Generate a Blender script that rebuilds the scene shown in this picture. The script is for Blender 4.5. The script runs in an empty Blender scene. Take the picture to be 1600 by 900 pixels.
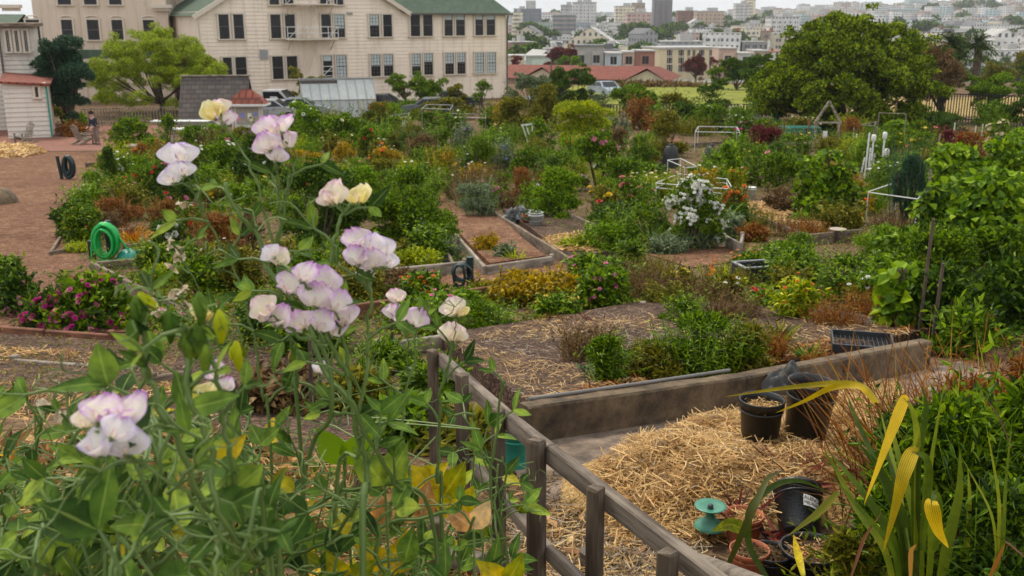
import bpy, math, random
import numpy as np
from mathutils import Vector, Matrix, Quaternion
rs = np.random.RandomState(7); random.seed(7)
sc = bpy.context.scene
col = sc.collection
# ------------------------------------------------------------------ camera model
FPX = 1555.6; PITCH = math.atan((450-28)/FPX)
Fv = np.array([0, math.cos(PITCH), -math.sin(PITCH)]); Rv = np.array([1.0,0,0]); Uv = np.array([0, math.sin(PITCH), math.cos(PITCH)])
PY = np.array([-60, 0, 1.6, 3.7, 5.6, 7.6, 10.3, 14, 19.5, 30, 53, 85, 130, 200, 350, 600, 1000, 1500, 2000, 2600, 4200.])
PZ = np.array([-1.6,-1.7,-1.95,-2.25,-2.49,-2.87,-3.30,-3.80,-4.37,-5.13,-6.48,-7.0,-8,-13,-20,-22,-16,-8,-4,-1,-40.])
def sm(t): t = np.clip(t,0,1); return t*t*(3-2*t)
def H(x, y):
    z = np.interp(y, PY, PZ)
    return z + 24*sm((np.asarray(x,float)-350)/500)*sm((np.asarray(y,float)-1100)/800)
def ray(px,py): return Fv + (px-800)/FPX*Rv - (py-450)/FPX*Uv
def at(px,py,Y):
    r = ray(px,py); return r*(Y/r[1])
def G(px,py,dz=0.0):
    r = ray(px,py); r = r/r[1]; lo = 1.0
    Y = 1.2
    while Y < 4000:
        if r[2]*Y < H(r[0]*Y, Y)+dz: break
        lo = Y; Y *= 1.03
    hi = Y
    for _ in range(30):
        m = .5*(lo+hi)
        if r[2]*m < H(r[0]*m, m)+dz: hi = m
        else: lo = m
    return r*hi
def PS(P): return float(np.dot(P,Fv))/FPX      # metres per (1600-wide) pixel at P
# ------------------------------------------------------------------ materials
MAT = {}
def nt(name):
    m = bpy.data.materials.new(name); m.use_nodes = True; t = m.node_tree; t.nodes.clear()
    o = t.nodes.new('ShaderNodeOutputMaterial'); return m, t, o
def ramp(t, fac, cols, pos=None, interp='LINEAR'):
    r = t.nodes.new('ShaderNodeValToRGB'); r.color_ramp.interpolation = interp
    e = r.color_ramp.elements
    while len(e) < len(cols): e.new(.5)
    for i,c in enumerate(cols):
        e[i].position = pos[i] if pos else i/(len(cols)-1)
    for i,c in enumerate(cols): e[i].color = (*c,1)
    t.links.new(fac, r.inputs[0]); return r.outputs[0]
def noise(t, scale, detail=3, rough=.6, coord='Object', vec=None):
    n = t.nodes.new('ShaderNodeTexNoise'); n.inputs['Scale'].default_value = scale; n.inputs['Detail'].default_value = detail
    n.inputs['Roughness'].default_value = rough
    if vec is None:
        tc = t.nodes.new('ShaderNodeTexCoord'); vec = tc.outputs[coord]
    t.links.new(vec, n.inputs['Vector']); return n.outputs['Fac']
def mixc(t, f, a, b, mode='MIX'):
    m = t.nodes.new('ShaderNodeMix'); m.data_type = 'RGBA'; m.blend_type = mode
    for s,v in ((m.inputs[0],f),(m.inputs[6],a),(m.inputs[7],b)):
        if hasattr(v,'is_linked') or isinstance(v,bpy.types.NodeSocket): t.links.new(v,s)
        else: s.default_value = v if isinstance(v,(int,float)) else (*v,1)
    return m.outputs[2]
def math_(t, op, a, b=None, c=None):
    m = t.nodes.new('ShaderNodeMath'); m.operation = op
    for i,v in enumerate((a,b,c)):
        if v is None: continue
        if isinstance(v,bpy.types.NodeSocket): t.links.new(v,m.inputs[i])
        else: m.inputs[i].default_value = v
    return m.outputs[0]
def bump(t, h, strength=.5, dist=.02):
    b = t.nodes.new('ShaderNodeBump'); b.inputs['Strength'].default_value = strength; b.inputs['Distance'].default_value = dist
    t.links.new(h, b.inputs['Height']); return b.outputs[0]
def pbr(t, o, colour, rough=.7, nrm=None, metal=0, spec=.5):
    b = t.nodes.new('ShaderNodeBsdfPrincipled')
    if isinstance(colour,bpy.types.NodeSocket): t.links.new(colour,b.inputs['Base Color'])
    else: b.inputs['Base Color'].default_value = (*colour,1)
    b.inputs['Roughness'].default_value = rough; b.inputs['Metallic'].default_value = metal
    b.inputs['Specular IOR Level'].default_value = spec
    if nrm is not None: t.links.new(nrm,b.inputs['Normal'])
    if o is not None: t.links.new(b.outputs[0],o.inputs[0])
    return b.outputs[0]
def plain(name, c, rough=.6, var=.18, scale=6, metal=0, bmp=.15, spec=.5):
    if name in MAT: return MAT[name]
    m,t,o = nt(name)
    n = noise(t, scale, 5, .65); n2 = noise(t, scale*7, 3, .6)
    f = math_(t,'ADD', math_(t,'MULTIPLY',n,.7), math_(t,'MULTIPLY',n2,.3))
    a = tuple(max(0,x*(1-var*1.6)) for x in c); b = tuple(min(1,x*(1+var)) for x in c)
    cc = ramp(t, f, [a,c,b],[.3,.5,.7])
    pbr(t,o,cc,rough,bump(t,n2,bmp,.01),metal,spec); MAT[name]=m; return m
def leafm(name, cols, rough=.5, trans=.3, spec=.35, clump=.6, vein=False, stripe=False):
    """leaf material: per-leaf colour from the rnd attribute, patches from noise"""
    if name in MAT: return MAT[name]
    m,t,o = nt(name)
    a = t.nodes.new('ShaderNodeAttribute'); a.attribute_name = 'rnd'
    n = noise(t, 3.5, 3, .6)
    f = math_(t,'ADD', math_(t,'MULTIPLY',a.outputs['Fac'],1-clump*.5), math_(t,'MULTIPLY',math_(t,'SUBTRACT',n,.25),clump))
    if stripe:
        e = t.nodes.new('ShaderNodeAttribute'); e.attribute_name='edge'; nz = noise(t,9,4,.7)
        f = math_(t,'ADD',math_(t,'ADD',math_(t,'MULTIPLY',f,.7),math_(t,'MULTIPLY',math_(t,'SINE',math_(t,'MULTIPLY',e.outputs['Fac'],24)),.13)),math_(t,'MULTIPLY',math_(t,'SUBTRACT',nz,.35),.8))
    cc = ramp(t, f, cols)
    if vein:
        e = t.nodes.new('ShaderNodeAttribute'); e.attribute_name='edge'; nn = noise(t, 55, 4, .6); n2 = noise(t, 14, 3, .6)
        mott = ramp(t, nn, [(.55,.55,.5),(1,1,1),(1.35,1.3,1.1)], [.32,.5,.68]); cc = mixc(t,1.0,cc,mott,'MULTIPLY')
        mott = ramp(t, n2, [(.7,.8,.7),(1,1,1),(1.35,1.2,.9)], [.35,.5,.65]); cc = mixc(t,1.0,cc,mott,'MULTIPLY')
        k = ramp(t, e.outputs['Fac'], [(0,0,0),(0,0,0),(1,1,1)], [0,.88,.99]); cc = mixc(t, math_(t,'MULTIPLY',k,.32), cc, tuple(min(.8,x*1.6+.05) for x in cols[-1]))
        p = pbr(t,None,cc,rough,bump(t,math_(t,'ADD',nn,e.outputs['Fac']),.5,.002),0,spec)
    else: p = pbr(t,None,cc,rough,None,0,spec)
    tr = t.nodes.new('ShaderNodeBsdfTranslucent'); t.links.new(cc,tr.inputs[0])
    mx = t.nodes.new('ShaderNodeMixShader'); mx.inputs[0].default_value = trans
    t.links.new(p,mx.inputs[1]); t.links.new(tr.outputs[0],mx.inputs[2]); t.links.new(mx.outputs[0],o.inputs[0])
    MAT[name]=m; return m
LP = {
 'mid':   [(.02,.045,.006),(.065,.125,.012),(.15,.24,.02),(.30,.39,.045)],
 'dark':  [(.012,.028,.007),(.035,.075,.013),(.08,.145,.02),(.18,.25,.04)],
 'bright':[(.04,.09,.01),(.10,.19,.015),(.20,.31,.025),(.33,.42,.05)],
 'lime':  [(.09,.14,.01),(.22,.29,.015),(.38,.42,.02),(.52,.50,.05)],
 'olive': [(.04,.045,.01),(.11,.12,.02),(.21,.20,.035),(.33,.28,.06)],
 'brown': [(.05,.03,.018),(.12,.075,.035),(.21,.135,.06),(.33,.23,.11)],
 'rust':  [(.07,.024,.01),(.19,.07,.022),(.32,.135,.035),(.37,.24,.07)],
 'gold':  [(.10,.08,.01),(.26,.19,.02),(.45,.32,.03),(.58,.42,.05)],
 'grey':  [(.05,.08,.05),(.11,.15,.10),(.19,.24,.17),(.32,.37,.28)],
 'blue':  [(.008,.03,.02),(.018,.06,.035),(.04,.10,.055),(.08,.16,.09)],
 'wine':  [(.03,.008,.01),(.09,.018,.02),(.17,.035,.03),(.25,.09,.05)],
 'fire':  [(.09,.05,.008),(.38,.10,.01),(.58,.28,.02),(.35,.35,.03)],
 'pea':   [(.025,.065,.018),(.055,.12,.028),(.11,.20,.045),(.24,.33,.08)],
 'strawgrey':[(.12,.08,.05),(.26,.19,.12),(.42,.33,.22),(.58,.48,.34)],
 'straw': [(.22,.11,.035),(.44,.26,.09),(.66,.43,.16),(.84,.62,.30)],
 'flaxyellow':[(.22,.22,.02),(.42,.32,.02),(.62,.42,.03),(.76,.55,.10)],
 'dryleaf':[(.20,.09,.04),(.42,.22,.10),(.60,.40,.20),(.70,.52,.32)],
 'tree':  [(.015,.035,.005),(.075,.125,.012),(.20,.27,.022),(.36,.41,.05)],
 'willow':[(.09,.14,.008),(.20,.28,.014),(.33,.40,.022),(.46,.50,.04)],
 'flax':  [(.04,.075,.012),(.08,.14,.02),(.14,.20,.03),(.30,.33,.05)],
 'yellowing':[(.10,.18,.02),(.22,.26,.02),(.42,.36,.025),(.56,.33,.04)],
}
def L_(k): return leafm('leaf_'+k, LP[k], rough=.72 if k=='pea' else .55, spec=.18 if k=='pea' else .3, clump=.4, vein=k in('pea','yellowing','dryleaf'), stripe=k in('flax','flaxyellow'))
FC = {'white':(.85,.84,.76),'cream':(.85,.74,.48),'yellow':(.80,.58,.03),'orange':(.80,.20,.02),'red':(.55,.02,.02),
      'pink':(.80,.25,.38),'magenta':(.55,.03,.22),'blue':(.25,.28,.70),'lilac':(.55,.38,.75),'salmon':(.75,.28,.22)}
def F_(k):
    c = FC[k]; return leafm('petal_'+k, [tuple(x*.72 for x in c),c,tuple(min(.93,x*1.15) for x in c)], trans=.25, clump=.3)
for k_ in LP:
    q_=[]
    for i_,c_ in enumerate(LP[k_]):
        l_=.25*c_[0]+.65*c_[1]+.1*c_[2]; f_=.98 if k_=='straw' else (.92 if 'straw' in k_ else 1.14); g_=(.6,.88,1.12,1.22)[i_]; t_=(1.06,1.06,.78) if k_ in('mid','dark','bright','olive','tree','lime','willow','grey') else ((1.12,1,.85) if k_ in('pea','blue','flax') else (1,1,1)); q_.append(tuple(max(.003,(l_+(x-l_)*f_)*g_*w_) for x,w_ in zip(c_,t_)))
    LP[k_]=q_
# ------------------------------------------------------------------ mesh builder
class MB:
    def __init__(s): s.v=[]; s.n=0; s.f=[]; s.edge=[]
    def add(s, v, f, mi=0, rnd=None, edge=None, smooth=False):
        v = np.asarray(v,float).reshape(-1,3); f = np.asarray(f,int)
        if len(f)==0: return
        s.v.append(v); s.edge.append(np.zeros(len(v)) if edge is None else np.asarray(edge,float))
        r = np.full(len(f), rs.rand()) if rnd is None else np.broadcast_to(rnd,(len(f),))
        s.f.append((f+s.n, mi, np.asarray(r,float), smooth)); s.n += len(v)
    def leaves(s, P, D, N, L, W, mi=0, rnd=None, fold=.22, curl=.15, shape=6):
        P=np.atleast_2d(P); n=len(P)
        D = D/np.maximum(1e-9,np.linalg.norm(D,axis=1,keepdims=True))
        R = np.cross(D,N); R/=np.maximum(1e-9,np.linalg.norm(R,axis=1,keepdims=True)); N = np.cross(R,D)
        L = np.broadcast_to(L,(n,))[:,None]; W=np.broadcast_to(W,(n,))[:,None]
        if rnd is None: rnd = rs.rand(n)
        if shape==4:
            v = np.stack([P, P+.45*L*D+.5*W*R+fold*W*N, P+L*D-curl*L*N, P+.45*L*D-.5*W*R+fold*W*N],1)
            s.add(v, np.arange(n*4).reshape(n,4), mi, rnd)
        elif shape==6:
            a=P+.3*L*D; b=P+.68*L*D-curl*.3*L*N
            v = np.stack([P, a+.5*W*R+fold*W*N, b+.40*W*R+fold*W*N, P+L*D-curl*L*N, b-.40*W*R+fold*W*N, a-.5*W*R+fold*W*N],1)
            i = np.arange(n)[:,None]*6
            s.add(v, np.concatenate([i+np.array([0,1,2,3]), i+np.array([0,3,4,5])],0), mi, np.concatenate([rnd,rnd]))
        else:   # detailed leaf: 4 rows
            ts=[0,.15,.36,.6,.82,1]; ws=[.06,.36,.5,.42,.2,0.01]; rows=[]
            ph = rs.rand(n,1)*6.28
            for k,(t_,w_) in enumerate(zip(ts,ws)):
                c=P+t_*L*D-curl*L*t_*t_*N + .03*L*np.sin(ph+5*t_)*N
                rows += [c+w_*W*R+fold*w_*2*W*N*(.6+.4*np.sin(ph+9*t_)), c, c-w_*W*R+fold*w_*2*W*N*(.6+.4*np.cos(ph+8*t_))]
            v=np.stack(rows,1); i=np.arange(n)[:,None]*18; q=[]; ed=np.tile([0,1.,0],6*n)
            for k in range(5):
                a=3*k; q += [i+np.array([a,a+1,a+4,a+3]), i+np.array([a+1,a+2,a+5,a+4])]
            s.add(v,np.concatenate(q,0),mi,np.tile(rnd,10),edge=ed,smooth=True)
    def blade(s, pts, w, N=None, mi=0, rnd=None, fold=.0):
        """ribbon along pts (k,3), widths w (k,)"""
        pts=np.asarray(pts,float); k=len(pts); w=np.broadcast_to(w,(k,))
        T=np.gradient(pts,axis=0); T/=np.maximum(1e-9,np.linalg.norm(T,axis=1,keepdims=True))
        if N is None: N=np.array([rs.randn(),rs.randn(),.3])
        R=np.cross(T,np.broadcast_to(N,(k,3))); R/=np.maximum(1e-6,np.linalg.norm(R,axis=1,keepdims=True))
        NN=np.cross(R,T)
        if fold:
            v=np.concatenate([pts+R*w[:,None]/2+NN*w[:,None]*fold,pts,pts-R*w[:,None]/2+NN*w[:,None]*fold],0); i=np.arange(k-1)[:,None]
            s.add(v,np.concatenate([i+np.array([0,k,k+1,1]),i+k+np.array([0,k,k+1,1])],0),mi,rnd if rnd is not None else rs.rand(),edge=np.repeat([0,1.,0],k),smooth=True)
        else:
            v=np.concatenate([pts+R*w[:,None]/2,pts-R*w[:,None]/2],0); i=np.arange(k-1)[:,None]
            s.add(v,i+np.array([0,k,k+1,1]),mi,rnd if rnd is not None else rs.rand())
    def blades(s, P, D, L, W, droop=.5, seg=5, mi=0, rnd=None, twist=None):
        """many curved blades at once; start P, direction D"""
        n=len(P); D=D/np.linalg.norm(D,axis=1,keepdims=True); L=np.broadcast_to(L,(n,)); W=np.broadcast_to(W,(n,)); droop=np.broadcast_to(droop,(n,))
        side=np.cross(D,rs.randn(n,3)) if twist is None else np.cross(D,twist); side/=np.maximum(1e-6,np.linalg.norm(side,axis=1,keepdims=True))
        rows=[]
        hz=D*np.array([1,1,0]); hz/=np.maximum(1e-3,np.linalg.norm(hz,axis=1,keepdims=True))
        for k in range(seg+1):
            t=k/seg; c=P+D*(L*t)[:,None]+(hz*.35-np.array([0,0,.8]))*(L*droop*t*t)[:,None]
            wd=W*(min(1,(1-t)*2.2+.03))*.5*(.6+.4*min(1,t*5)); rows += [c+side*wd[:,None], c-side*wd[:,None]]
        v=np.stack(rows,1); m=2*(seg+1); i=np.arange(n)[:,None]*m
        q=np.concatenate([i+np.array([2*k,2*k+1,2*k+3,2*k+2]) for k in range(seg)],0)
        if rnd is None: rnd=rs.rand(n)
        s.add(v,q,mi,np.tile(rnd,seg))
    def tube(s, pts, r, sides=6, mi=0, rnd=None, cap=True):
        pts=np.asarray(pts,float); k=len(pts); r=np.broadcast_to(r,(k,))
        T=np.gradient(pts,axis=0); T/=np.maximum(1e-9,np.linalg.norm(T,axis=1,keepdims=True))
        a=np.array([0,0,1.]) if abs(T[0][2])<.9 else np.array([1.,0,0]); A=np.cross(T[0],a); A/=np.linalg.norm(A); v=[]
        for j in range(k):
            A=A-T[j]*np.dot(A,T[j]); A/=max(1e-9,np.linalg.norm(A)); B=np.cross(T[j],A)
            th=np.arange(sides)*2*math.pi/sides
            v.append(pts[j]+r[j]*(np.cos(th)[:,None]*A+np.sin(th)[:,None]*B))
        v=np.concatenate(v,0); f=[]
        for j in range(k-1):
            for q in range(sides): f.append([j*sides+q,j*sides+(q+1)%sides,(j+1)*sides+(q+1)%sides,(j+1)*sides+q])
        n0=s.n; rr=rnd if rnd is not None else rs.rand(); s.add(v,f,mi,rr,smooth=sides>5)
        if cap:
            c=np.concatenate([v[:sides],pts[:1]],0); f=[[(q+1)%sides,q,sides,sides] for q in range(sides)]
            s.fan(v[:sides][::-1],mi,rr); s.fan(v[-sides:],mi,rr)
    def fan(s, loop, mi=0, rnd=None):
        loop=np.asarray(loop,float); n=len(loop); c=loop.mean(0,keepdims=True)
        s.add(np.concatenate([loop,c],0),[[q,(q+1)%n,n] for q in range(n)],mi,rnd)
    def box(s, c, size, mi=0, rot=None, bev=0, rnd=None):
        sx,sy,sz=[x/2 for x in size]
        b=bev
        if b<=0:
            v=np.array([[x,y,z] for x in(-sx,sx) for y in(-sy,sy) for z in(-sz,sz)],float)
            f=[[0,1,3,2],[4,6,7,5],[0,4,5,1],[2,3,7,6],[0,2,6,4],[1,5,7,3]]
        else:
            v=[];idx={}
            for i,x in enumerate((-1,1)):
                for j,y in enumerate((-1,1)):
                    for k,z in enumerate((-1,1)):
                        for ax in range(3):
                            p=[x*sx,y*sy,z*sz]
                            for a2 in range(3):
                                if a2!=ax: p[a2]-=(x,y,z)[a2]*b
                            idx[(i,j,k,ax)]=len(v); v.append(p)
            v=np.array(v,float); f=[]
            for i in(0,1):
                f.append([idx[(i,0,0,0)],idx[(i,0,1,0)],idx[(i,1,1,0)],idx[(i,1,0,0)]][::-1 if i else 1])
                f.append([idx[(0,i,0,1)],idx[(1,i,0,1)],idx[(1,i,1,1)],idx[(0,i,1,1)]][::-1 if i else 1])
                f.append([idx[(0,0,i,2)],idx[(0,1,i,2)],idx[(1,1,i,2)],idx[(1,0,i,2)]][::-1 if i else 1])
                for j in(0,1):
                    f.append([idx[(i,j,0,0)],idx[(i,j,1,0)],idx[(i,j,1,1)],idx[(i,j,0,1)]])
                    f.append([idx[(i,0,j,0)],idx[(i,1,j,0)],idx[(i,1,j,2)],idx[(i,0,j,2)]])
                    f.append([idx[(0,i,j,1)],idx[(1,i,j,1)],idx[(1,i,j,2)],idx[(0,i,j,2)]])
            t3=[[idx[(i,j,k,0)],idx[(i,j,k,1)],idx[(i,j,k,2)]] for i in(0,1) for j in(0,1) for k in(0,1)]
        if rot is not None: v=v@np.array(rot).T
        n0=s.n; v=v+np.array(c); r=rnd if rnd is not None else rs.rand()
        s.add(v,f,mi,r)
        if b>0: s.f.append((np.array(t3)+n0,mi,np.full(8,r),False))
    def bar(s, a, b, w, h, mi=0, up=(0,0,1), bev=0, rnd=None):
        """square bar from a to b; w across, h along up"""
        a=np.array(a,float); b=np.array(b,float); d=b-a; L=np.linalg.norm(d); d/=L
        u=np.array(up,float); r=np.cross(d,u); r/=max(1e-9,np.linalg.norm(r)); u=np.cross(r,d)
        s.box((a+b)/2,(L,w,h),mi,np.stack([d,r,u],1),bev,rnd)
    def lathe(s, prof, c=(0,0,0), sides=24, mi=0, M=None, rnd=None):
        th=np.arange(sides)*2*math.pi/sides
        v=np.concatenate([np.stack([r*np.cos(th),r*np.sin(th),np.full(sides,z)],1) for r,z in prof],0)
        if M is not None: v=v@np.array(M).T
        v=v+np.array(c); f=[]
        for j in range(len(prof)-1):
            for q in range(sides): f.append([j*sides+q,j*sides+(q+1)%sides,(j+1)*sides+(q+1)%sides,(j+1)*sides+q])
        s.add(v,f,mi,rnd if rnd is not None else rs.rand(),smooth=True)
    def mesh(s, name, mats):
        me=bpy.data.meshes.new(name); V=np.concatenate(s.v,0)
        me.vertices.add(len(V)); me.vertices.foreach_set('co',V.astype(np.float32).ravel())
        loops=np.concatenate([f.ravel() for f,_,_,_ in s.f]); tot=np.concatenate([np.full(len(f),f.shape[1]) for f,_,_,_ in s.f])
        st=np.concatenate([[0],np.cumsum(tot)[:-1]])
        me.loops.add(len(loops)); me.loops.foreach_set('vertex_index',loops.astype(np.int32))
        me.polygons.add(len(tot)); me.polygons.foreach_set('loop_start',st.astype(np.int32))
        me.polygons.foreach_set('material_index',np.concatenate([np.full(len(f),mi) for f,mi,_,_ in s.f]).astype(np.int32))
        me.polygons.foreach_set('use_smooth',np.concatenate([np.full(len(f),sm_) for f,_,_,sm_ in s.f]))
        me.update(calc_edges=True)
        a=me.attributes.new('rnd','FLOAT','FACE'); a.data.foreach_set('value',np.concatenate([r for _,_,r,_ in s.f]).astype(np.float32))
        E=np.concatenate(s.edge)
        if E.any():
            a=me.attributes.new('edge','FLOAT','POINT'); a.data.foreach_set('value',E.astype(np.float32))
        for m in (mats if isinstance(mats,(list,tuple)) else [mats]): me.materials.append(m)
        return me
    def build(s, name, mats, parent=None, loc=None, rotz=0):
        return link(name, s.mesh(name,mats), parent, loc, rotz)
def link(name, me, parent=None, loc=None, rotz=0):
    o=bpy.data.objects.new(name,me); col.objects.link(o)
    if parent is not None: o.parent=parent
    if loc is not None: o.location=Vector([float(x) for x in loc])
    if rotz: o.rotation_euler=(0,0,rotz)
    return o
USED={}
def tag(o,label=None,cat=None,group=None,kind=None):
    if label:
        o['label']=label
        USED.setdefault(label,[]).append(group)
    if cat: o['category']=cat
    if group: o['group']=group
    if kind: o['kind']=kind
    return o
def empty(name,loc,label,cat,group=None,rotz=0):
    o=bpy.data.objects.new(name,None); col.objects.link(o); o.location=Vector([float(x) for x in loc]); o.rotation_euler=(0,0,rotz); o.empty_display_size=.1
    return tag(o,label,cat,group)
def copy_tree(o,parent=None):
    c=o.copy(); col.objects.link(c); c.parent=parent
    for ch in list(o.children): copy_tree(ch,c)
    return c
def unit(v):
    v=np.asarray(v,float); return v/np.maximum(1e-9,np.linalg.norm(v,axis=-1,keepdims=True))
# ------------------------------------------------------------------ base materials
WOOD_G=None
def wood(name,c1,c2,scale=1.0,grain=(40,3,3)):
    if name in MAT: return MAT[name]
    m,t,o=nt(name); tc=t.nodes.new('ShaderNodeTexCoord'); mp=t.nodes.new('ShaderNodeMapping')
    mp.inputs['Scale'].default_value=grain; t.links.new(tc.outputs['Object'],mp.inputs[0])
    n=noise(t,scale,6,.7,vec=mp.outputs[0]); n2=noise(t,2.2*scale,4,.6)
    f=math_(t,'ADD',math_(t,'MULTIPLY',n,.65),math_(t,'MULTIPLY',n2,.35))
    cc=ramp(t,f,[tuple(x*.35 for x in c1),c1,c2,tuple(min(1,x*1.3) for x in c2)],[.3,.44,.56,.72])
    pbr(t,o,cc,.85,bump(t,n,.6,.006)); MAT[name]=m; return m
M_picket=wood('picket_wood',(.055,.038,.024),(.15,.112,.075),1,(30,30,2.2))
M_rail=wood('rail_wood',(.075,.056,.04),(.21,.17,.13),1,(2.5,30,30))
M_board=wood('board_wood',(.10,.07,.045),(.24,.18,.125),1,(2,14,14))
M_board_pale=wood('board_pale',(.17,.14,.105),(.36,.31,.25),1,(2,14,14))
M_board_red=wood('board_red',(.10,.035,.018),(.24,.10,.055),1,(2,14,14))
M_bark=wood('bark',(.05,.035,.022),(.13,.095,.065),2,(6,6,1.5))
M_black=plain('black_plastic',(.012,.013,.014),.38,.3,9,spec=.5)
M_blackflat=plain('black_rubber',(.02,.022,.022),.55,.3,9)
M_white=plain('white_paint',(.74,.73,.70),.5,.06,3)
M_pvc=plain('white_pipe',(.72,.74,.72),.4,.08,3)
M_terra=plain('terracotta',(.42,.13,.06),.8,.25,14)
M_green=plain('green_hose',(.01,.42,.08),.35,.2,5)
M_teal=plain('teal_plastic',(.02,.28,.22),.4,.2,5)
M_navy=plain('dark_hose',(.012,.03,.032),.4,.3,9)
M_metal=plain('grey_metal',(.32,.33,.33),.45,.15,4,metal=.4)
M_greenmetal=plain('green_painted_metal',(.05,.22,.14),.35,.2,12)
M_glass=plain('dark_glass',(.014,.014,.017),.2,.3,.8,spec=.35)
M_blind=plain('window_blind',(.50,.56,.56),.7,.12,2)
M_trim=plain('cream_trim',(.66,.575,.47),.6,.06,2)
def siding(name,c,rows=None):
    m,t,o=nt(name); n=noise(t,.35,4,.6); n2=noise(t,5,4,.7)
    f=math_(t,'ADD',math_(t,'MULTIPLY',n,.6),math_(t,'MULTIPLY',n2,.4))
    cc=ramp(t,f,[tuple(x*.74 for x in c),c,tuple(min(1,x*1.05) for x in c)],[.30,.48,.68])
    tc=t.nodes.new('ShaderNodeTexCoord'); mp=t.nodes.new('ShaderNodeMapping'); mp.inputs['Scale'].default_value=(1.6,1.6,.10); t.links.new(tc.outputs['Object'],mp.inputs[0]); n3=noise(t,1.3,5,.7,vec=mp.outputs[0])
    cc=mixc(t,1.0,cc,ramp(t,n3,[(.84,.82,.79),(1,1,1),(1,1,1)],[.34,.5,1]),'MULTIPLY')
    pbr(t,o,cc,.65,bump(t,n2,.2,.01)); MAT[name]=m; return m
M_siding=siding('cream_siding',(.88,.745,.61))
M_stucco=siding('beige_stucco',(.66,.535,.42))
M_whitewall=siding('white_siding',(.72,.66,.58))
def roofm(name,c,sx,sz,mort=.06):
    m,t,o=nt(name); tc=t.nodes.new('ShaderNodeTexCoord'); b=t.nodes.new('ShaderNodeTexBrick'); t.links.new(tc.outputs['UV' if 0 else 'Object'],b.inputs['Vector'])
    b.inputs['Scale'].default_value=1; b.inputs['Brick Width'].default_value=sx; b.inputs['Row Height'].default_value=sz; b.inputs['Mortar Size'].default_value=mort*sz
    b.inputs['Color1'].default_value=(*c,1); b.inputs['Color2'].default_value=(*[x*.66 for x in c],1); b.inputs['Mortar'].default_value=(*[x*.42 for x in c],1)
    n=noise(t,1.1,5,.7); cc=mixc(t,n,(.5,.5,.5),(1.35,1.3,1.25)); cc=mixc(t,1.0,b.outputs[0],cc,'MULTIPLY')
    pbr(t,o,cc,.85,bump(t,b.outputs['Fac'],-.5,.03)); MAT[name]=m; return m
M_roofgreen=roofm('green_shingle',(.075,.13,.085),.35,.14)
M_roofred=roofm('red_tile',(.30,.075,.045),.4,.45,.14)
M_roofgrey=roofm('grey_shingle',(.13,.11,.10),.5,.22,.1)
def chips(name,cols,vs=16,far=None,bs=.8):
    """loose chips / soil / litter; colour per cell plus broad patches"""
    m,t,o=nt(name); tc=t.nodes.new('ShaderNodeTexCoord'); v=t.nodes.new('ShaderNodeTexVoronoi'); v.inputs['Scale'].default_value=vs; v.inputs['Randomness'].default_value=1
    mp=t.nodes.new('ShaderNodeMapping'); mp.inputs['Scale'].default_value=(1,1.7,1); mp.inputs['Rotation'].default_value=(0,0,.6); t.links.new(tc.outputs['Object'],mp.inputs[0])
    wv=noise(t,5,2,.5); vv=t.nodes.new('ShaderNodeVectorMath'); vv.operation='ADD'; t.links.new(mp.outputs[0],vv.inputs[0]); t.links.new(wv,vv.inputs[1])
    t.links.new(vv.outputs[0],v.inputs['Vector'])
    sp=t.nodes.new('ShaderNodeSeparateColor'); t.links.new(v.outputs['Color'],sp.inputs[0])
    n=noise(t,.55,5,.65); n3=noise(t,40,3,.6); n4=noise(t,3.1,4,.6)
    f=math_(t,'ADD',math_(t,'ADD',math_(t,'MULTIPLY',sp.outputs[0],.38),math_(t,'MULTIPLY',n,.42)),math_(t,'ADD',math_(t,'MULTIPLY',n4,.35),math_(t,'MULTIPLY',math_(t,'SUBTRACT',n3,.5),.35)))
    cc=ramp(t,f,cols,[.25+.6*i/(len(cols)-1) for i in range(len(cols))])
    h=math_(t,'ADD',v.outputs['Distance'],math_(t,'MULTIPLY',n3,.4))
    pbr(t,o,cc,.92,bump(t,h,bs,.03),spec=.2); MAT[name]=m; return m
M_chip=chips('wood_chip',[(.04,.018,.010),(.14,.062,.034),(.25,.122,.066),(.44,.28,.17)],14,bs=1)
M_soil=chips('garden_soil',[(.022,.012,.009),(.06,.035,.026),(.13,.08,.055),(.28,.18,.12)],18,bs=1)
M_ground=chips('garden_ground',[(.035,.021,.012),(.095,.058,.03),(.17,.105,.055),(.26,.17,.10)],10)
M_straw=chips('straw_ground',[(.12,.06,.02),(.32,.19,.07),(.50,.32,.12),(.64,.45,.2)],26)
M_brick=roofm('brick_paving',(.30,.12,.075),.24,.12,.08)
M_lawn=chips('lawn_grass',[(.16,.11,.05),(.15,.17,.02),(.21,.24,.022),(.28,.28,.04)],.9)
M_hill=chips('far_hillside',[(.08,.09,.06),(.16,.16,.12),(.26,.24,.2),(.34,.32,.28)],.06,bs=.1)
def concm(name,c):
    m,t,o=nt(name); n=noise(t,1.8,6,.7); n2=noise(t,9,5,.7); n3=noise(t,70,3,.6)
    f=math_(t,'ADD',math_(t,'MULTIPLY',n,.6),math_(t,'MULTIPLY',n2,.4))
    cc=ramp(t,f,[tuple(x*.18 for x in c),tuple(x*.5 for x in c),c,tuple(min(1,x*1.45) for x in c)],[.36,.45,.56,.70])
    pbr(t,o,cc,.9,bump(t,math_(t,'ADD',n2,math_(t,'MULTIPLY',n3,.4)),.6,.015)); MAT[name]=m; return m
M_conc=concm('weathered_concrete',(.165,.115,.066))
M_pathconc=concm('worn_path',(.30,.22,.16))
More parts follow.
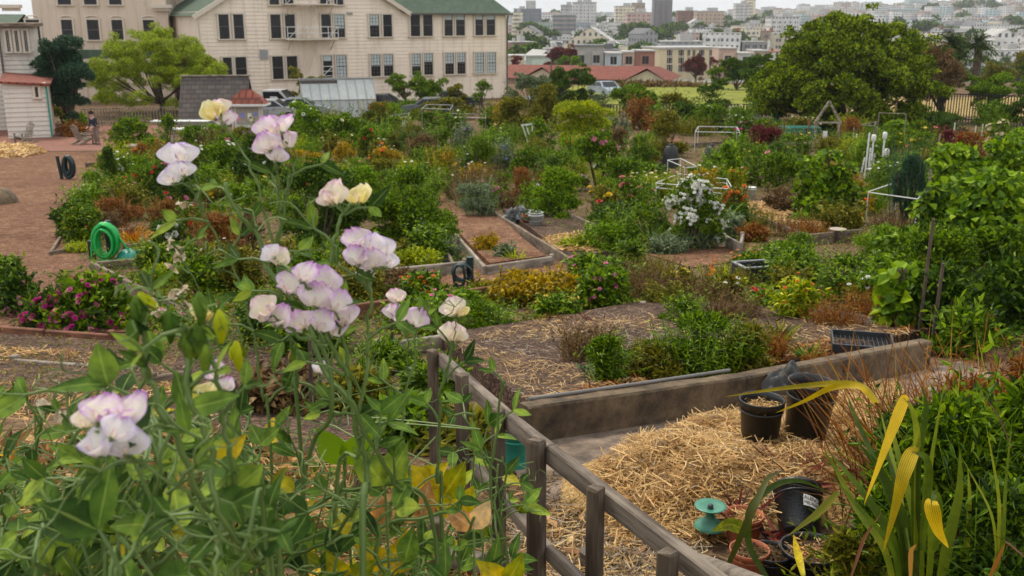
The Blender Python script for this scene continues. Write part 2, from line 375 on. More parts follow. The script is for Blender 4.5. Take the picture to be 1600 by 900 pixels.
# ================================================================== SETTING
def sheet(name,xs_fn,ys,nx,mat,dz=0,kind='structure',bumpf=None):
    mb=MB(); V=[]
    for y in ys:
        x0,x1=xs_fn(y)
        for i in range(nx+1):
            x=x0+(x1-x0)*i/nx; z=float(H(x,y))+dz
            if bumpf: z+=bumpf(x,y)
            V.append((x,y,z))
    F=[[j*(nx+1)+i,j*(nx+1)+i+1,(j+1)*(nx+1)+i+1,(j+1)*(nx+1)+i] for j in range(len(ys)-1) for i in range(nx)]
    mb.add(V,F,0,smooth=True); o=mb.build(name,mat); return tag(o,kind=kind)
ysn=sorted(set(list(PY[(PY>=-60)&(PY<=130)])+[-30,-10]+list(np.arange(0,30,.5))+list(np.arange(30,131,2.5))))
sheet('ground',lambda y:(-14-abs(y)*1.1,14+abs(y)*1.1),ysn,70,M_ground)
sheet('hillside',lambda y:(-160-y*.9,160+y*.9),sorted(set(list(PY[PY>=130])+list(np.arange(130,1000,40))+list(np.arange(1000,4201,100)))),60,M_hill)
def strip(name,L,R,mat,dz=.008,nu=10,nv=10,kind='structure',ab=False,mound=None,label=None):
    """sheet on the ground between two pixel polylines (same count)"""
    L=[G(*p,0) for p in L]; R=[G(*p,0) for p in R]; mb=MB(); V=[]; rows=0
    for k in range(len(L)-1):
        for j in range(nv+(1 if k==len(L)-2 else 0)):
            t=j/nv; a=L[k]*(1-t)+L[k+1]*t; b=R[k]*(1-t)+R[k+1]*t; rows+=1
            for i in range(nu+1):
                u=i/nu; p=a*(1-u)+b*u; V.append((p[0],p[1],float(H(p[0],p[1]))+dz+(mound(u,(k+t)/(len(L)-1)) if mound else 0)))
    F=[[j*(nu+1)+i,j*(nu+1)+i+1,(j+1)*(nu+1)+i+1,(j+1)*(nu+1)+i] for j in range(rows-1) for i in range(nu)]
    mb.add(V,F,0,smooth=True)
    if dz>.05:
        w_=nu+1; ring=list(range(w_))+[j*w_+nu for j in range(1,rows)]+[(rows-1)*w_+i for i in range(nu-1,-1,-1)]+[j*w_ for j in range(rows-2,0,-1)]
        for a_,b_2 in zip(ring,ring[1:]+ring[:1]): A_,B_=np.array(V[a_]),np.array(V[b_2]); mb.add([A_,B_,B_+[(B_[0]-A_[0])*0,0,-dz-.06],A_-[0,0,dz+.06]],[[0,1,2,3]],0)
    o=mb.build(name,mat); tag(o,kind=kind)
    if label: o['label']=label
    return o
strip('path',[(-60,520),(-60,420),(-60,330),(-60,270),(-60,238)],[(225,520),(150,430),(85,350),(120,290),(165,238)],M_chip,.012,14,12)
strip('brick_plaza',[(-30,238),(-30,212),(-30,196)],[(165,236),(240,214),(300,196)],M_brick,.02,14,8)
strip('lawn',[(880,175),(850,150),(900,134)],[(1260,172),(1240,150),(1150,132)],M_lawn,.02,16,12)
strip('far_lawn',[(1330,182),(1330,165),(1330,152)],[(1660,182),(1640,165),(1640,152)],chips('dry_lawn',[(.16,.10,.04),(.28,.19,.07),(.38,.28,.10),(.45,.34,.15)],5),.02,16,8)
strip('footpath',[(600,470),(540,435)],[(1010,440),(960,405)],M_chip,.012,20,10)
strip('garden_walk',[(1080,420),(1000,395)],[(1240,395),(1330,365)],M_chip,.016,20,10)
strip('trodden_walk',[(757,428),(700,360),(672,300)],[(790,424),(742,350),(705,300)],M_chip,.014,8,12)
strip('orange_mulch_clearing',[(975,235),(985,213)],[(1075,235),(1060,213)],M_brick,.02,10,6)
strip('concrete_path',[(800,730),(835,695),(1165,640),(1500,566)],[(840,800),(960,725),(1260,680),(1590,600)],M_pathconc,.01,10,10)
strip('lower_bed_soil',[(-40,650),(-40,520)],[(300,640),(210,535)],M_soil,.01,14,12)
strip('near_bed_soil',[(700,700),(655,640),(560,520)],[(200,760),(230,640),(300,520)],M_soil,.012,14,12)
# soil inside the raised beds
strip('bed_soil',[(832,668),(720,570),(692,545)],[(1458,535),(1290,500),(1010,488)],M_soil,.16,30,14)
strip('bed_soil.001',[(765,420),(722,375),(700,345)],[(852,408),(800,362),(772,338)],M_chip,.10,10,12)
strip('bed_soil.002',[(893,410),(835,368),(785,332)],[(955,400),(930,370),(880,330)],M_soil,.10,10,12)
strip('bed_soil.003',[(1200,370),(1160,345),(1160,325)],[(1345,365),(1300,345),(1250,325)],M_straw,.08,12,8)
# ================================================================== lamps, world, camera
w=bpy.data.worlds.new('World'); sc.world=w; w.use_nodes=True; t=w.node_tree; t.nodes.clear()
wo=t.nodes.new('ShaderNodeOutputWorld'); bg=t.nodes.new('ShaderNodeBackground'); sky=t.nodes.new('ShaderNodeTexSky'); sky.sky_type='NISHITA'; sky.sun_disc=False
SUN_EL,SUN_AZ=math.radians(58),math.radians(-35)     # azimuth from +Y towards +X
sky.sun_elevation=SUN_EL; sky.sun_rotation=SUN_AZ; sky.air_density=1.0; sky.dust_density=4.0; sky.ozone_density=1
tc=t.nodes.new('ShaderNodeTexCoord'); mp=t.nodes.new('ShaderNodeMapping'); mp.inputs['Scale'].default_value=(1,1,4); t.links.new(tc.outputs['Generated'],mp.inputs[0])
cn=noise(t,2.2,6,.6,vec=mp.outputs[0]); cl=ramp(t,cn,[(6.6,6.9,7.15),(8.3,8.45,8.55),(9.6,9.6,9.5)],[.3,.5,.7])
mx=mixc(t,.82,sky.outputs[0],cl)
t.links.new(mx,bg.inputs[0]); bg.inputs[1].default_value=.088; t.links.new(bg.outputs[0],wo.inputs[0])
ld=bpy.data.lights.new('sun','SUN'); ld.energy=1.5; ld.angle=math.radians(12); ld.color=(1,.90,.74); lo=bpy.data.objects.new('sun',ld); col.objects.link(lo)
sd=Vector((math.sin(SUN_AZ)*math.cos(SUN_EL),math.cos(SUN_AZ)*math.cos(SUN_EL),math.sin(SUN_EL))); lo.rotation_euler=sd.to_track_quat('Z','Y').to_euler(); lo.location=(0,0,20)
cd=bpy.data.cameras.new('camera'); cd.lens=35; cd.sensor_width=36; cd.clip_end=9000; cd.clip_start=.05
cd.dof.use_dof=True; cd.dof.focus_distance=2.8; cd.dof.aperture_fstop=10.5
co=bpy.data.objects.new('camera',cd); col.objects.link(co); co.rotation_euler=(math.pi/2-PITCH,0,0); sc.camera=co
sc.view_settings.view_transform='Standard'; sc.view_settings.look='None'; sc.view_settings.gamma=1; sc.view_settings.exposure=.72
sc.cycles.max_bounces=6; sc.cycles.transparent_max_bounces=6; sc.cycles.diffuse_bounces=3; sc.cycles.glossy_bounces=2; sc.cycles.volume_bounces=0
# haze box
hm,t,o=nt('haze_air'); pv=t.nodes.new('ShaderNodeVolumePrincipled'); pv.inputs['Color'].default_value=(.93,.96,1,1); pv.inputs['Density'].default_value=.00014; pv.inputs['Anisotropy'].default_value=.2
t.links.new(pv.outputs[0],o.inputs['Volume'])
mb=MB(); mb.box((0,2050,7),(8800,4700,96)); hz=mb.build('haze',hm); tag(hz,'thin pale haze lying over the city',None,None,'stuff')
# ================================================================== MAIN BUILDINGS
class Wall:
    """a vertical facade through two image points at given distances"""
    def __init__(s,a,b,z0):
        s.A=at(*a); s.B=at(*b); s.A[2]=s.B[2]=0; s.z0=z0; d=s.B-s.A; s.len=np.linalg.norm(d); s.d=d/s.len; s.n=np.array([s.d[1],-s.d[0],0]); s.ang=math.atan2(s.d[1],s.d[0])
    def sz(s,px,py):
        r=ray(px,py); t=np.dot(s.A,s.n)/np.dot(r,s.n); p=r*t
        return float(np.dot(p-s.A,s.d)), float(p[2]-s.z0)
def clapboard(mb,poly_top,s0,s1,z0,z1,pitch=.24,y=0,proud=.035):
    """poly_top(z)->(s_min,s_max) of the wall at height z"""
    z=z0
    while z<z1:
        zt=min(z+pitch,z1); a0,b0=poly_top(z); a1,b1=poly_top(zt)
        if b0-a0>.05:
            mb.add([(a0,y-proud,z),(b0,y-proud,z),(b1,y-.004,zt),(a1,y-.004,zt)],[[0,1,2,3]],0)
            mb.add([(a0,y,z),(b0,y,z),(b0,y-proud,z),(a0,y-proud,z)],[[0,1,2,3]],0)
        z=zt
WIN={}
def window(parent,x0,x1,z0,z1,blind=0.0,muntin=False,y=-.04,sash=True,arch=False,mf=None):
    wdt,h=x1-x0,z1-z0; k=(round(wdt,1),round(h,1),blind,muntin,arch)
    if k not in WIN:
        f=MB(); g=MB(); b=MB(); t_=.12
        for sx in(-1,1): f.box((sx*(wdt/2+t_/2),-.03,h/2),(t_,.13,h+.02))
        f.box((0,-.03,h+t_/2+.01),(wdt+2*t_+.06,.13,t_)); f.box((0,-.08,-.06),(wdt+2*t_+.14,.22,.09))
        g.box((0,.0,h/2),(wdt,.03,h))
        if arch:
            n=7; pts=[(math.cos(a)*wdt/2,-.0,h+math.sin(a)*wdt*.16) for a in np.linspace(0,math.pi,n)]
            f.tube([(p[0],-.05,p[2]+.18) for p in pts],.06,4)
        r=MB()
        r.box((0,-.035,h*.5),(wdt,.05,.06)); 
        for sx in(-1,1): r.box((sx*(wdt/2-.03),-.03,h/2),(.05,.04,h))
        if muntin:
            for q in(-1,1): r.box((q*wdt/6,-.028,h/2),(.03,.03,h))
            for q in(.17,.33,.67,.83): r.box((0,-.028,h*q),(wdt,.03,.025))
        if blind: b.box((0,-.018,h-h*blind/2),(wdt-.1,.012,h*blind-.04))
        WIN[k]=(f.mesh('window',mf or M_trim),g.mesh('pane',M_glass),r.mesh('sash',M_sash),b.mesh('blind',M_blind) if blind else None)
    f,g,r,b=WIN[k]; o=link('window',f,parent,((x0+x1)/2,y,z0)); link('pane',g,o); link('sash',r,o)
    if b: link('blind',b,o)
    return o
M_sash=plain('dark_sash',(.10,.085,.075),.5,.1,3)
# ---- B1 cream clapboard wing with fire escape
W1=Wall((315,100,82),(790,100,95),-7.6)
b1=empty('clapboard_building',(W1.A[0],W1.A[1],-7.6),'long cream clapboard building with green roof and a white fire escape','building',None,W1.ang)
eR=W1.sz(790,19)[1]; jx,jz=W1.sz(638,18); lx,lz=W1.sz(306,20); ax=(lx+jx)/2; az=lz+(ax-lx)*.60
def gable(z):
    if z<=min(lz,jz): return (0.0,W1.len)
    if z<az: u=(z-lz)/(az-lz); return (max(0,lx+(ax-lx)*u),jx-(jx-ax)*u)
    return (ax,ax)
mb=MB(); clapboard(mb,gable,0,W1.len,-.6,az,.30,0,.045)
for x in(0,W1.len): mb.box((x,.0,eR/2-.3),(.16,.14,eR+.6))
# the sides and back of the block
mb.box((W1.len/2,7.0,eR/2-.3),(W1.len-.05,13.9,eR+.55))
mb.build('wall',M_siding,b1)
roof=MB(); ov=.45
# gable roof over the cross wing
for sx,xa in((-1,lx-.3),(1,jx+.3)):
    roof.add([(xa,-ov,lz-.22),(ax,-ov,az+.05),(ax,16,az+.05),(xa,16,lz-.22)],[[0,1,2,3]])
# main roof slope rising away from the eave
e=eR+.02; x1=W1.len+.45
roof.add([(jx-.6,-ov,e-.12),(x1,-ov,e-.12),(x1-2.6,5.5,e+3.6),(jx-4.6,5.5,e+3.6)],[[0,1,2,3]])
roof.add([(x1,-ov,e-.12),(x1,11.5,e-.12),(x1-2.6,5.5,e+3.6)],[[0,1,2]])
roof.add([(x1,11.5,e-.12),(jx-.6,11.5,e-.12),(jx-4.6,5.5,e+3.6),(x1-2.6,5.5,e+3.6)],[[0,1,2,3]])
ro=roof.build('roof',M_roofgreen,b1)
tr=MB(); tr.bar((lx-.35,-ov-.02,lz-.38),(ax,-ov-.02,az-.12),.1,.34); tr.bar((ax,-ov-.03,az-.12),(jx+.1,-ov-.03,jz-.25),.1,.34)
tr.build('bargeboard',M_trim,ro)
tr=MB(); tr.bar((jx,-ov-.06,e-.2),(x1+.05,-ov-.06,e-.2),.13,.13); tr.bar((x1+.03,-ov,e-.2),(x1+.03,8,e-.2),.13,.13); tr.build('gutter',M_sash,ro)
for x,zt in((W1.len+.1,e-.3),(-.05,lz-.2)):
    tr=MB(); tr.tube([(x,-.35,zt),(x,-.14,zt-.5),(x,-.14,1.0),(x-.3,-.2,.6),(x-1.1,-.3,-.2)] if x>5 else [(x,-.3,zt),(x,-.12,zt-.5),(x+.25,-.12,0)],.07,6); tr.build('downpipe',M_sash if x>5 else M_trim,b1)
up=[(340,356,0,0),(363,379,0,0),(421,437,0,0),(443,460,0,0),(500,516,0,0),(521,537,.62,1),(576,591,.5,1),(597,611,0,0),(640,655,0,0),(660,674,0,0),(693,706,.25,0),(711,725,.25,0),(741,754,.25,0),(759,772,.25,0)]
lw=[(347,361,0,0),(366,384,0,0),(424,441,0,0),(447,463,0,0),(503,518,.25,0),(524,540,1.0,1),(578,593,.55,1),(598,613,.55,1),(642,656,.6,1),(661,675,.4,1),(694,708,.5,1),(713,726,.45,1),(741,755,1.0,1),(760,773,1.0,1)]
for rows,ya,yb in((up,(22.6,23),(59.5,54.5)),(lw,(88.5,81.5),(123.5,113.5))):
    for a,b,bl,mu in rows:
        u=(a-421)/(772-421); t0=ya[0]+(ya[1]-ya[0])*u; t1=yb[0]+(yb[1]-yb[0])*u
        s0,zt=W1.sz(a,t0); s1,_=W1.sz(b,t0); _,zb=W1.sz(a,t1); window(b1,s0,s1,zb,zt,bl,bool(mu),y=-.085)
for a,b in((420,436),(442,458),(499,515),(521,536)):
    s0,zb=W1.sz(a,7); s1,_=W1.sz(b,7); window(b1,s0,s1,zb,zb+(W1.sz(a,22.6)[1]-W1.sz(a,59.5)[1]),0,False,y=-.085)
v=MB(); s_,z_=W1.sz(412,85); v.box((s_,-.08,z_),(.65,.12,.75)); v.build('wall_vent',M_metal,b1)
v=MB(); s_,z_=W1.sz(546,21); v.box((s_,-.08,z_),(.5,.12,.16)); v.build('wall_vent',M_metal,b1)
# fire escape
fe=MB(); fs0,_=W1.sz(443,60); fs1,_=W1.sz(521,60)
fez=[W1.sz(480,61)[1],W1.sz(480,7)[1]]
FEe=bpy.data.objects.new('fire_escape',None); col.objects.link(FEe); FEe.parent=b1
for k,z in enumerate(fez):
    p=MB(); p.box(((fs0+fs1)/2,-.75,z),(fs1-fs0,1.2,.10)); 
    for x in np.linspace(fs0+.3,fs1-.3,2): p.bar((x,-1.2,z-.06),(x,-.06,z-.9),.06,.06)
    p.build('platform',M_trim,FEe)
    p=MB()
    for zz in(.5,1.0): p.bar((fs0,-1.33,z+zz),(fs1,-1.33,z+zz),.05,.05)
    for x in np.linspace(fs0,fs1,6): p.bar((x,-1.33,z),(x,-1.33,z+1.02),.045,.045,up=(0,1,0))
    for x in(fs0,fs1): p.bar((x,-1.33,z+1),(x,-.05,z+1),.05,.05)
    for (xa,xb) in((fs0,fs0+1.0),(fs1-1.0,fs1)): p.bar((xa,-1.34,z),(xb,-1.34,z+1),.04,.04,up=(0,1,0))
    p.build('railing',M_white,FEe)
    p=MB(); zt=z; xb=W1.sz(478,100)[0]; xt=W1.sz(497,62)[0]; zb=z-(fez[1]-fez[0])+.05 if k else W1.sz(478,112)[1]
    for dx in(0,.6): p.bar((xb+dx-.6,-.7,zb),(xt+dx-.6,-.7,zt),.07,.11,up=(0,1,0))
    for q in np.linspace(.04,.96,13): p.bar((xb-.6+(xt-xb)*q,-.7,zb+(zt-zb)*q),(xb+(xt-xb)*q,-.7,zb+(zt-zb)*q),.10,.03)
    p.build('ladder',M_trim,FEe)
p=MB(); s0,z0=W1.sz(503,113); s1,_=W1.sz(519,113)
for zz in(.1,.5,.9): p.bar((s0,-.25,z0+zz-.4),(s1,-.25,z0+zz-.4),.05,.05)
p.bar((s0,-.26,z0-.3),(s1,-.26,z0+.5),.05,.05,up=(0,1,0)); p.build('window_guard',M_white,FEe)
# ---- B2 stucco building behind, right side wall runs back to B1
W2=Wall((56,60,88),(264,60,90),-7.8)
b2=empty('stucco_building',(W2.A[0],W2.A[1],-7.8),'tall beige stucco building with arched dark windows behind the trees','building',None,W2.ang)
mb=MB(); ZT=W2.sz(160,-70)[1]; zc=W2.sz(160,84)[1]
mb.box((W2.len/2,5,ZT/2-.4),(W2.len,10,ZT+.8)); mb.build('wall',M_stucco,b2)
mb=MB(); sE,_=W2.sz(70,0)
mb.box((W2.len/2,-.12,zc),(W2.len+.3,.35,.7)); mb.build('string_course',M_roofgreen,b2)
mb=MB(); mb.box((W2.len/2,-.08,zc-.65),(W2.len+.2,.24,.5)); mb.build('string_course',M_trim,b2)
for (a,b) in((40,65),(95,116),(135,157),(174,194),(223,244)):
    s0,zt=W2.sz(a,31); s1,zb=W2.sz(b,62); window(b2,s0,s1,zb,zt,0,False,y=-.04,arch=True)
for (a,b) in((91,112),(132,152),(171,191)):
    s0,zb=W2.sz(a,7); s1,_=W2.sz(b,7); window(b2,s0,s1,zb,zb+2.1,0,False,y=-.04)
for (a,b) in((61,79),(205,222)):
    s0,zt=W2.sz(a,98); s1,zb=W2.sz(b,128); window(b2,s0,s1,zb,zt,.55,True,y=-.04)
for px in(20,256):
    mb=MB(); s0,z0=W2.sz(px-18,10); s1,_=W2.sz(px+14,10); mb.box(((s0+s1)/2,-.3,z0),(s1-s0,.9,.28)); mb.box(((s0+s1)/2,-.18,z0-.26),(s1-s0-.3,.6,.24)); mb.build('cornice',M_trim,b2)
mb=MB(); s0,_=W2.sz(265,20); mb.tube([(s0-.2,-.15,W2.sz(265,15)[1]),(s0-.2,-.15,0)],.07,6); mb.build('downpipe',M_trim,b2)
mb=MB(); s0,_=W2.sz(123,20); mb.box((s0,-.03,ZT/2),(.1,.06,ZT)); mb.build('pilaster',M_stucco,b2)
# connecting wing
W3=Wall((262,60,96),(340,60,97),-7.8)
b3=empty('linking_wing',(W3.A[0],W3.A[1],-7.8),'plain beige windowless wing between the stucco building and clapboard gable','building',None,W3.ang)
mb=MB(); mb.box((W3.len/2,3,7),(W3.len,6,15)); mb.build('wall',M_stucco,b3)
mb=MB(); mb.box((W3.len/2,-.1,14.6),(W3.len+.2,6.4,.3)); mb.build('roof',M_roofgreen,b3)
# distant sliver of green roof, far left
Wx=Wall((-120,40,110),(22,40,112),-8); bx=empty('green_roofed_house',(Wx.A[0],Wx.A[1],-8),'house with dark green roof at the far left edge behind the white annex','building',None,Wx.ang)
zt=Wx.sz(0,37)[1]; mb=MB(); mb.box((Wx.len/2,4,zt/2),(Wx.len,8,zt)); mb.build('wall',M_stucco,bx)
zr=Wx.sz(0,22)[1]; mb=MB(); mb.add([(-.3,-.4,zt),(Wx.len+.3,-.4,zt),(Wx.len+.3,4,zr),(-.3,4,zr),(-.3,8.4,zt),(Wx.len+.3,8.4,zt)],[[0,1,2,3],[3,2,5,4]]); mb.build('roof',M_roofgreen,bx)
# ---- B4 white annex at left
W4=Wall((-90,100,60),(60,100,62),-6.9)
b4=empty('white_annex',(W4.A[0],W4.A[1],-6.9),'white clapboard annex with three tall windows at the left edge','building',None,W4.ang)
zt=W4.sz(30,42)[1]; mb=MB(); clapboard(mb,lambda z:(0,W4.len),0,W4.len,-.5,zt,.26,0,.06); mb.box((W4.len/2,3.05,zt/2-.25),(W4.len-.02,6,zt+.5)); mb.box((W4.len,-.02,zt/2),(.14,.12,zt)); mb.build('wall',M_whitewall,b4)
mb=MB(); mb.box((W4.len/2,2.8,zt+.12),(W4.len+.7,7,.22),bev=.03); mb.build('roof',M_board,b4)
for (a,b) in((8,17),(22,31),(36,45)):
    s0,z1_=W4.sz(a,48); s1,z0_=W4.sz(b,80); window(b4,s0,s1,z0_,z1_,.98,True,y=-.08)
mb=MB(); s0,_=W4.sz(4,100); mb.tube([(s0,-.12,zt),(s0,-.12,0)],.06,6); mb.build('downpipe',M_sash,b4)
W5=Wall((5,150,56),(74,150,56.8),-6.75)
b5=empty('lean_to_porch',(W5.A[0],W5.A[1],-6.75),'small white lean-to porch with red roof against the annex','shed',None,W5.ang)
zr=W5.sz(70,129)[1]; zl=W5.sz(12,121)[1]
mb=MB(); clapboard(mb,lambda z:(0,W5.len),0,W5.len,-.4,zr,.26,0,.06); mb.box((W5.len/2,2.0,zr/2-.2),(W5.len-.02,3.9,zr+.4)); mb.build('wall',M_whitewall,b5)
mb=MB(); mb.add([(-.2,-.3,zl-.18),(W5.len+.25,-.3,zr-.05),(W5.len+.25,4.2,zr+.15),(-.2,4.2,zl+.1),(-.2,-.3,zl-.3),(W5.len+.25,-.3,zr-.2)],[[0,1,2,3],[4,5,1,0]]); mb.build('roof',M_roofred,b5)
s0,z1_=W5.sz(54,136); s1,z0_=W5.sz(61,151); window(b5,s0,s1,z0_,z1_,0,False,y=-.08)
mb=MB(); mb.box((W5.len,-.05,zr/2),(.09,.1,zr)); mb.build('corner_post',M_teal,b5)
# stairs with handrails
g=G(18,215); st=empty('outside_stair',(g[0]-1.2,g[1]-1.5,g[2]),'white outside stair with two sloping handrails beside the lean-to porch','stairs')
mb=MB()
for k in range(6): mb.box((-.9+k*-.28+.8,0,.09+k*.17),(.3,1.1,.17),bev=.01)
mb.build('steps',M_metal,st)
for yy in(-.55,.55):
    mb=MB(); mb.bar((.4,yy,.9),(-1.6,yy,2.2),.07,.09); mb.bar((.4,yy,.55),(-1.6,yy,1.8),.05,.06)
    for x in(.4,-.6,-1.55): mb.bar((x,yy,0),(x,yy,.95+(.4-x)*.65),.09,.09,up=(0,1,0))
    mb.build('handrail',M_white,st)
# ---- grey shingled shed (greenhouse side)
W6=Wall((273,160,63),(388,160,63.6),-6.75)
b6=empty('shingled_shed',(W6.A[0],W6.A[1],-6.75),'low shed with a large steep grey shingle roof behind the kiosk','shed',None,W6.ang)
s0,zt=W6.sz(276,129); mb=MB(); zt2=zt
mb.add([(0,0,.15),(W6.len,0,.15),(W6.len-.15,2.4,zt+.25),(.1,2.4,zt+.25)],[[0,1,2,3]])
mb.add([(W6.len-.15,2.4,zt+.25),(.1,2.4,zt+.25),(0,5,.15),(W6.len,5,.15)],[[0,1,2,3]]); r6=mb.build('roof',M_roofgrey,b6)
mb=MB(); mb.bar((.0,2.4,zt+.28),(W6.len,2.4,zt+.28),.22,.08); mb.build('ridge_cap',M_board_pale,r6)
mb=MB(); mb.add([(.15,.2,0),(W6.len-.15,.2,0),(W6.len-.3,2.3,zt),(.3,2.3,zt),(.15,4.8,0),(W6.len-.15,4.8,0)],[[0,3,4],[1,2,5]]); mb.build('wall',M_board,b6)
# ---- notice kiosk
g=G(390,204); kz=g[2]; ks=PS(g); k=empty('notice_kiosk',g,'small garden kiosk with red hipped roof and pinned notices','kiosk')
mb=MB(); wk=46*ks; hk=42*ks
mb.box((0,0,hk*.5),(wk*.92,.5,hk*.98),bev=.02); mb.build('cabinet',M_white,k)
mb=MB(); 
for sx in(-1,1): mb.box((sx*wk*.5,-.3,hk*.5),(.1,.1,hk))
mb.build('post',M_trim,k)
mb=MB(); e_=wk*.68; zt=hk; pk=hk+.85
mb.add([(-e_,-.7,zt),(e_,-.7,zt),(e_,.7,zt),(-e_,.7,zt),(-.25,0,pk),(.25,0,pk)],[[0,1,5,4],[2,3,4,5]]); mb.add([(-e_,-.7,zt),(e_,-.7,zt),(e_,.7,zt),(-e_,.7,zt),(-.25,0,pk),(.25,0,pk)],[[1,2,5],[3,0,4]])
kr=mb.build('roof',M_roofred,k)
mb=MB(); mb.box((0,-.7,zt-.06),(2*e_,.05,.13)); mb.box((0,.7,zt-.06),(2*e_,.05,.13)); mb.box((-e_,0,zt-.06),(.05,1.35,.13)); mb.box((e_,0,zt-.06),(.05,1.35,.13)); mb.build('fascia',M_white,kr)
mb=MB(); mb.box((0,-.27,hk*.55),(wk*.75,.04,hk*.62)); nb=mb.build('notice_board',plain('cork_board',(.40,.36,.30),.8),k)
for (x,z,c,s_) in((-.45,.75,'yellow',.16),(-.2,.9,'blue',.2),(.1,.8,'white',.24),(.35,1.0,'blue',.18),(.15,.45,'cream',.2),(-.35,.4,'pink',.16)):
    mb=MB(); mb.box((x*wk*.8,-.3,hk*(.3+.32*z)),(s_,.012,s_*1.3)); mb.build('notice',plain('paper_'+c,FC[c],.8,.05),nb)
# ---- pale polycarbonate greenhouse
W7=Wall((473,150,70),(588,150,71.5),-7.2)
b7=empty('pale_greenhouse',(W7.A[0],W7.A[1],-7.2),'pale translucent panelled greenhouse in front of the clapboard wall','greenhouse',None,W7.ang)
z7=W7.sz(520,126)[1]; M_poly=plain('polycarbonate',(.44,.47,.45),.35,.14,1.2)
mb=MB(); zt=z7*.55
mb.add([(0,0,0),(W7.len,0,0),(W7.len,.25,zt),(0,.25,zt)],[[0,1,2,3]]); mb.add([(0,.25,zt),(W7.len,.25,zt),(W7.len,1.4,z7),(0,1.4,z7)],[[0,1,2,3]]); mb.add([(0,1.4,z7),(W7.len,1.4,z7),(W7.len,3,0),(0,3,0)],[[0,1,2,3]])
for x in(0.01,W7.len-.01): mb.add([(x,0,0),(x,.25,zt),(x,1.4,z7),(x,3,0)],[[0,1,2,3]])
mb.build('panelling',M_poly,b7)
mb=MB()
for x in np.linspace(0,W7.len,9): mb.bar((x,-.02,0),(x,.22,zt),.04,.05,up=(0,1,0)); mb.bar((x,.22,zt),(x,1.38,z7+.03),.04,.05,up=(0,1,0))
mb.bar((0,.2,zt),(W7.len,.2,zt),.05,.05); mb.bar((-.05,1.4,z7+.05),(W7.len+.05,1.4,z7+.05),.12,.1); mb.build('glazing_bars',M_metal,b7)
mb=MB(); mb.box((W7.len*.25,1.3,z7-.14),(W7.len*.5,.3,.2)); mb.build('vent_flap',M_roofgrey,b7)
# ================================================================== red-tiled long building beyond
W8=Wall((784,118,128),(1046,118,122),-8.1)
b8=empty('red_tiled_building',(W8.A[0],W8.A[1],-8.3),'long low white building with red tiled roof and two gables','building',None,W8.ang)
L8=W8.len; ze=W8.sz(900,123)[1]+.2; zr=W8.sz(900,105)[1]+.2
mb=MB(); mb.box((L8/2,5,ze/2-.4),(L8-1,9,ze+.8))
g1=[W8.sz(820,120)[0],W8.sz(852,113)[0],W8.sz(876,121)[0]]; g2=[W8.sz(980,122)[0],W8.sz(1014,108)[0],W8.sz(1044,118)[0]]
M_warmwall=siding('warm_white_wall',(.72,.62,.48))
for a,b,c in(g1,g2):
    hz_=zr-.2
    mb.add([(a,-1.2,-.5),(c,-1.2,-.5),(c,-1.2,ze),(b,-1.2,hz_),(a,-1.2,ze)],[[0,1,2,4]]); mb.add([(c,-1.2,ze),(b,-1.2,hz_),(a,-1.2,ze)],[[0,1,2]])
    for x in(a,c): mb.add([(x,-1.2,-.5),(x,.6,-.5),(x,.6,ze),(x,-1.2,ze)],[[0,1,2,3]])
mb.build('wall',M_warmwall,b8)
mb=MB()
mb.add([(-.5,-.6,ze),(L8+.3,-.6,ze),(L8-2,5,zr),(-.5,5,zr)],[[0,1,2,3]]); mb.add([(-.5,10,ze),(L8+.3,10,ze),(L8-2,5,zr),(-.5,5,zr)],[[0,1,2,3]]); mb.add([(L8+.3,-.6,ze),(L8+.3,10,ze),(L8-2,5,zr)],[[0,1,2]])
for a,b,c in(g1,g2):
    for x in(a-.4,c+.4): mb.add([(x,-1.7,ze-.15),(b,-1.7,zr+.05),(b,4.5,zr+.05),(x,4.5 if 0 else 1.5,ze-.15)],[[0,1,2,3]])
mb.build('roof',M_roofred,b8)
for px in(893,905,918,930,942,955,966):
    s0,z1_=W8.sz(px,125); mb=MB(); mb.box((s0,.45,z1_-.6),(1.0,.12,1.3)); mb.build('window',M_glass,b8)
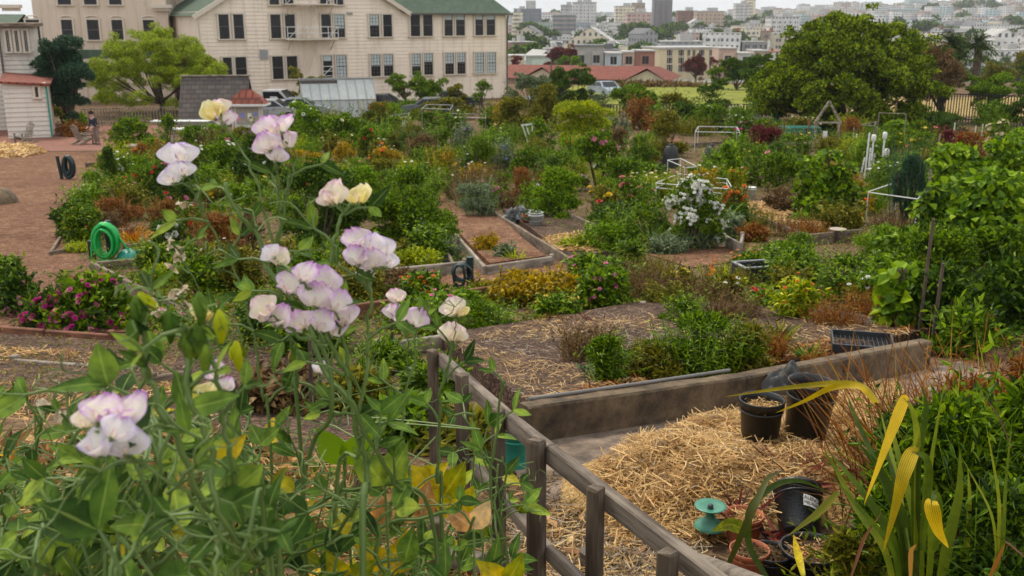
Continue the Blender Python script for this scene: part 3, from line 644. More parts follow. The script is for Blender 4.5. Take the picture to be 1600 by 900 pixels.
# dead brush heap in front of it
# ================================================================== CITY
def citywall(name,c,fx=2.4,fz=3.1,wx=.42,wz=.45,dark=(.10,.11,.13)):
    m,t,o=nt(name); tc=t.nodes.new('ShaderNodeTexCoord'); sp=t.nodes.new('ShaderNodeSeparateXYZ'); t.links.new(tc.outputs['Object'],sp.inputs[0])
    gm=t.nodes.new('ShaderNodeNewGeometry'); sn=t.nodes.new('ShaderNodeSeparateXYZ'); t.links.new(gm.outputs['Normal'],sn.inputs[0])
    h=math_(t,'ADD',sp.outputs[0],sp.outputs[1]); a=math_(t,'FRACT',math_(t,'DIVIDE',h,fx)); b=math_(t,'FRACT',math_(t,'DIVIDE',sp.outputs[2],fz))
    wa=math_(t,'LESS_THAN',math_(t,'ABSOLUTE',math_(t,'SUBTRACT',a,.5)),wx/2); wb=math_(t,'LESS_THAN',math_(t,'ABSOLUTE',math_(t,'SUBTRACT',b,.55)),wz/2)
    v=math_(t,'LESS_THAN',math_(t,'ABSOLUTE',sn.outputs[2]),.3)
    f=math_(t,'MULTIPLY',math_(t,'MULTIPLY',wa,wb),v)
    n=noise(t,.12,4,.7); base=ramp(t,n,[tuple(x*.72 for x in c),c,tuple(min(1,x*1.12) for x in c)],[.3,.5,.7])
    oi=t.nodes.new('ShaderNodeObjectInfo'); hv=math_(t,'ADD',math_(t,'MULTIPLY',oi.outputs['Random'],.5),.72)
    sc_=t.nodes.new('ShaderNodeVectorMath'); sc_.operation='SCALE'; t.links.new(base,sc_.inputs[0]); t.links.new(hv,sc_.inputs[3])
    pbr(t,o,mixc(t,f,sc_.outputs[0],dark),.8); MAT[name]=m; return m
CW={k:citywall('wall_'+k,c) for k,c in {'white':(.74,.72,.69),'cream':(.68,.61,.47),'pale grey':(.44,.44,.44),'tan':(.44,.33,.24),'pink':(.52,.36,.31),'pale blue':(.42,.50,.54),'mint':(.42,.52,.45),'brick red':(.30,.15,.12)}.items()}
CR={k:plain('flatroof_'+k,c,.9,.25,.3) for k,c in {'light':(.42,.41,.39),'dark':(.15,.15,.16),'red':(.30,.13,.09)}.items()}
PROTO={}
def house_proto(k,rf,wd,dp,ht,gable):
    key=(k,rf,wd,dp,ht,gable)
    if key not in PROTO:
        mb=MB(); sx,sy=wd/2,dp/2
        # wall prism
        mb.add([(-sx,-sy,-5),(sx,-sy,-5),(sx,sy,-5),(-sx,sy,-5),(-sx,-sy,ht),(sx,-sy,ht),(sx,sy,ht),(-sx,sy,ht)],[[0,1,5,4],[1,2,6,5],[2,3,7,6],[3,0,4,7]])
        if gable: mb.add([(-sx,-sy,ht),(sx,-sy,ht),(0,-sy,ht+wd*.3),(-sx,sy,ht),(sx,sy,ht),(0,sy,ht+wd*.3)],[[0,1,2],[4,3,5]])
        else: mb.box((-sx*.4,-sy-.5,ht*.5),(wd*.3,1.0,ht*.8)); 
        r=MB()
        if gable: r.add([(-sx-.3,-sy-.3,ht-.2),(0,-sy-.3,ht+wd*.3+.06),(0,sy+.3,ht+wd*.3+.06),(-sx-.3,sy+.3,ht-.2),(sx+.3,-sy-.3,ht-.2),(sx+.3,sy+.3,ht-.2)],[[0,1,2,3],[1,4,5,2]])
        else: r.box((0,0,ht+.12),(wd+.3,dp+.3,.3)); r.box((sx*.3,sy*.2,ht+1.1),(wd*.22,dp*.2,1.8)); r.box((-sx*.5,-sy*.3,ht+.8),(.9,.9,1.3))
        PROTO[key]=(mb.mesh('city_house',CW[k]),r.mesh('roof',CR[rf]))
    return PROTO[key]
keys=list(CW); wts=np.array([.42,.22,.12,.05,.05,.07,.04,.03]); wts/=wts.sum()
m,t,o=nt('far_walls'); at_=t.nodes.new('ShaderNodeAttribute'); at_.attribute_name='rnd'; tc=t.nodes.new('ShaderNodeTexCoord'); sp=t.nodes.new('ShaderNodeSeparateXYZ'); t.links.new(tc.outputs['Object'],sp.inputs[0]); gm=t.nodes.new('ShaderNodeNewGeometry'); sn=t.nodes.new('ShaderNodeSeparateXYZ'); t.links.new(gm.outputs['Normal'],sn.inputs[0])
wa=math_(t,'LESS_THAN',math_(t,'ABSOLUTE',math_(t,'SUBTRACT',math_(t,'FRACT',math_(t,'DIVIDE',math_(t,'ADD',sp.outputs[0],sp.outputs[1]),3.4)),.5)),.24); wb=math_(t,'LESS_THAN',math_(t,'ABSOLUTE',math_(t,'SUBTRACT',math_(t,'FRACT',math_(t,'DIVIDE',sp.outputs[2],3.3)),.5)),.25)
vf=math_(t,'MULTIPLY',math_(t,'MULTIPLY',wa,wb),math_(t,'LESS_THAN',math_(t,'ABSOLUTE',sn.outputs[2]),.3))
pc=ramp(t,at_.outputs['Fac'],[(.66,.64,.61),(.62,.55,.44),(.74,.73,.72),(.46,.46,.47),(.50,.36,.31),(.60,.60,.58),(.42,.52,.52),(.55,.47,.36),(.70,.66,.58)],interp='CONSTANT'); pbr(t,o,mixc(t,vf,pc,(.11,.12,.14)),.8); M_far=m
hn=0; far=MB()
for Y,wd,ht in((318,10,8),(352,10,8),(395,11,9),(440,11,9),(490,12,9),(550,12,9),(615,12,9),(690,12,9),(770,13,9),(860,13,9),(960,13,9),(1060,14,9),(1170,14,9),(1290,15,10),(1420,15,10),(1560,16,10),(1700,17,10),(1850,18,10),(2000,20,10),(2150,20,10),(2300,20,10),(2450,20,10)):
    x=at(786,60,Y)[0]+rs.rand()*wd
    while x<at(1640,60,Y)[0]:
        px=800+x/Y*1500; ww=wd*rs.choice([.7,.9,1,1.5,2.1],p=[.25,.25,.25,.15,.10]); hh=round(ht*rs.choice([.7,.9,1.1,1.5]))
        hid=(1215<px<1395 and Y<1000) or (Y<480 and 1180<px<1420) or (Y<450 and 925<px<1145); yy=Y+rs.randn()*wd*.7
        if hid or rs.rand()<.06: x+=ww; continue
        if hn<296 and Y<1000:
            k=rs.choice(keys,p=wts); rf=rs.choice(['light','light','dark','red'],p=[.4,.25,.25,.10]); g=rs.rand()<.16
            m1,m2=house_proto(k,rf,round(ww),round(wd*1.1),hh,bool(g))
            o=link('city_house',m1,None,(x+ww/2,yy,float(H(x+ww/2,yy))),rs.uniform(-.5,.5)); link('roof',m2,o)
            fr='on the near slope of the city' if Y<500 else ('on the middle slope of the city' if Y<750 else 'on the upper slope of the city')
            rn={'light':'pale','dark':'dark','red':'reddish'}[rf]
            tag(o,f"small {k} house with {rn} {'pitched' if g else 'flat'} roof {fr}",'house',f"{k} houses with {rn} {'pitched' if g else 'flat'} roofs {fr}"); hn+=1
        else:
            z=float(H(x+ww/2,yy)); r_=rs.rand(); a_=rs.uniform(-.4,.4); far.box((x+ww/2,yy,z+hh/2-3),(ww*.96,wd,hh+6),rot=[[math.cos(a_),-math.sin(a_),0],[math.sin(a_),math.cos(a_),0],[0,0,1]],rnd=r_)
            if rs.rand()<.5: far.box((x+ww*.4,yy,z+hh+.7),(ww*.3,wd*.3,1.8),rnd=rs.rand())
        x+=ww*1.02
o=far.build('distant_houses',M_far); tag(o,'mass of tiny pale houses covering the farthest slopes',None,None,'stuff')
# landmark towers
def tower(px0,px1,pyt,Y,wall,label,crown=0,dp=None,fx=3.2,fz=3.0,wx=.6,wz=.5):
    Y=Y*.72 if Y>900 else Y
    a=at(px0,pyt,Y); b=at(px1,pyt,Y); wd=b[0]-a[0]; z0=float(H(a[0],Y)); ht=a[2]-z0; dp=dp or wd*.8
    mat=CW.get(wall) or citywall('tower_'+wall[0],wall[1],fx,fz,wx,wz,(.16,.18,.20))
    o=empty('tower_block' if ht>22 else 'apartment_building',((a[0]+b[0])/2,Y,z0),label,'tower block' if ht>22 else 'building')
    m=MB(); m.box((0,dp/2,ht/2-3),(wd,dp,ht+6))
    for q in range(3): m.box((-wd/2+wd*(q+.5)/3,-.4,ht/2-1),(wd*.16,1,ht-1))
    m.build('wall',mat,o)
    m=MB(); m.box((0,dp/2,ht+.25),(wd+.8,dp+.8,.5)); m.box((wd*.12,dp/2,ht+1.6+crown),(wd*.36,dp*.4,3.2+crown*2))
    if crown: m.box((-wd*.2,dp*.6,ht+1.2),(wd*.2,dp*.3,2.4))
    m.build('roof',CR['light'],o); return o
tower(800,817,20,1150,'cream','tall pale cream tower block closest to the green-roofed building')
tower(803,846,14,1250,('slate',(.24,.27,.29)),'slate grey tower block with a stepped domed top',2,fx=4,wx=.8)
tower(864,900,24,1050,('brownish',(.27,.24,.22)),'broad brownish grey banded apartment tower below the white one',fx=12,fz=3.2,wx=.96,wz=.5)
tower(896,932,4,1350,'white','bright white apartment tower standing highest on the skyline',1)
tower(877,897,8,1420,'pale grey','pale grey tower tucked behind the left side of the white tower')
tower(962,992,10,1400,'cream','cream apartment block beside a brown one on the skyline')
tower(988,1008,5,1430,'tan','narrow brown apartment tower joined to the cream block')
tower(1022,1051,0,1300,('brown',(.26,.22,.21)),'square brown tower block standing alone at the top of the hill',0,fx=3,wx=.7,wz=.62)
tower(1150,1172,6,1500,'white','slim white tower beside a taller one at the right of the skyline')
tower(1166,1181,0,1520,'cream','slender cream tower, the rightmost on the skyline',1)
tower(980,1018,20,1150,'pink','pale pink stepped mansion block below the skyline towers')
tower(1090,1132,18,1200,'tan','pale mansion block with arched windows and brick side')
tower(1060,1090,17,1250,'brick red','brick red block left of the arched mansion')
tower(979,1003,48,780,'brick red','pinkish brick apartment block in the middle of the hill')
tower(1160,1198,38,800,'cream','wide cream apartment block with rows of windows near the big tree')
tower(1135,1160,46,830,'mint','pale green and white apartment block left of the wide cream block')
tower(925,950,42,820,'white','bright white low block among trees on the middle slope')
tower(1205,1250,27,1000,'white','white block partly hidden behind the left of the round tree')
# big cream four-storey building and the classical block behind it
WB=Wall((1030,118,330),(1124,118,335),-20.0); Yb=330
bb=empty('cream_apartment_building',(WB.A[0],WB.A[1],-20),'large square cream apartment building with rows of paired windows','building',None,WB.ang)
zt=WB.sz(1075,76)[1]; mb=MB(); mb.box((WB.len/2,8,zt/2-1),(WB.len,16,zt+2)); mb.build('wall',siding('cream_plaster',(.66,.56,.36)),bb)
mb=MB(); mb.box((WB.len/2,7.9,zt+.25),(WB.len+.9,17,.5)); mb.build('roof',CR['light'],bb)
wm=MB(); wm.box((0,-.02,1.1),(.9,.06,2.2)); wmesh=wm.mesh('window',M_glass); fm=MB(); fm.box((0,-.06,1.1),(.1,.06,2.2)); fm.box((0,-.06,-.1),(1.2,.2,.2)); fm.box((0,-.06,2.35),(1.2,.1,.2)); fmesh=fm.mesh('frame',M_trim)
for py in(89,99,112):
    for px in(1044,1048,1062,1066,1076,1084,1094,1098,1110,1115):
        s0,z0=WB.sz(px,py); q=link('window',wmesh,bb,(s0,-.03,z0)); link('frame',fmesh,q)
tower(1037,1098,66,420,('classical',(.30,.30,.32)),'grey colonnaded block with tall dark windows behind the cream building',fx=2.6,fz=9,wx=.5,wz=.8)
# near row at the foot of the city
for a,b,t_,wl,lb in((862,876,75,'pale grey','grey'),(896,944,72,'pale grey','grey gabled Victorian row house with bay windows'),(945,972,84,'pale blue','pale bluish bay-fronted row house right of the grey Victorian'),(973,992,82,'pink','pink plastered row house with a tall window'),(993,1024,80,'brick red','reddish brick house with tiled porch left of the cream building'),(822,860,88,'mint','pale green long low house left of the dark red tree'),(790,820,88,'cream','low cream house with small windows behind the red tiled roof'),(1123,1152,76,'pink','pinkish house against the right side of the cream building'),(1152,1178,84,'white','white low house right of the pinkish one'),(1178,1200,80,'tan','tan house with reddish roof half behind the trees')):
    if len(lb)<8: continue
    Y=300; A=at(a,t_,Y); B=at(b,t_,Y); wd=B[0]-A[0]; z0=float(H(A[0],Y)); ht=A[2]-z0
    o=empty('row_house',((A[0]+B[0])/2,Y,z0),lb,'house'); m=MB(); m.box((0,5,ht/2-1),(wd*.98,10,ht+2))
    nb=max(1,int(wd/4)); m_=plain('housewall_'+wl,{'pale grey':(.36,.34,.31),'pale blue':(.46,.50,.50),'pink':(.52,.37,.29),'brick red':(.32,.14,.10),'mint':(.48,.53,.44),'cream':(.58,.50,.38),'white':(.62,.6,.55),'tan':(.44,.33,.25)}[wl],.8,.15,.4)
    for q in range(nb): m.box((-wd/2+wd*(q+.5)/nb,-.35,ht*.5),(wd/nb*.55,.9,ht*.72))
    m.build('wall',m_,o); m=MB(); m.box((0,4.8,ht+.15),(wd*1.02,11,.35)); m.build('roof',CR['dark' if wl in('pale grey',) else 'light'],o)
    for fl in range(max(1,int(ht/3.4))):
        for q in range(nb):
            for dx in(-.45,.45): link('window',WSM if 0 else wmesh,o,(-wd/2+wd*(q+.5)/nb+dx*1.1,-.82,ht*.2+fl*3.0))
# ================================================================== PLANTS
def ell_leaves(mb,c,R,L,W,dens,mi=0,shape=4,up=.25,cull=-99,inner=.25,fold=.22,curl=.2,out=.7):
    R=np.array(R,float); a,b,cc=R; area=4*math.pi*(((a*b)**1.6+(a*cc)**1.6+(b*cc)**1.6)/3)**(1/1.6)
    n=int(min(9000,max(10,dens*area/(L*W*.55)))); d=unit(rs.randn(n,3)); d[:,2]=np.where(d[:,2]<-.3,-d[:,2]*rs.rand(n),d[:,2]); d=unit(d)
    r=np.where(rs.rand(n)<inner,rs.rand(n)*.8,.78+.3*rs.rand(n))[:,None]
    P=np.array(c)+d*R*r; k=P[:,2]>cull; P=P[k]; d=d[k]; n=len(P)
    D=unit(d*out+rs.randn(n,3)*.75+np.array([0,0,up])); N=unit(d*.5+rs.randn(n,3)*.5+np.array([0,0,.6]))
    mb.leaves(P,D,N,L*(.6+.8*rs.rand(n)),W*(.6+.8*rs.rand(n)),mi,shape=shape,fold=fold,curl=curl)
    return P,d
def clump_bush(w,d,h,L,dens=1.6,lumps=9,shape=4,asp=.5,up=.25,base=0,upright=0):
    mb=MB(); surf=[]
    lumps=int(lumps*1.7); ex,ey=rs.uniform(.8,1.15,2)
    for q in range(lumps):
        th=rs.rand()*6.28; rr=rs.rand()**.6*.92; z=rs.uniform(.08,.95)*h
        sp=1-.6*(z/h)**2 if not upright else .9; sp*=ex
        f=rs.uniform(.09,.30)
        P,dd=ell_leaves(mb,(math.cos(th)*rr*w/2*sp,math.sin(th)*rr*d/2*sp,max(z,f*h*.5)),(w/2*f*1.5,d/2*f*1.5,h*f*.62),L,L*asp,dens,0,shape,up,cull=.0)
        k=dd[:,2]>-.1; surf.append(np.concatenate([P[k],dd[k]],1))
    # stray shoots
    n=int(26+lumps*4); d_=unit(rs.randn(n,3)+np.array([0,0,1.2])); P=d_*np.array([w*.40,d*.40,h*.55])*rs.uniform(.4,1.05,(n,1))+np.array([0,0,h*.28]); D=unit(d_+rs.randn(n,3)*.3)
    for q in range(n):
        ln=rs.uniform(.10,.55)*h+L; t_=np.linspace(0,1,4)[:,None]; pts=P[q]+D[q]*ln*t_; m=5
        pp=P[q]+D[q]*ln*rs.rand(m,1); mb.leaves(pp,unit(D[q]*.6+rs.randn(m,3)*.7),unit(rs.randn(m,3)+np.array([0,0,.8])),L*(.5+.8*rs.rand(m)),L*asp*.8,0,shape=shape); mb.blade([P[q]-D[q]*ln*.3,P[q]+D[q]*ln*.5,P[q]+D[q]*ln],L*.06)
    return mb,np.concatenate(surf,0)
BL={}
def blossom_mesh(kind,colour):
    key=(kind,colour)
    if key in BL: return BL[key]
    mb=MB()
    if kind=='rose':
        for ring,(n,r,tilt) in enumerate(((6,.5,.25),(5,.36,.7),(4,.2,1.3))):
            th=np.arange(n)*6.283/n+ring*.5; D=np.stack([np.cos(th),np.sin(th),np.full(n,tilt)],1); N=np.stack([-np.cos(th)*tilt,-np.sin(th)*tilt,np.ones(n)],1)
            mb.leaves(np.zeros((n,3))+np.array([0,0,.08*ring]),D,N,r*1.1,r*1.15,0,fold=.12,curl=-.15,shape=6)
        BL[key]=mb.mesh('blossom',[F_(colour)])
    elif kind=='daisy':
        n=9; th=np.arange(n)*6.283/n; D=np.stack([np.cos(th),np.sin(th),np.full(n,.25)],1); N=np.tile([0,0,1.],(n,1))
        mb.leaves(np.zeros((n,3)),D,N,.5,.26,0,fold=.05,curl=.1,shape=4); mb.lathe([(.0,.1),(.1,.09),(.14,.0)],sides=8,mi=1)
        BL[key]=mb.mesh('blossom',[F_(colour),L_('gold')])
    elif kind=='cluster':
        for (ox,oy,oz) in((0,0,.1),(.62,.1,-.05),(-.5,.35,-.05),(-.1,-.62,-.1)):
            for ring,(n,r,tilt) in enumerate(((6,.36,.3),(5,.25,.9),(3,.14,1.4))):
                th=np.arange(n)*6.283/n+ring*.5+ox; D=np.stack([np.cos(th),np.sin(th),np.full(n,tilt)],1); N=np.stack([-np.cos(th)*tilt,-np.sin(th)*tilt,np.ones(n)],1); mb.leaves(np.zeros((n,3))+np.array([ox,oy,oz+.06*ring]),D,N,r*1.1,r*1.2,0,fold=.12,curl=-.15,shape=6)
        BL[key]=mb.mesh('blossom',[F_(colour)])
    else: # spike
        n=34; z=rs.rand(n); th=rs.rand(n)*6.28; P=np.stack([np.cos(th)*.06,np.sin(th)*.06,z*2.2],1); D=np.stack([np.cos(th),np.sin(th),np.full(n,.6)],1)
        mb.leaves(P,D,unit(rs.randn(n,3)),.30*(1.15-z),.2*(1.15-z),0,shape=4)
        BL[key]=mb.mesh('blossom',[F_(colour)])
    return BL[key]
def add_blossoms(parent,surf,n,kind,colour,size,seedup=.5):
    ok=surf[(surf[:,4]<.35)] if len(surf[(surf[:,4]<.35)])>5 else surf
    c=np.array([ok[:,0].mean(),ok[:,1].mean(),ok[:,2].max()*.48]); ex=np.abs(ok[:,:3]-c).max(0)+1e-6; q=(((ok[:,:3]-c)/ex)**2).sum(1)+.9*(-(ok[:,1]-c[1])/ex[1]); ok=ok[q>np.quantile(q,.5)] if len(ok)>30 else ok
    n=min(n,95)
    for i in rs.choice(len(ok),min(n,len(ok)),replace=False):
        p=ok[i,:3]; d=unit(ok[i,3:]+np.array([0,-.25,seedup])+rs.randn(3)*.25)
        o=link('blossom',blossom_mesh(kind,colour),parent,p+d*size*.25); s=size*rs.uniform(.7,1.25); o.scale=(s,s,s)
        o.rotation_euler=Vector(d).to_track_quat('Z','Y').to_euler()
KN={'bush':'shrub','perennial':'perennial_plant','rose':'rose_bush','wisp':'dry_stalk_plant','strap':'strap_leaf_plant','vine':'climbing_bean','conifer':'columnar_shrub','fern':'feathery_plant','herb':'herb_plant'}
KC={'bush':'shrub','perennial':'plant','rose':'rose bush','wisp':'dry plant','strap':'plant','vine':'bean plant','conifer':'shrub','fern':'plant','herb':'herb'}
def plant(px,py,wpx,hpx,kind,pal,label,fl=None,group=None,dz=0,Lk=None,dens=None,cat=None,dist=None,lumps=None):
    g=G(px,py,dz) if dist is None else at(px,py,dist); s=PS(g); W=wpx*s; Hh=hpx*s; D=min(W,3.0)*.85
    Lmin=3.6*s; g=g+np.array([0,D*.35,0]) if D>.5 else g
    root=empty(KN[kind],(g[0],g[1],float(H(g[0],g[1]))+dz-.03 if dist is None else g[2]),label,cat or KC[kind],group,0)
    if kind in('bush','perennial','rose','fern'):
        L=max(Lmin,Lk or {'bush':.07,'perennial':.08,'rose':.075,'fern':.052}[kind])*rs.uniform(.85,1.3)
        if kind in('perennial','fern') and lumps is None: lumps=5
        mb,surf=clump_bush(W,D,Hh,L,dens or 1.5,lumps or (11 if wpx>60 else 8),shape=6 if g[1]<16 else 4,asp={'bush':.5,'perennial':.42,'rose':.55,'fern':.25}[kind],up=.35)
        if kind in('perennial','fern'):
            n=int(18+wpx*.55); add=[]
            for q in range(n):
                a=rs.rand()*6.28; r_=math.sqrt(rs.rand()); p0=np.array([math.cos(a)*r_*W*.28,math.sin(a)*r_*D*.28,0]); p1=p0*rs.uniform(1.3,2.0)+np.array([0,0,Hh*rs.uniform(.5,1.2)]); m=int(12+Hh*14/max(L,.05)*.12); t_=rs.uniform(.15,1,m)[:,None]
                pp=p0+(p1-p0)*t_+[0,0,.0]; dd=unit(np.stack([rs.randn(m),rs.randn(m),rs.rand(m)*.9-.1],1)); mb.leaves(pp,dd,unit(np.stack([rs.randn(m)*.5,rs.randn(m)*.5,np.ones(m)],1)),L*rs.uniform(.6,1.5,m),L*(.4 if kind=='perennial' else .2),0,shape=4,curl=.3); add.append(np.concatenate([p1,unit(p1-p0)]))
                mb.blade([p0,(p0+p1)/2+rs.randn(3)*.02,p1],max(.006,.8*s)); 
            surf=np.concatenate([surf,np.repeat(np.array(add),6,0)],0)
        mb.build('foliage',L_(pal),root)
        mb=MB()
        for q in range(5):
            a=rs.rand()*6.28; mb.tube([(0,0,0),(math.cos(a)*W*.12,math.sin(a)*D*.12,Hh*.3),(math.cos(a)*W*.3,math.sin(a)*D*.3,Hh*.72)],[.02+.012*Hh,.012+.008*Hh,.004],4)
        mb.build('stem',M_bark,root)
    elif kind=='conifer':
        mb=MB(); L=max(Lmin,.06)
        for z in np.linspace(.12,.88,7): ell_leaves(mb,(rs.randn()*.04*W,rs.randn()*.04*W,z*Hh),(W*.5*(1-.5*abs(z-.45)),W*.5*(1-.5*abs(z-.45)),Hh*.14),L,L*.4,1.8,up=1.2)
        mb.build('foliage',L_(pal),root); surf=np.zeros((0,6)); mb=MB(); mb.tube([(0,0,0),(0,0,Hh*.4)],[.05,.03],5); mb.build('stem',M_bark,root)
    elif kind=='wisp':
        mb=MB(); n=int(min(420,70+wpx*2.2)); P=np.stack([rs.uniform(-.42,.42,n)*W,rs.uniform(-.42,.42,n)*D,np.zeros(n)],1); D_=unit(np.stack([rs.randn(n)*.35,rs.randn(n)*.35,np.ones(n)],1)); ln=Hh*rs.uniform(.5,1.05,n)
        mb.blades(P,D_,ln,max(.006,.9*s),.12,4); 
        m=n*7; i=rs.randint(0,n,m); t_=rs.uniform(.3,1,m)[:,None]; PP=P[i]+D_[i]*ln[i][:,None]*t_; mb.leaves(PP,unit(D_[i]+rs.randn(m,3)*.8),unit(rs.randn(m,3)),max(Lmin*.8,.04),max(Lmin*.35,.012),0,shape=4)
        mb.build('stalks',L_(pal),root); surf=np.concatenate([P+D_*ln[:,None],D_],1)
    elif kind=='strap':
        mb=MB(); n=int(min(160,30+wpx*.8)); P=np.stack([rs.randn(n)*.10*W,rs.randn(n)*.10*D,np.zeros(n)],1); th=rs.rand(n)*6.28; t_=rs.uniform(.15,.9,n)
        D_=unit(np.stack([np.cos(th)*t_,np.sin(th)*t_,np.ones(n)],1)); mb.blades(P,D_,Hh*rs.uniform(.8,1.35,n),max(.022,1.8*s),rs.uniform(.2,.8,n),5); mb.build('leaves',L_(pal),root); surf=np.concatenate([P+D_*Hh,D_],1)
    elif kind=='vine':
        mb=MB(); L=max(Lmin,Lk or .12); surf=[]
        for q in range(lumps or 9):
            z=(q+.5)/(lumps or 9); P,d=ell_leaves(mb,(rs.randn()*.10*W,rs.randn()*.1*D,z*Hh*.95),(W*.36*(1.15-.5*z),D*.36*(1.15-.5*z),Hh*.1),L,L*.8,dens or 1.1,0,6,up=-.25,cull=0,fold=.12,curl=.3); surf.append(np.concatenate([P,d],1))
        mb.build('foliage',L_(pal),root); surf=np.concatenate(surf,0); mb=MB()
        for q in range(3): mb.tube([(rs.randn()*.1*W,rs.randn()*.1*D,0),(rs.randn()*.05*W,0,Hh*.98)],.012,4)
        mb.build('pole',M_board,root)
    elif kind=='herb':
        mb=MB(); L=max(Lmin,Lk or .055); n=int(14+wpx*.5)
        surf=[]
        for q in range(n):
            a=rs.rand()*6.28; r=math.sqrt(rs.rand()); p0=np.array([math.cos(a)*r*W*.3,math.sin(a)*r*D*.3,0]); p1=p0*1.6+np.array([0,0,Hh*rs.uniform(.6,1.05)]); mb.tube([p0,(p0+p1)/2+rs.randn(3)*.02,p1],[.006,.005,.003],4,cap=False)
            m=16; t_=np.linspace(.2,1,m)[:,None]; pp=p0+(p1-p0)*t_; mb.leaves(pp,unit(np.stack([rs.randn(m),rs.randn(m),rs.rand(m)*.6],1)),unit(np.stack([rs.randn(m)*.3,rs.randn(m)*.3,np.ones(m)],1)),L*(.7+.6*rs.rand(m)),L*.42,0,shape=6,curl=.3); surf.append(np.concatenate([p1,[0,0,1]]))
        mb.build('foliage',L_(pal),root); surf=np.array(surf)
    if fl and len(surf):
        for (fk,fc,fn,fs) in fl: add_blossoms(root,surf,fn,fk,fc,max(fs,3.2*s))
    return root
def tree(px,py,wpx,hpx,pal,label,trunk_h=.25,lumps=26,L=.16,dens=1.3,cy=.6,dist=None,flat=False,asp=.5,up=.2,name='broadleaf_tree',group=None,spread=.5,fs=(.16,.30),cat='tree',dome=None):
    g=G(px,py) if dist is None else at(px,py,dist); s=PS(g); W=wpx*s; Hh=hpx*s; L=max(L,3.0*s)
    z0=float(H(g[0],g[1])) if dist is None or dist>25 else g[2]
    root=empty(name,(g[0],g[1],z0),label,cat,group); Hh=Hh+(g[2]-z0)
    mb=MB(); tops=[]
    for q in range(lumps):
        th=rs.rand()*6.28; u=rs.rand()
        zz=trunk_h+(1-trunk_h)*(.12+.76*rs.rand()); env=math.sqrt(max(.05,1-((zz-cy)/(1.05-trunk_h if zz<cy else 1.1-cy))**2)) if not flat else 1
        rr=math.sqrt(rs.rand())*spread*env*.8; f=rs.uniform(*fs); c=np.array([math.cos(th)*rr*W,math.sin(th)*rr*W*.9,zz*Hh])
        if dome:
            el=math.asin(min(1,rs.rand()*1.06-.06)); sh=rs.uniform(.70,.93) if rs.rand()<.8 else rs.uniform(.3,.7); c=np.array([math.cos(th)*math.cos(el)*W*.5*sh,math.sin(th)*math.cos(el)*W*.45*sh,Hh*(dome+(.98-dome)*math.sin(el)*sh)])
            if el<.12: c[2]-=rs.rand()*Hh*dome*.7
        tops.append(c)
        rx=f*(W*.45+Hh*.5)*.62; ell_leaves(mb,c,(rx,rx,rx*(.4 if flat else .8)),L,L*asp,dens,0,4,up,cull=.1*Hh,inner=.1)
        for k_ in range(3):
            c2=c+rs.randn(3)*rx*.62; ell_leaves(mb,c2,(rx*.5,rx*.5,rx*.38),L,L*asp,dens*.8,0,4,up,cull=.1*Hh,inner=.1)
    mb.build('crown',L_(pal),root)
    mb=MB(); r=.028*Hh+.03
    mb.tube([(0,0,-.2),(.04*Hh,0,Hh*trunk_h*.7),(0,.0,Hh*min(.9,trunk_h+.25))],[r*1.3,r,r*.6],8)
    for c in tops[:14]: mb.tube([(0,0,Hh*trunk_h*.75),c*np.array([.4,.4,.3])+np.array([0,0,Hh*trunk_h*.6]),c],[r*.6,r*.35,r*.1],5,cap=False)
    mb.build('trunk',M_bark,root); return root
# --- named trees
tree(1312,200,296,181,'tree','huge round evergreen tree with dense glossy leaf clusters',.02,270,.20,1.05,.40,spread=.58,fs=(.06,.135),asp=.6,up=.5,dome=.20)
tree(1212,188,110,80,'tree','low leafy lobe tree at the left foot of the huge round tree',.05,22,.17,1.2,.5)
tree(112,205,78,150,'blue','dark blue-green wind-shaped cypress beside the annex',.18,20,.16,1.7,.62,asp=.3,up=.1,name='cypress_tree')
tree(252,194,236,144,'willow','wide bright yellow-green tree in front of the beige building',.18,120,.17,.8,.55,asp=.22,up=-.2,fs=(.07,.14),dome=.32,dist=74)
tree(308,193,90,100,'olive','olive green loose tree right of the bright yellow-green one',.2,16,.13,1.1,.6,dist=76)
tree(478,175,56,62,'olive','small dark bare-tipped tree in front of the fire escape',.3,10,.12,.9)
tree(632,172,62,55,'mid','small open tree with a forked trunk against the clapboard wall',.42,10,.12,1.2,flat=True)
tree(672,172,64,52,'mid','small rounded tree leaning right beside the forked one',.3,10,.12,1.3)
tree(752,176,30,52,'mid','thin young tree by the building corner',.3,8,.12,.9)
tree(716,172,34,40,'olive','wispy bush-like tree left of the thin young tree',.2,8,.12,.9)
tree(530,180,40,56,'grey','narrow grey-green upright shrub before the pale greenhouse',.05,9,.12,1.2,up=1.2,name='tall_shrub',cat='shrub')
tree(830,172,78,60,'grey','grey-green bushy tree in front of the red tiled roof',.05,16,.14,1.4)
tree(893,174,82,62,'dark','dark green bushy tree right of the grey-green one',.05,16,.14,1.4)
tree(866,108,30,34,'wine','dark red-leaved round tree left of the grey row houses',.15,14,.4,2.0,dist=235)
tree(892,108,34,34,'wine','dark red-leaved round tree touching the row houses',.15,10,.4,1.4,dist=240)
tree(890,112,50,24,'mid','wide low green tree under the dark red trees',.1,10,.4,1.4,dist=215)
tree(804,104,34,18,'wine','low dark red tree above the red tiled roof',.1,6,.4,1.4,dist=200)
tree(1086,116,34,26,'wine','dark purple round tree in front of the cream building',.3,16,.4,2.0,dist=225)
tree(1122,118,40,24,'wine','spreading dark red-brown tree right of the purple round one',.2,9,.4,1.4,dist=225)
tree(1150,140,62,48,'dark','dark green hedge-like tree at the end of the lawn',.05,16,.2,1.4,dist=110)
tree(1120,135,36,28,'mid','low green tree beside the dark hedge-like tree on the lawn edge',.05,9,.2,1.4,dist=112)
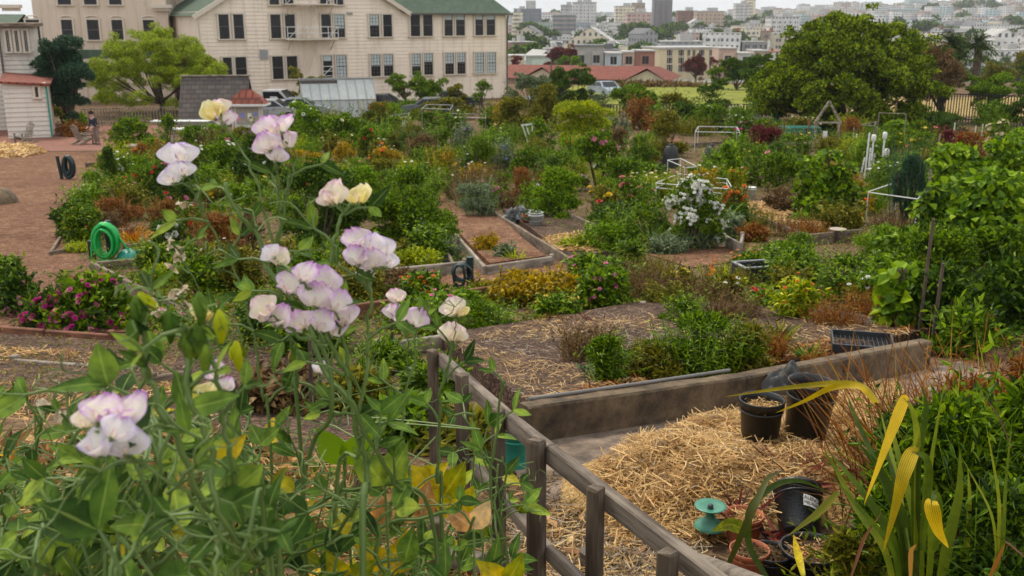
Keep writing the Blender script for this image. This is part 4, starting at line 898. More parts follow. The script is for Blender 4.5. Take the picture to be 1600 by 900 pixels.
tree(1180,150,50,70,'dark','tall dark tree tucked against the left of the huge round tree',.05,14,.2,1.4,dist=92)
tree(1465,190,72,125,'brown','half-bare grey-brown tree right of the huge round tree',.2,18,.14,.55,.6)
tree(1440,150,50,95,'dark','dark narrow tree wedged behind the huge round tree',.1,14,.2,1.2,dist=95)
tree(1545,192,112,75,'mid','flat-topped spreading tree by the dark metal railing',.5,16,.13,1.2,.7,flat=True)
tree(1600,200,60,60,'dark','dark spreading tree cut by the right edge of the view',.4,10,.13,1.2,.7)
tree(1592,118,34,38,'olive','brownish rounded tree at the right edge under the hill',.1,9,.3,1.4,dist=150)
tree(1478,110,60,52,'dark','wide dark cypress-like tree left of the palms',.1,12,.3,1.4,dist=150)
tree(805,72,34,20,'dark','dark tree at the left end of the city view',.05,7,.6,1.4,dist=420)
def palm(px,py,hpx,wpx,dist,label):
    g=at(px,py,dist); z0=float(H(g[0],g[1])); s=PS(g); Hh=hpx*s+(g[2]-z0); R=wpx*s/2; root=empty('palm_tree',(g[0],g[1],z0),label,'palm tree','palms beyond the garden')
    mb=MB(); mb.tube([(0,0,-.3),(.05,0,Hh*.5),(0,0,Hh*.72)],[.5,.42,.5],9); mb.build('trunk',M_bark,root); mb=MB(); n=120; zc=Hh*.72
    for q in range(n):
        th=rs.rand()*6.28; el=rs.uniform(-.5,1.35); t_=np.linspace(0,1,7)[:,None]; d=np.array([math.cos(th)*math.cos(el),math.sin(th)*math.cos(el),math.sin(el)]); pts=np.array([0,0,zc])+d*R*t_*1.05+np.array([0,0,-1])*R*.45*t_**2
        mb.blade(pts,[.05,.04,.04,.03,.03,.02,.01]); m=26; tt=rs.rand(m)[:,None]*.9+.1; pp=np.array([0,0,zc])+d*R*tt*1.05+np.array([0,0,-1])*R*.45*tt**2
        sd=np.cross(d,[0,0,1.]); sd/=np.linalg.norm(sd)+1e-6; sg=np.sign(rs.randn(m,1)); mb.leaves(pp,unit(sd*sg+d*.9+np.array([0,0,-.35])),np.tile([0,0,1.],(m,1)),R*.26,R*.05,0,shape=4)
    mb.build('fronds',L_('dark'),root)
palm(1480,112,68,60,120,'broad leaning palm nearer the huge round tree'); palm(1524,118,72,56,118,'upright palm with a rusty crown against the far hill')
# city trees
for px,py,wp,hp,dd,pl,lb in((1440,128,60,34,140,'olive','olive tree band below the palms, left'),(1500,132,70,30,135,'grey','grey-green scrub below the upright palm'),(1560,130,76,30,140,'olive','olive scrub trees below the hillside houses at right'),(1610,128,60,40,130,'dark','dark scrub at the right edge below the hillside'),(1530,112,60,24,190,'dark','dark tree line under the far hill at right'),(1580,110,60,20,200,'grey','grey tree line under the far hill at the right edge'),(1420,105,60,40,150,'dark','dark tree behind the right flank of the huge round tree')):
    tree(px,py+12,wp,hp+12,pl,lb,.05,12,.3,1.4,dist=dd)
n=0
for Y,k in((335,8),(400,9),(480,9),(560,9),(640,9),(730,9),(820,9),(930,9),(1050,9),(1300,9),(1650,8)):
    for q in range(k):
        px=rs.choice([rs.uniform(800,1200),rs.uniform(1400,1600)],p=[.62,.38])
        if Y<500 and (px>1180 or 985<px<1150): continue
        p=at(px,60,Y); x=p[0]; wd=rs.uniform(7,17)*(1+Y/3000); hh=rs.uniform(7,12)*(1+Y/2500); mb=MB(); L=1.1*Y/500+.5
        for z in range(5): ell_leaves(mb,(rs.randn()*wd*.22,rs.randn()*2,hh*rs.uniform(.4,.8)),(wd*.28,wd*.2,hh*.32),L,L*.8,1.6)
        o=mb.build('city_tree',L_('dark'),None,(x,Y-Y*.01,float(H(x,Y)))); tag(o,'dark green tree clump standing between the city houses','tree','dark trees between the city houses')
# ================================================================== BEDS
def board(a,b,h,th,mat,parent,name='board',lift=0.0,drop=.12):
    a=np.array(a,float); b=np.array(b,float); d=b-a; L=math.hypot(d[0],d[1]); n=max(1,int(L/1.6)); mb=MB(); sl=(b[2]-a[2])/max(L,1e-6)
    mb.box((L/2,0,(h-drop)/2+lift),(L,th,h+drop),bev=min(.012,th*.2)); v=mb.v[0]; v[:,2]+=v[:,0]*sl
    o=mb.build(name,mat); o.location=Vector(list(map(float,a))); o.rotation_euler=(0,0,math.atan2(d[1],d[0])); 
    if parent is not None: o.parent=parent; o.location=o.location-parent.location
    return o
def bed(label,pts,h=.16,th=.05,mat=None,name='raised_bed',closed=False,group=None,cat='raised bed',dz=0):
    P=[G(*p,dz) for p in pts]; e=empty(name,P[0],label,cat,group)
    for i in range(len(P)-1):
        a,b=P[i].copy(),P[i+1].copy(); a[2]=float(H(a[0],a[1])); b[2]=float(H(b[0],b[1]))
        d=b-a; L=np.linalg.norm(d[:2]); k=max(1,int(round(L/2.6)))
        for j in range(k):
            p=a+d*j/k+ d/L*(.004 if j else 0)+d/L*(th/2 if i else 0)*(1 if j==0 else 0); q=a+d*(j+1)/k
            board(p,q,h+rs.uniform(-.008,.008),th,mat or M_board,e)
    for p in P[:: max(1,len(P)-1)]:
        mb=MB(); mb.box((p[0]-P[0][0],p[1]-P[0][1]+th,p[2]-P[0][2]+h*.5),(.07,.07,h+.05),bev=.008); mb.build('corner_post',mat or M_board,e)
    return e
bed('long plank bed edge beside the chip path with green hose above it',[(300,411),(145,424),(225,468),(300,506)],.16,.06)
bed('plank edge behind the green hose pile',[(196,402),(262,390)],.22,.05)
bed('plank edge of the flower bed behind the fiery orange clump',[(148,375),(205,372)],.22,.05)
bed('small plank edged triangle of lime ground cover at the path',[(95,374),(79,400),(140,386)],.08,.05)
bed('narrow raised bed with yellow flowers and mulch, left of the two plank beds',[(693,352),(757,430),(862,414)],.15,.06,M_board_pale)
bed('plank bed with white bucket standing in it',[(770,338),(891,417),(930,411)],.15,.06,M_board)
bed('weathered board wall behind the white bucket bed',[(868,336),(938,368)],.20,.06,M_board)
bed('low pale board in front of the dark coiled hose',[(600,440),(726,427)],.20,.06,M_board_pale)
bed('reddish plank edge in the middle of the garden, left piece',[(540,503),(612,492)],.20,.05,M_board_red)
bed('reddish plank edge in the middle of the garden, right piece',[(700,482),(790,468)],.22,.05,M_board_red)
bed('long weathered board along the back of the straw covered bed',[(590,560),(690,545),(862,517),(1005,494)],.14,.06,M_board_pale)
bed('thin red-brown timber edging in front of the magenta flowers',[(-30,518),(70,525),(172,532)],.07,.05,M_board_red)
bed('pale thin timber lying across the lower left soil',[(20,566),(118,573),(210,580)],.03,.04,M_board_pale,name='timber_edging',cat='edging')
bed('short dark timber edge at the lower left among straw',[(235,603),(290,592)],.07,.05,M_board,name='timber_edging',cat='edging')
bed('corner of pale boards left of the straw bed with stump',[(1108,370),(1156,397),(1160,382)],.22,.05,M_board_pale)
bed('angled plank bed edge leading to the round stump',[(1170,348),(1262,383),(1346,374)],.22,.06,M_board)
bed('thin board above the orange poker flower',[(1075,475),(1190,465)],.08,.05,M_board_pale)
bed('short plank edge by the columnar shrub at the chip path',[(134,262),(170,259)],.18,.08,M_board)
bed('pale board low in the bed under the tall green canes',[(1360,282),(1400,290)],.15,.06,M_board_pale)
bed('dark timber edge along the trodden path between beds',[(672,345),(712,428)],.10,.05,M_board)
bed('dark plank bed edge far behind the white rose bush',[(1060,232),(1130,228)],.25,.06,M_board)
# concrete retaining wall
pw=[(826,697),(1165,641),(1452,575)]; P=[G(*p) for p in pw]; mb=MB(); cw=empty('concrete_wall',P[0],'long stained concrete retaining wall holding the straw covered bed','retaining wall')
for i in range(2):
    a,b=P[i],P[i+1]; d=b-a; L=np.linalg.norm(d[:2]); dd=d/L; m=MB(); ks=12; V=[]
    pr=[(0,-.2),(0,.235),(.012,.25),(.10,.25),(.112,.235),(.112,-.2)]
    nn=np.array([-dd[1],dd[0],0])
    for k in range(ks+1):
        c=a-P[0]+d*k/ks
        for (u,zz) in pr: V.append(c+nn*(u+rs.randn()*.0015)+np.array([0,0,zz+(rs.randn()*.002 if zz>0 else 0)]))
    m.add(V,[[k*6+j,k*6+j+1,(k+1)*6+j+1,(k+1)*6+j] for k in range(ks) for j in range(5)],0,smooth=False)
    m.fan([V[j] for j in range(6)]); m.fan([V[-1-j] for j in range(6)]); m.build('wall_section',M_conc,cw)
# grey pipe on the wall top
mb=MB(); c=P; mb.tube([(c[0]+[0,.13,.25])-[0,0,0],(c[0]*.5+c[1]*.5)+[0,.135,.253],c[1]*1.0+[-.1,.135,.25]],.013,6); tag(mb.build('water_pipe',plain('dull_pipe',(.17,.16,.15),.7)),'thin grey water pipe running along the concrete wall top','pipe')
# ================================================================== GARDEN PROPS
def tagl(o,l,c,g=None): return tag(o,l,c,g)
def pipe_frame(label,pts_px,hpx,mat,name='pipe_frame',cat='frame',dz=0,diag=False,r=1.1,legs=True,low=False):
    """open frame: top polygon whose feet stand at pts_px on the ground"""
    P=[G(*p,dz) for p in pts_px]; s=PS(P[0]); h=hpx*s; e=empty(name,P[0],label,cat); O=P[0]; rr=max(.012,r*s*.5)
    for i,p in enumerate(P):
        q=p-O
        if legs: m=MB(); m.tube([q,q+[0,0,h]],rr,6); m.build('leg',mat,e)
        n=(P[(i+1)%len(P)]-O)
        if len(P)>2 or i==0:
            m=MB(); m.tube([q+[0,0,h],n+[0,0,h+.004*i]],rr,6); m.build('rail',mat,e)
            if low: m=MB(); m.tube([q+[0,0,h*.8],n+[0,0,h*.8]],rr,6); m.build('rail',mat,e)
    return e
pipe_frame('large white pipe frame behind the left of the white rose bush',[(1024,322),(1143,334),(1134,314),(1058,304)],36,M_pvc,low=True,r=.8)
pipe_frame('small white pipe frame left of the conical climbing plant',[(1068,300),(1088,298),(1062,282),(1042,285)],38,M_pvc)
pipe_frame('white pipe frame over the bed beside tall dark canes at right',[(1352,352),(1428,366),(1440,345),(1398,330)],52,M_pvc)
pipe_frame('long low white pipe frame below the white stake row, left of centre right',[(1085,236),(1154,238),(1150,226),(1090,225)],30,M_pvc)
pipe_frame('grey box frame in front of the clapboard building corner',[(660,210),(704,212),(708,203),(668,202)],40,M_metal)
pipe_frame('low grey rail frame right of the box frame',[(702,210),(759,212),(759,205),(706,204)],27,M_metal)
pipe_frame('thin dark frame beside the hanging sign post',[(608,208),(638,210),(640,202)],26,M_metal)
pipe_frame('wooden goalpost-like frame in front of the huge round tree',[(1368,235),(1410,238)],58,M_board_pale)
pipe_frame('small grey box frame left of the goalpost-like frame',[(1341,232),(1362,233),(1366,224)],36,M_board_pale)
pipe_frame('dark trellis frame above the white-capped stakes',[(1262,270),(1316,272)],36,M_board)
# chicken wire cage with gabled wooden arch
g=G(1252,232); s=PS(g); e=empty('wire_cage',g,'green wire netting cage with red posts left of the wooden arch','cage')
w_=58*s; h_=32*s
for x in(-w_*.5,w_*.15): 
    m=MB(); m.bar((x,0,0),(x,0,h_*1.45),.07,.07,up=(0,1,0)); m.build('post',M_board_red,e)
for x in(-w_*.5,w_*.5):
    m=MB(); m.bar((x,1,0),(x,1,h_),.06,.06,up=(0,1,0)); m.build('post',M_board,e)
m=MB(); 
for z in np.linspace(.1,h_,7): m.tube([(-w_*.5,0,z),(w_*.5,0,z)],.008,3); m.tube([(-w_*.5,1,z),(w_*.5,1,z)],.008,3)
for x in np.linspace(-w_*.5,w_*.5,22): m.tube([(x,0,0),(x,0,h_),(x,1,h_)],.007,3)
for y in(.25,.5,.75): m.tube([(-w_*.5,y,h_),(w_*.5,y,h_)],.007,3)
m.build('netting',M_teal,e)
m=MB(); m.bar((-w_*.62,0,h_*.75),(w_*.5,0,h_*.62),.06,.05); m.build('rail',M_board_red,e)
g=G(1290,232); s=PS(g); e=empty('garden_arch',g,'peaked grey wooden arch standing before the huge round tree','arch'); w_=18*s
for sx in(-1,1):
    m=MB(); m.bar((sx*w_,0,0),(sx*w_,0,40*s),.09,.09,up=(0,1,0)); m.build('post',M_board_pale,e)
    m=MB(); m.bar((sx*w_*1.15,0,38*s),(0,0,73*s),.10,.09,up=(0,1,0)); m.build('rafter',M_board_pale,e)
m=MB(); m.bar((-w_,0,40*s),(w_,0,40*s),.08,.08); m.build('crossbar',M_board_pale,e)
m=MB(); m.box((-.1,-.06,22*s),(.22,.03,.34)); m.build('paper_tag',M_pvc,e)
pipe_frame('low wooden rail pen at the foot of the wire cage',[(1205,240),(1232,241),(1300,239)],16,M_board_pale,name='rail_pen')
# stakes
stk=[(1356,272,52),(1376,266,44),(1380,276,30)]
for i,(x,y,h) in enumerate(((1357,271,40),(1364,274,34),(1346,270,24),(1351,278,70),(1384,272,26),(1388,275,22))):
    g=G(x,y); s=PS(g); m=MB(); m.tube([(0,0,0),(rs.randn()*.04,0,h*s)],.032,5); tag(m.build('stake',M_pvc,None,g),'thin white plain stake among the capped stakes at right','stake','white plain stakes')
for i,(x,y,h) in enumerate(((1360,272,54),(1377,270,56),(1382,276,36),(1329,235,14))):
    g=G(x,y); s=PS(g); e=empty('capped_stake',g,['tall white stake with a bottle cap, leftmost of the three','tall white stake with a bottle cap, middle one','short white stake capped with an upturned jar, rightmost','white marker paddle far behind the capped stakes'][i],'stake')
    m=MB(); m.tube([(0,0,0),(0,0,h*s)],.034,5); m.build('pole',M_pvc,e); m=MB(); m.lathe([(.001,.28),(.06,.27),(.085,.22),(.085,.06),(.04,0)],(0,0,h*s-.1),10); m.build('cap',M_white,e)
for i,(x,y,h,t_) in enumerate(((1205,278,26,0),(1217,280,24,.05),(1226,281,20,-.05),(1231,281,24,.03),(1489,220,28,0),(1522,222,25,0),(1533,218,24,0),(1375,180,30,0),(1447,330,65,0),(952,155,20,0),(1330,250,50,0),(1462,270,60,0))):
    g=G(x,y); s=PS(g); m=MB(); m.bar((0,0,0),(t_*h*s*3,0,h*s),.05,.03,up=(0,1,0)); tag(m.build('garden_stake',M_pvc if i<7 else M_board_pale,None,g),['white stake, leftmost of four below the dark trellis','leaning white stake, second of four below the trellis','tilted white stake, third of four below the trellis','white stake, rightmost of four below the trellis','white stake left of the pale roses at far right','short white stake near the pale roses at far right','white stake just left of the pale rose bush','thin pale pole before the huge round tree','tall thin cane left of the big bean leaves','pale post standing by the parked cars','thin cane behind the climbing beans','thin bamboo cane over the flowers at right'][i],'stake')
# folding white frame
g=G(826,238); s=PS(g); e=empty('folding_frame',g,'white folded easel-like frame standing among the far shrubs','frame')
for (a,b) in(((-10,42),(4,0)),((-4,42),(9,0)),((6,44),(4,4)),((-12,42),(8,44))):
    m=MB(); m.bar((a[0]*s,0,a[1]*s),(b[0]*s,.05,b[1]*s),.06,.05,up=(0,1,0)); m.build('bar',M_pvc,e)
# hose post with green hose
def hoop(m,c,rx,rz,n,mat=0,r=.014,sp=.02,y0=0):
    pts=[]
    for i in range(n*18+1):
        a=i/18*2*math.pi; k=i/18
        pts.append((c[0]+math.sin(a)*rx*(1+.12*math.sin(k*2.3)),c[1]+y0+.05*math.sin(k*1.7)+sp*(k%3-1),c[2]-rz+math.cos(a)*rz*(1+.08*math.sin(k*3.1))))
    m.tube(pts,r,6)
g=G(172,404); s=PS(g); e=empty('hose_post',g,'black post in the plank bed holding the green hose','post'); m=MB(); m.box((0,.05,30*s),(.10,.10,60*s),bev=.01); m.build('post',M_blackflat,e); m=MB(); m.tube([(-.12,-.02,54*s),(0,-.14,56*s),(.12,-.02,54*s)],.02,6); m.build('hook',M_blackflat,e)
m=MB(); hoop(m,(0,-.12,57*s),.21,.29,16,r=.026,sp=.04); hoop(m,(0,-.16,50*s),.15,.24,8,r=.024,sp=.05); m.tube([(-.18,-.12,.45),(-.24,-.16,.25),(-.24,-.2,.02)],.017,6); m.tube([(.25,-.12,.4),(.45,-.1,.08),(.2,-.3,.03),(-.1,-.25,.03)],.02,6); tag(m.build('garden_hose',M_green,None,g),'bright green garden hose coiled over the black post','hose')
g=G(145,404); s=PS(g); m=MB(); m.box((0,0,14*s),(.10,.10,30*s),bev=.01); tag(m.build('short_post',M_blackflat,None,g),'short black post left of the green coiled hose','post')
g=G(204,404); m=MB(); 
m.lathe([(.001,.17),(.12,.16),(.2,.1),(.24,.02),(.25,0)],(0,0,0),14); m.lathe([(.03,0),(.03,.12),(.05,.14),(.001,.15)],(.2,-.05,.03),8); tag(m.build('watering_tub',M_teal,None,g),'teal plastic tub on the ground right of the green hose','tub')
g=G(728,452); s=PS(g); e=empty('hose_stand',g,'dark green post with a coiled dark hose in mid garden','hose post'); m=MB(); m.tube([(.06,.04,0),(.06,.04,51*s)],.055,10); m.build('post',M_navy,e)
m=MB(); hoop(m,(-.05,-.05,42*s),.13,.12,10,r=.013,sp=.03); hoop(m,(-.09,-.08,42*s),.08,.17,7,r=.013,sp=.03); m.tube([(-.15,-.1,.25),(-.17,-.12,.02)],.013,6); m.build('hose',M_navy,e)
g=G(106,280); s=PS(g); e=empty('hose_reel',g,'dark hose coil on a slim post far up the chip path','hose reel'); m=MB(); m.tube([(-.2,0,0),(-.28,0,36*s)],.06,8); m.build('post',M_navy,e); m=MB(); hoop(m,(.08,-.05,.80),.17,.36,10,r=.04,sp=.06); hoop(m,(.08,-.05,.80),.10,.3,8,r=.04,sp=.06); m.build('hose',M_navy,e)
# buckets
def bucket(px,py,hpx,mat,label,lean=0,dz=0,fill=None):
    g=G(px,py,dz); s=PS(g); h=hpx*s; r=h*.42; e=empty('bucket',g,label,'bucket',None,rs.rand()); m=MB(); m.lathe([(.001,0),(r*.82,0),(r,h*.97),(r*1.06,h*.97),(r*1.06,h),(r*.96,h),(r*.80,.03),(.001,.03)],sides=20); m.lathe([(r*.99,h*.8),(r*1.07,h*.82),(r*1.07,h*.86),(r,h*.88)],sides=20); m.build('shell',mat,e)
    m=MB(); a=np.linspace(0,math.pi,10); m.tube([(math.cos(q)*r*1.08,-r*1.0*math.sin(q),h*.84-.35*h*math.sin(q)) for q in a],.008,5); m.build('handle',M_metal,e)
    if fill: m=MB(); m.leaves(rs.randn(40,3)*[r*.4,r*.4,.01]+[0,0,h*.85],unit(rs.randn(40,3)+[0,0,1]),unit(rs.randn(40,3)),.12,.07,shape=6); m.build('contents',L_(fill),e)
    return e
M_orange=plain('orange_plastic',(.42,.16,.06),.5,.2,6)
bucket(837,358,27,M_pvc,'white plastic bucket of clippings in the plank bed',fill='grey')
bucket(824,354,21,M_orange,'faded orange bucket behind the white bucket of clippings',fill='blue')
bucket(1172,311,19,M_pvc,'white bucket right of the conical climbing plant')
bucket(1300,180,8,M_pvc,'small pale bucket far back beneath the huge tree')
# bags beside bucket
g=G(812,348); m=MB(); ell_leaves(m,(0,0,.1),(.3,.25,.14),.16,.14,2.2,shape=6); tag(m.build('plastic_bag',M_metal,None,g),'crumpled grey plastic bag left of the two buckets','bag')
# stump
M_cut=plain('cut_wood',(.40,.34,.26),.85,.25,18)
g=G(1307,378); s=PS(g); e=empty('tree_stump',g,'round cut tree stump on the plank bed corner','stump'); m=MB(); r=14*s; m.lathe([(r*1.06,-.1),(r*1.02,.1),(r,20*s),(r*.97,20*s+.01)],sides=18); m.build('bark',M_bark,e); m=MB(); m.lathe([(r*.97,20*s+.012),(r*.6,20*s+.018),(.001,20*s+.02)],sides=18); m.build('cut_face',M_cut,e)
# rock
g=G(-14,318); m=MB(); m.lathe([(.7,-.1),(.68,.15),(.5,.33),(.2,.40),(.001,.41)],sides=11); v=m.v[0]; v+=rs.randn(*v.shape)*.035; tag(m.build('boulder',M_conc,None,g),'pale lichened boulder at the left edge of the chip path','rock')
# dark crates near poker flower
M_crate=plain('crate_plastic',(.03,.035,.04),.45,.3,8)
g=G(1178,440); s=PS(g); e=empty('planter_crate',g,'dark open planter crate with pale rim left of the bean patch','crate',None,.25)
for sx,sy,wx,wy in((0,-.2,.55,.03),(0,.2,.55,.03),(-.26,0,.03,.37),(.26,0,.03,.37)):
    m=MB(); m.box((sx,sy,.13),(wx,wy,.26),bev=.008); m.build('side',M_crate,e); m=MB(); m.box((sx,sy,.275),(wx+.02,wy+.01,.02)); m.build('rim',M_metal,e)
# nursery tray
g=G(1346,545,.18); s=PS(g); e=empty('nursery_tray',g,'black mesh nursery tray lying on the bed behind the wall','tray',None,-.25); m=MB(); wq,dq=.50,.36
for y in np.linspace(-dq/2,dq/2,12): m.bar((-wq/2,y,.05),(wq/2,y,.05),.006,.006)
for x in np.linspace(-wq/2,wq/2,14): m.bar((x,-dq/2,.056),(x,dq/2,.056),.006,.006)
m.build('mesh_base',M_crate,e); 
for a,b in(((-1,-1),(1,-1)),((1,-1),(1,1)),((1,1),(-1,1)),((-1,1),(-1,-1))):
    m=MB(); m.bar((a[0]*wq/2,a[1]*dq/2,.06),(b[0]*wq/2,b[1]*dq/2,.06),.014,.075,up=(0,0,1)); m.build('rim',M_crate,e)
for o in e.children: o.rotation_euler=(.06,0,0)
g=G(680,412); e=empty('seed_tray',g,'small dark seed tray beside the pale board','tray'); 
for sx,sy,wx,wy in((0,-.16,.5,.015),(0,.16,.5,.015),(-.25,0,.015,.32),(.25,0,.015,.32)):
    m=MB(); m.box((sx,sy,.05),(wx,wy,.08)); m.build('side',M_crate,e)
# table with bench slats (behind roses, left)
for (px,py,wp,lb) in((285,208,90,'pale picnic table behind the rose beds, farther one'),(305,222,80,'pale picnic table behind the rose beds, nearer one'),(220,255,40,'weathered low bench beside the slim green shrub')):
    g=G(px,py); s=PS(g); e=empty('picnic_table' if wp>50 else 'bench',g,lb,'table' if wp>50 else 'bench'); ww=wp*s; m=MB()
    for q in range(3): m.box((0,-.3+q*.3,.72),(ww,.26,.05),bev=.008)
    m.build('top',M_pvc if wp>50 else M_board_pale,e)
    for sx in(-.4,.4): m=MB(); m.bar((sx*ww,-.35,0),(sx*ww,.3,.69),.08,.08); m.build('leg',M_board_pale,e)
# chairs (adirondack)
def adirondack(px,py,label,rz):
    g=G(px,py); e=empty('garden_chair',g,label,'chair',None,rz)
    m=MB()
    for q in range(5): m.bar((-.24+q*.12,.25,.30),(-.24+q*.12,.55,1.0+.05*(2-abs(q-2))),.10,.025,up=(0,-1,.4))
    m.build('backrest',M_board_pale,e); m=MB()
    for q in range(5): m.box((0,-.28+q*.12,.36-q*.022),(.56,.10,.025))
    m.build('seat',M_board_pale,e)
    for sx in(-.33,.33):
        m=MB(); m.box((sx,-.05,.56),(.13,.75,.025)); m.build('armrest',M_board_pale,e)
        m=MB(); m.box((sx*.95,-.3,.27),(.03,.09,.54)); m.build('leg',M_board_pale,e); m=MB(); m.bar((sx*.9,-.3,.33),(sx*.9,.6,.02),.03,.10); m.build('leg',M_board_pale,e)
adirondack(38,224,'grey slatted garden chair by the lean-to porch',-.5); adirondack(132,226,'grey slatted garden chair just left of the person',2.6)
# dark garden chairs / compost bins mid right
g=G(1075,262); s=PS(g)
for i,(dx,lb) in enumerate(((-.7,'black domed compost bin, left of a pair'),(.9,'black domed compost bin with rails, right of a pair'))):
    e=empty('compost_bin',g+[dx,0,0],lb,'bin'); m=MB(); m.lathe([(.34,0),(.33,.25),(.30,.5),(.27,.72),(.2,.8),(.19,.84),(.001,.86)],sides=12); m.build('body',M_blackflat,e); m=MB(); m.lathe([(.1,0),(.1,.06),(.001,.07)],(0,0,.86),8); m.build('lid_knob',M_blackflat,e)
# white open chair frame far
g=G(1148,196); e=empty('white_chair',g,'white slatted chair far behind the pink and white flowers','chair',None,.3)
m=MB(); m.box((0,0,.45),(.6,.6,.05)); m.build('seat',M_white,e); m=MB(); 
for x in np.linspace(-.27,.27,5): m.bar((x,.28,.45),(x,.32,1.15),.06,.03,up=(0,1,0))
m.bar((-.32,.32,1.15),(.32,.32,1.15),.06,.08); m.build('backrest',M_white,e)
for sx in(-.27,.27):
    for sy in(-.27,.27): m=MB(); m.box((sx,sy,.22),(.05,.05,.44)); m.build('leg',M_white,e)
# hanging garment/sign
g=G(632,208); s=PS(g); e=empty('hanging_scarecrow',g,'small post with pale cloth strips hanging from it','scarecrow'); m=MB(); m.bar((0,.04,0),(0,.04,28*s),.05,.05,up=(0,1,0)); m.build('post',M_board_pale,e)
m=MB(); 
for q in range(4): m.blade([(-.12+q*.08,0,20*s),(-.14+q*.09,-.03,12*s),(-.12+q*.08,.02,3*s)],.09,N=(0,-1,.1))
m.build('cloth',M_pvc,e)
# teal stake sleeve in near bed
g=at(611,480,8.4); zb=float(H(g[0],8.4)); e=empty('wrapped_stake',(g[0],g[1],zb),'thin stake with a teal sleeve at its foot','stake'); m=MB(); m.tube([(0,0,0),(0,0,g[2]-zb)],.014,6); m.build('pole',M_bark,e); m=MB(); m.tube([(0,0,0),(.0,0,.12),(0,0,.24)],[.04,.045,.03],8); m.build('sleeve',M_teal,e)
for (px,py,Y,lb) in((480,535,6.2,'slender purplish stake left among the pea stems'),(1455,345,9.5,'thin cane rising left of the bean leaves'),(1470,415,9,'short post in the green bed at right')):
    g=at(px,py,Y); zb=float(H(g[0],Y)); m=MB(); m.tube([(0,0,0),(.02,0,g[2]-zb+.02)],.016,6); tag(m.build('thin_stake',M_bark,None,(g[0],Y,zb)),lb,'stake')
# ================================================================== FENCES far
def railfence(label,a,b,hpx,npx,mat,name='railing',cat='fence',w=.04,dist=None,top=.06):
    A=G(*a); B=G(*b); s=PS(A); h=hpx*s; e=empty(name,A,label,cat); n=npx; D=B-A
    for z in(h,h*.15): m=MB(); m.bar((0,0,z),D+[0,0,z],top,top); m.build('rail',mat,e)
    for i in range(n+1): m=MB() if i==0 else m; m.bar(D*i/n,D*i/n+[0,0,h*(1.0)],w,w,up=(0,1,0))
    m.build('pickets',mat,e); return e
railfence('black metal railing behind the flat-topped tree at far right',(1445,190),(1640,200),44,44,M_blackflat,w=.05)
railfence('pale picket fence with dark top rail under the bright tree',(130,197),(275,193),26,30,M_board_pale,w=.05)
railfence('dark picket fence before the parked cars near the kiosk',(405,190),(475,188),28,14,M_blackflat,w=.06)
railfence('weathered brown picket fence at the foot of the lawn',(900,184),(1190,183),20,60,M_bark,w=.09)
railfence('low dark fence below the building between small trees',(560,180),(790,180),17,40,M_bark,w=.07)
railfence('green netting fence at the left foot of the huge tree',(1168,192),(1215,192),34,16,M_teal,w=.04)
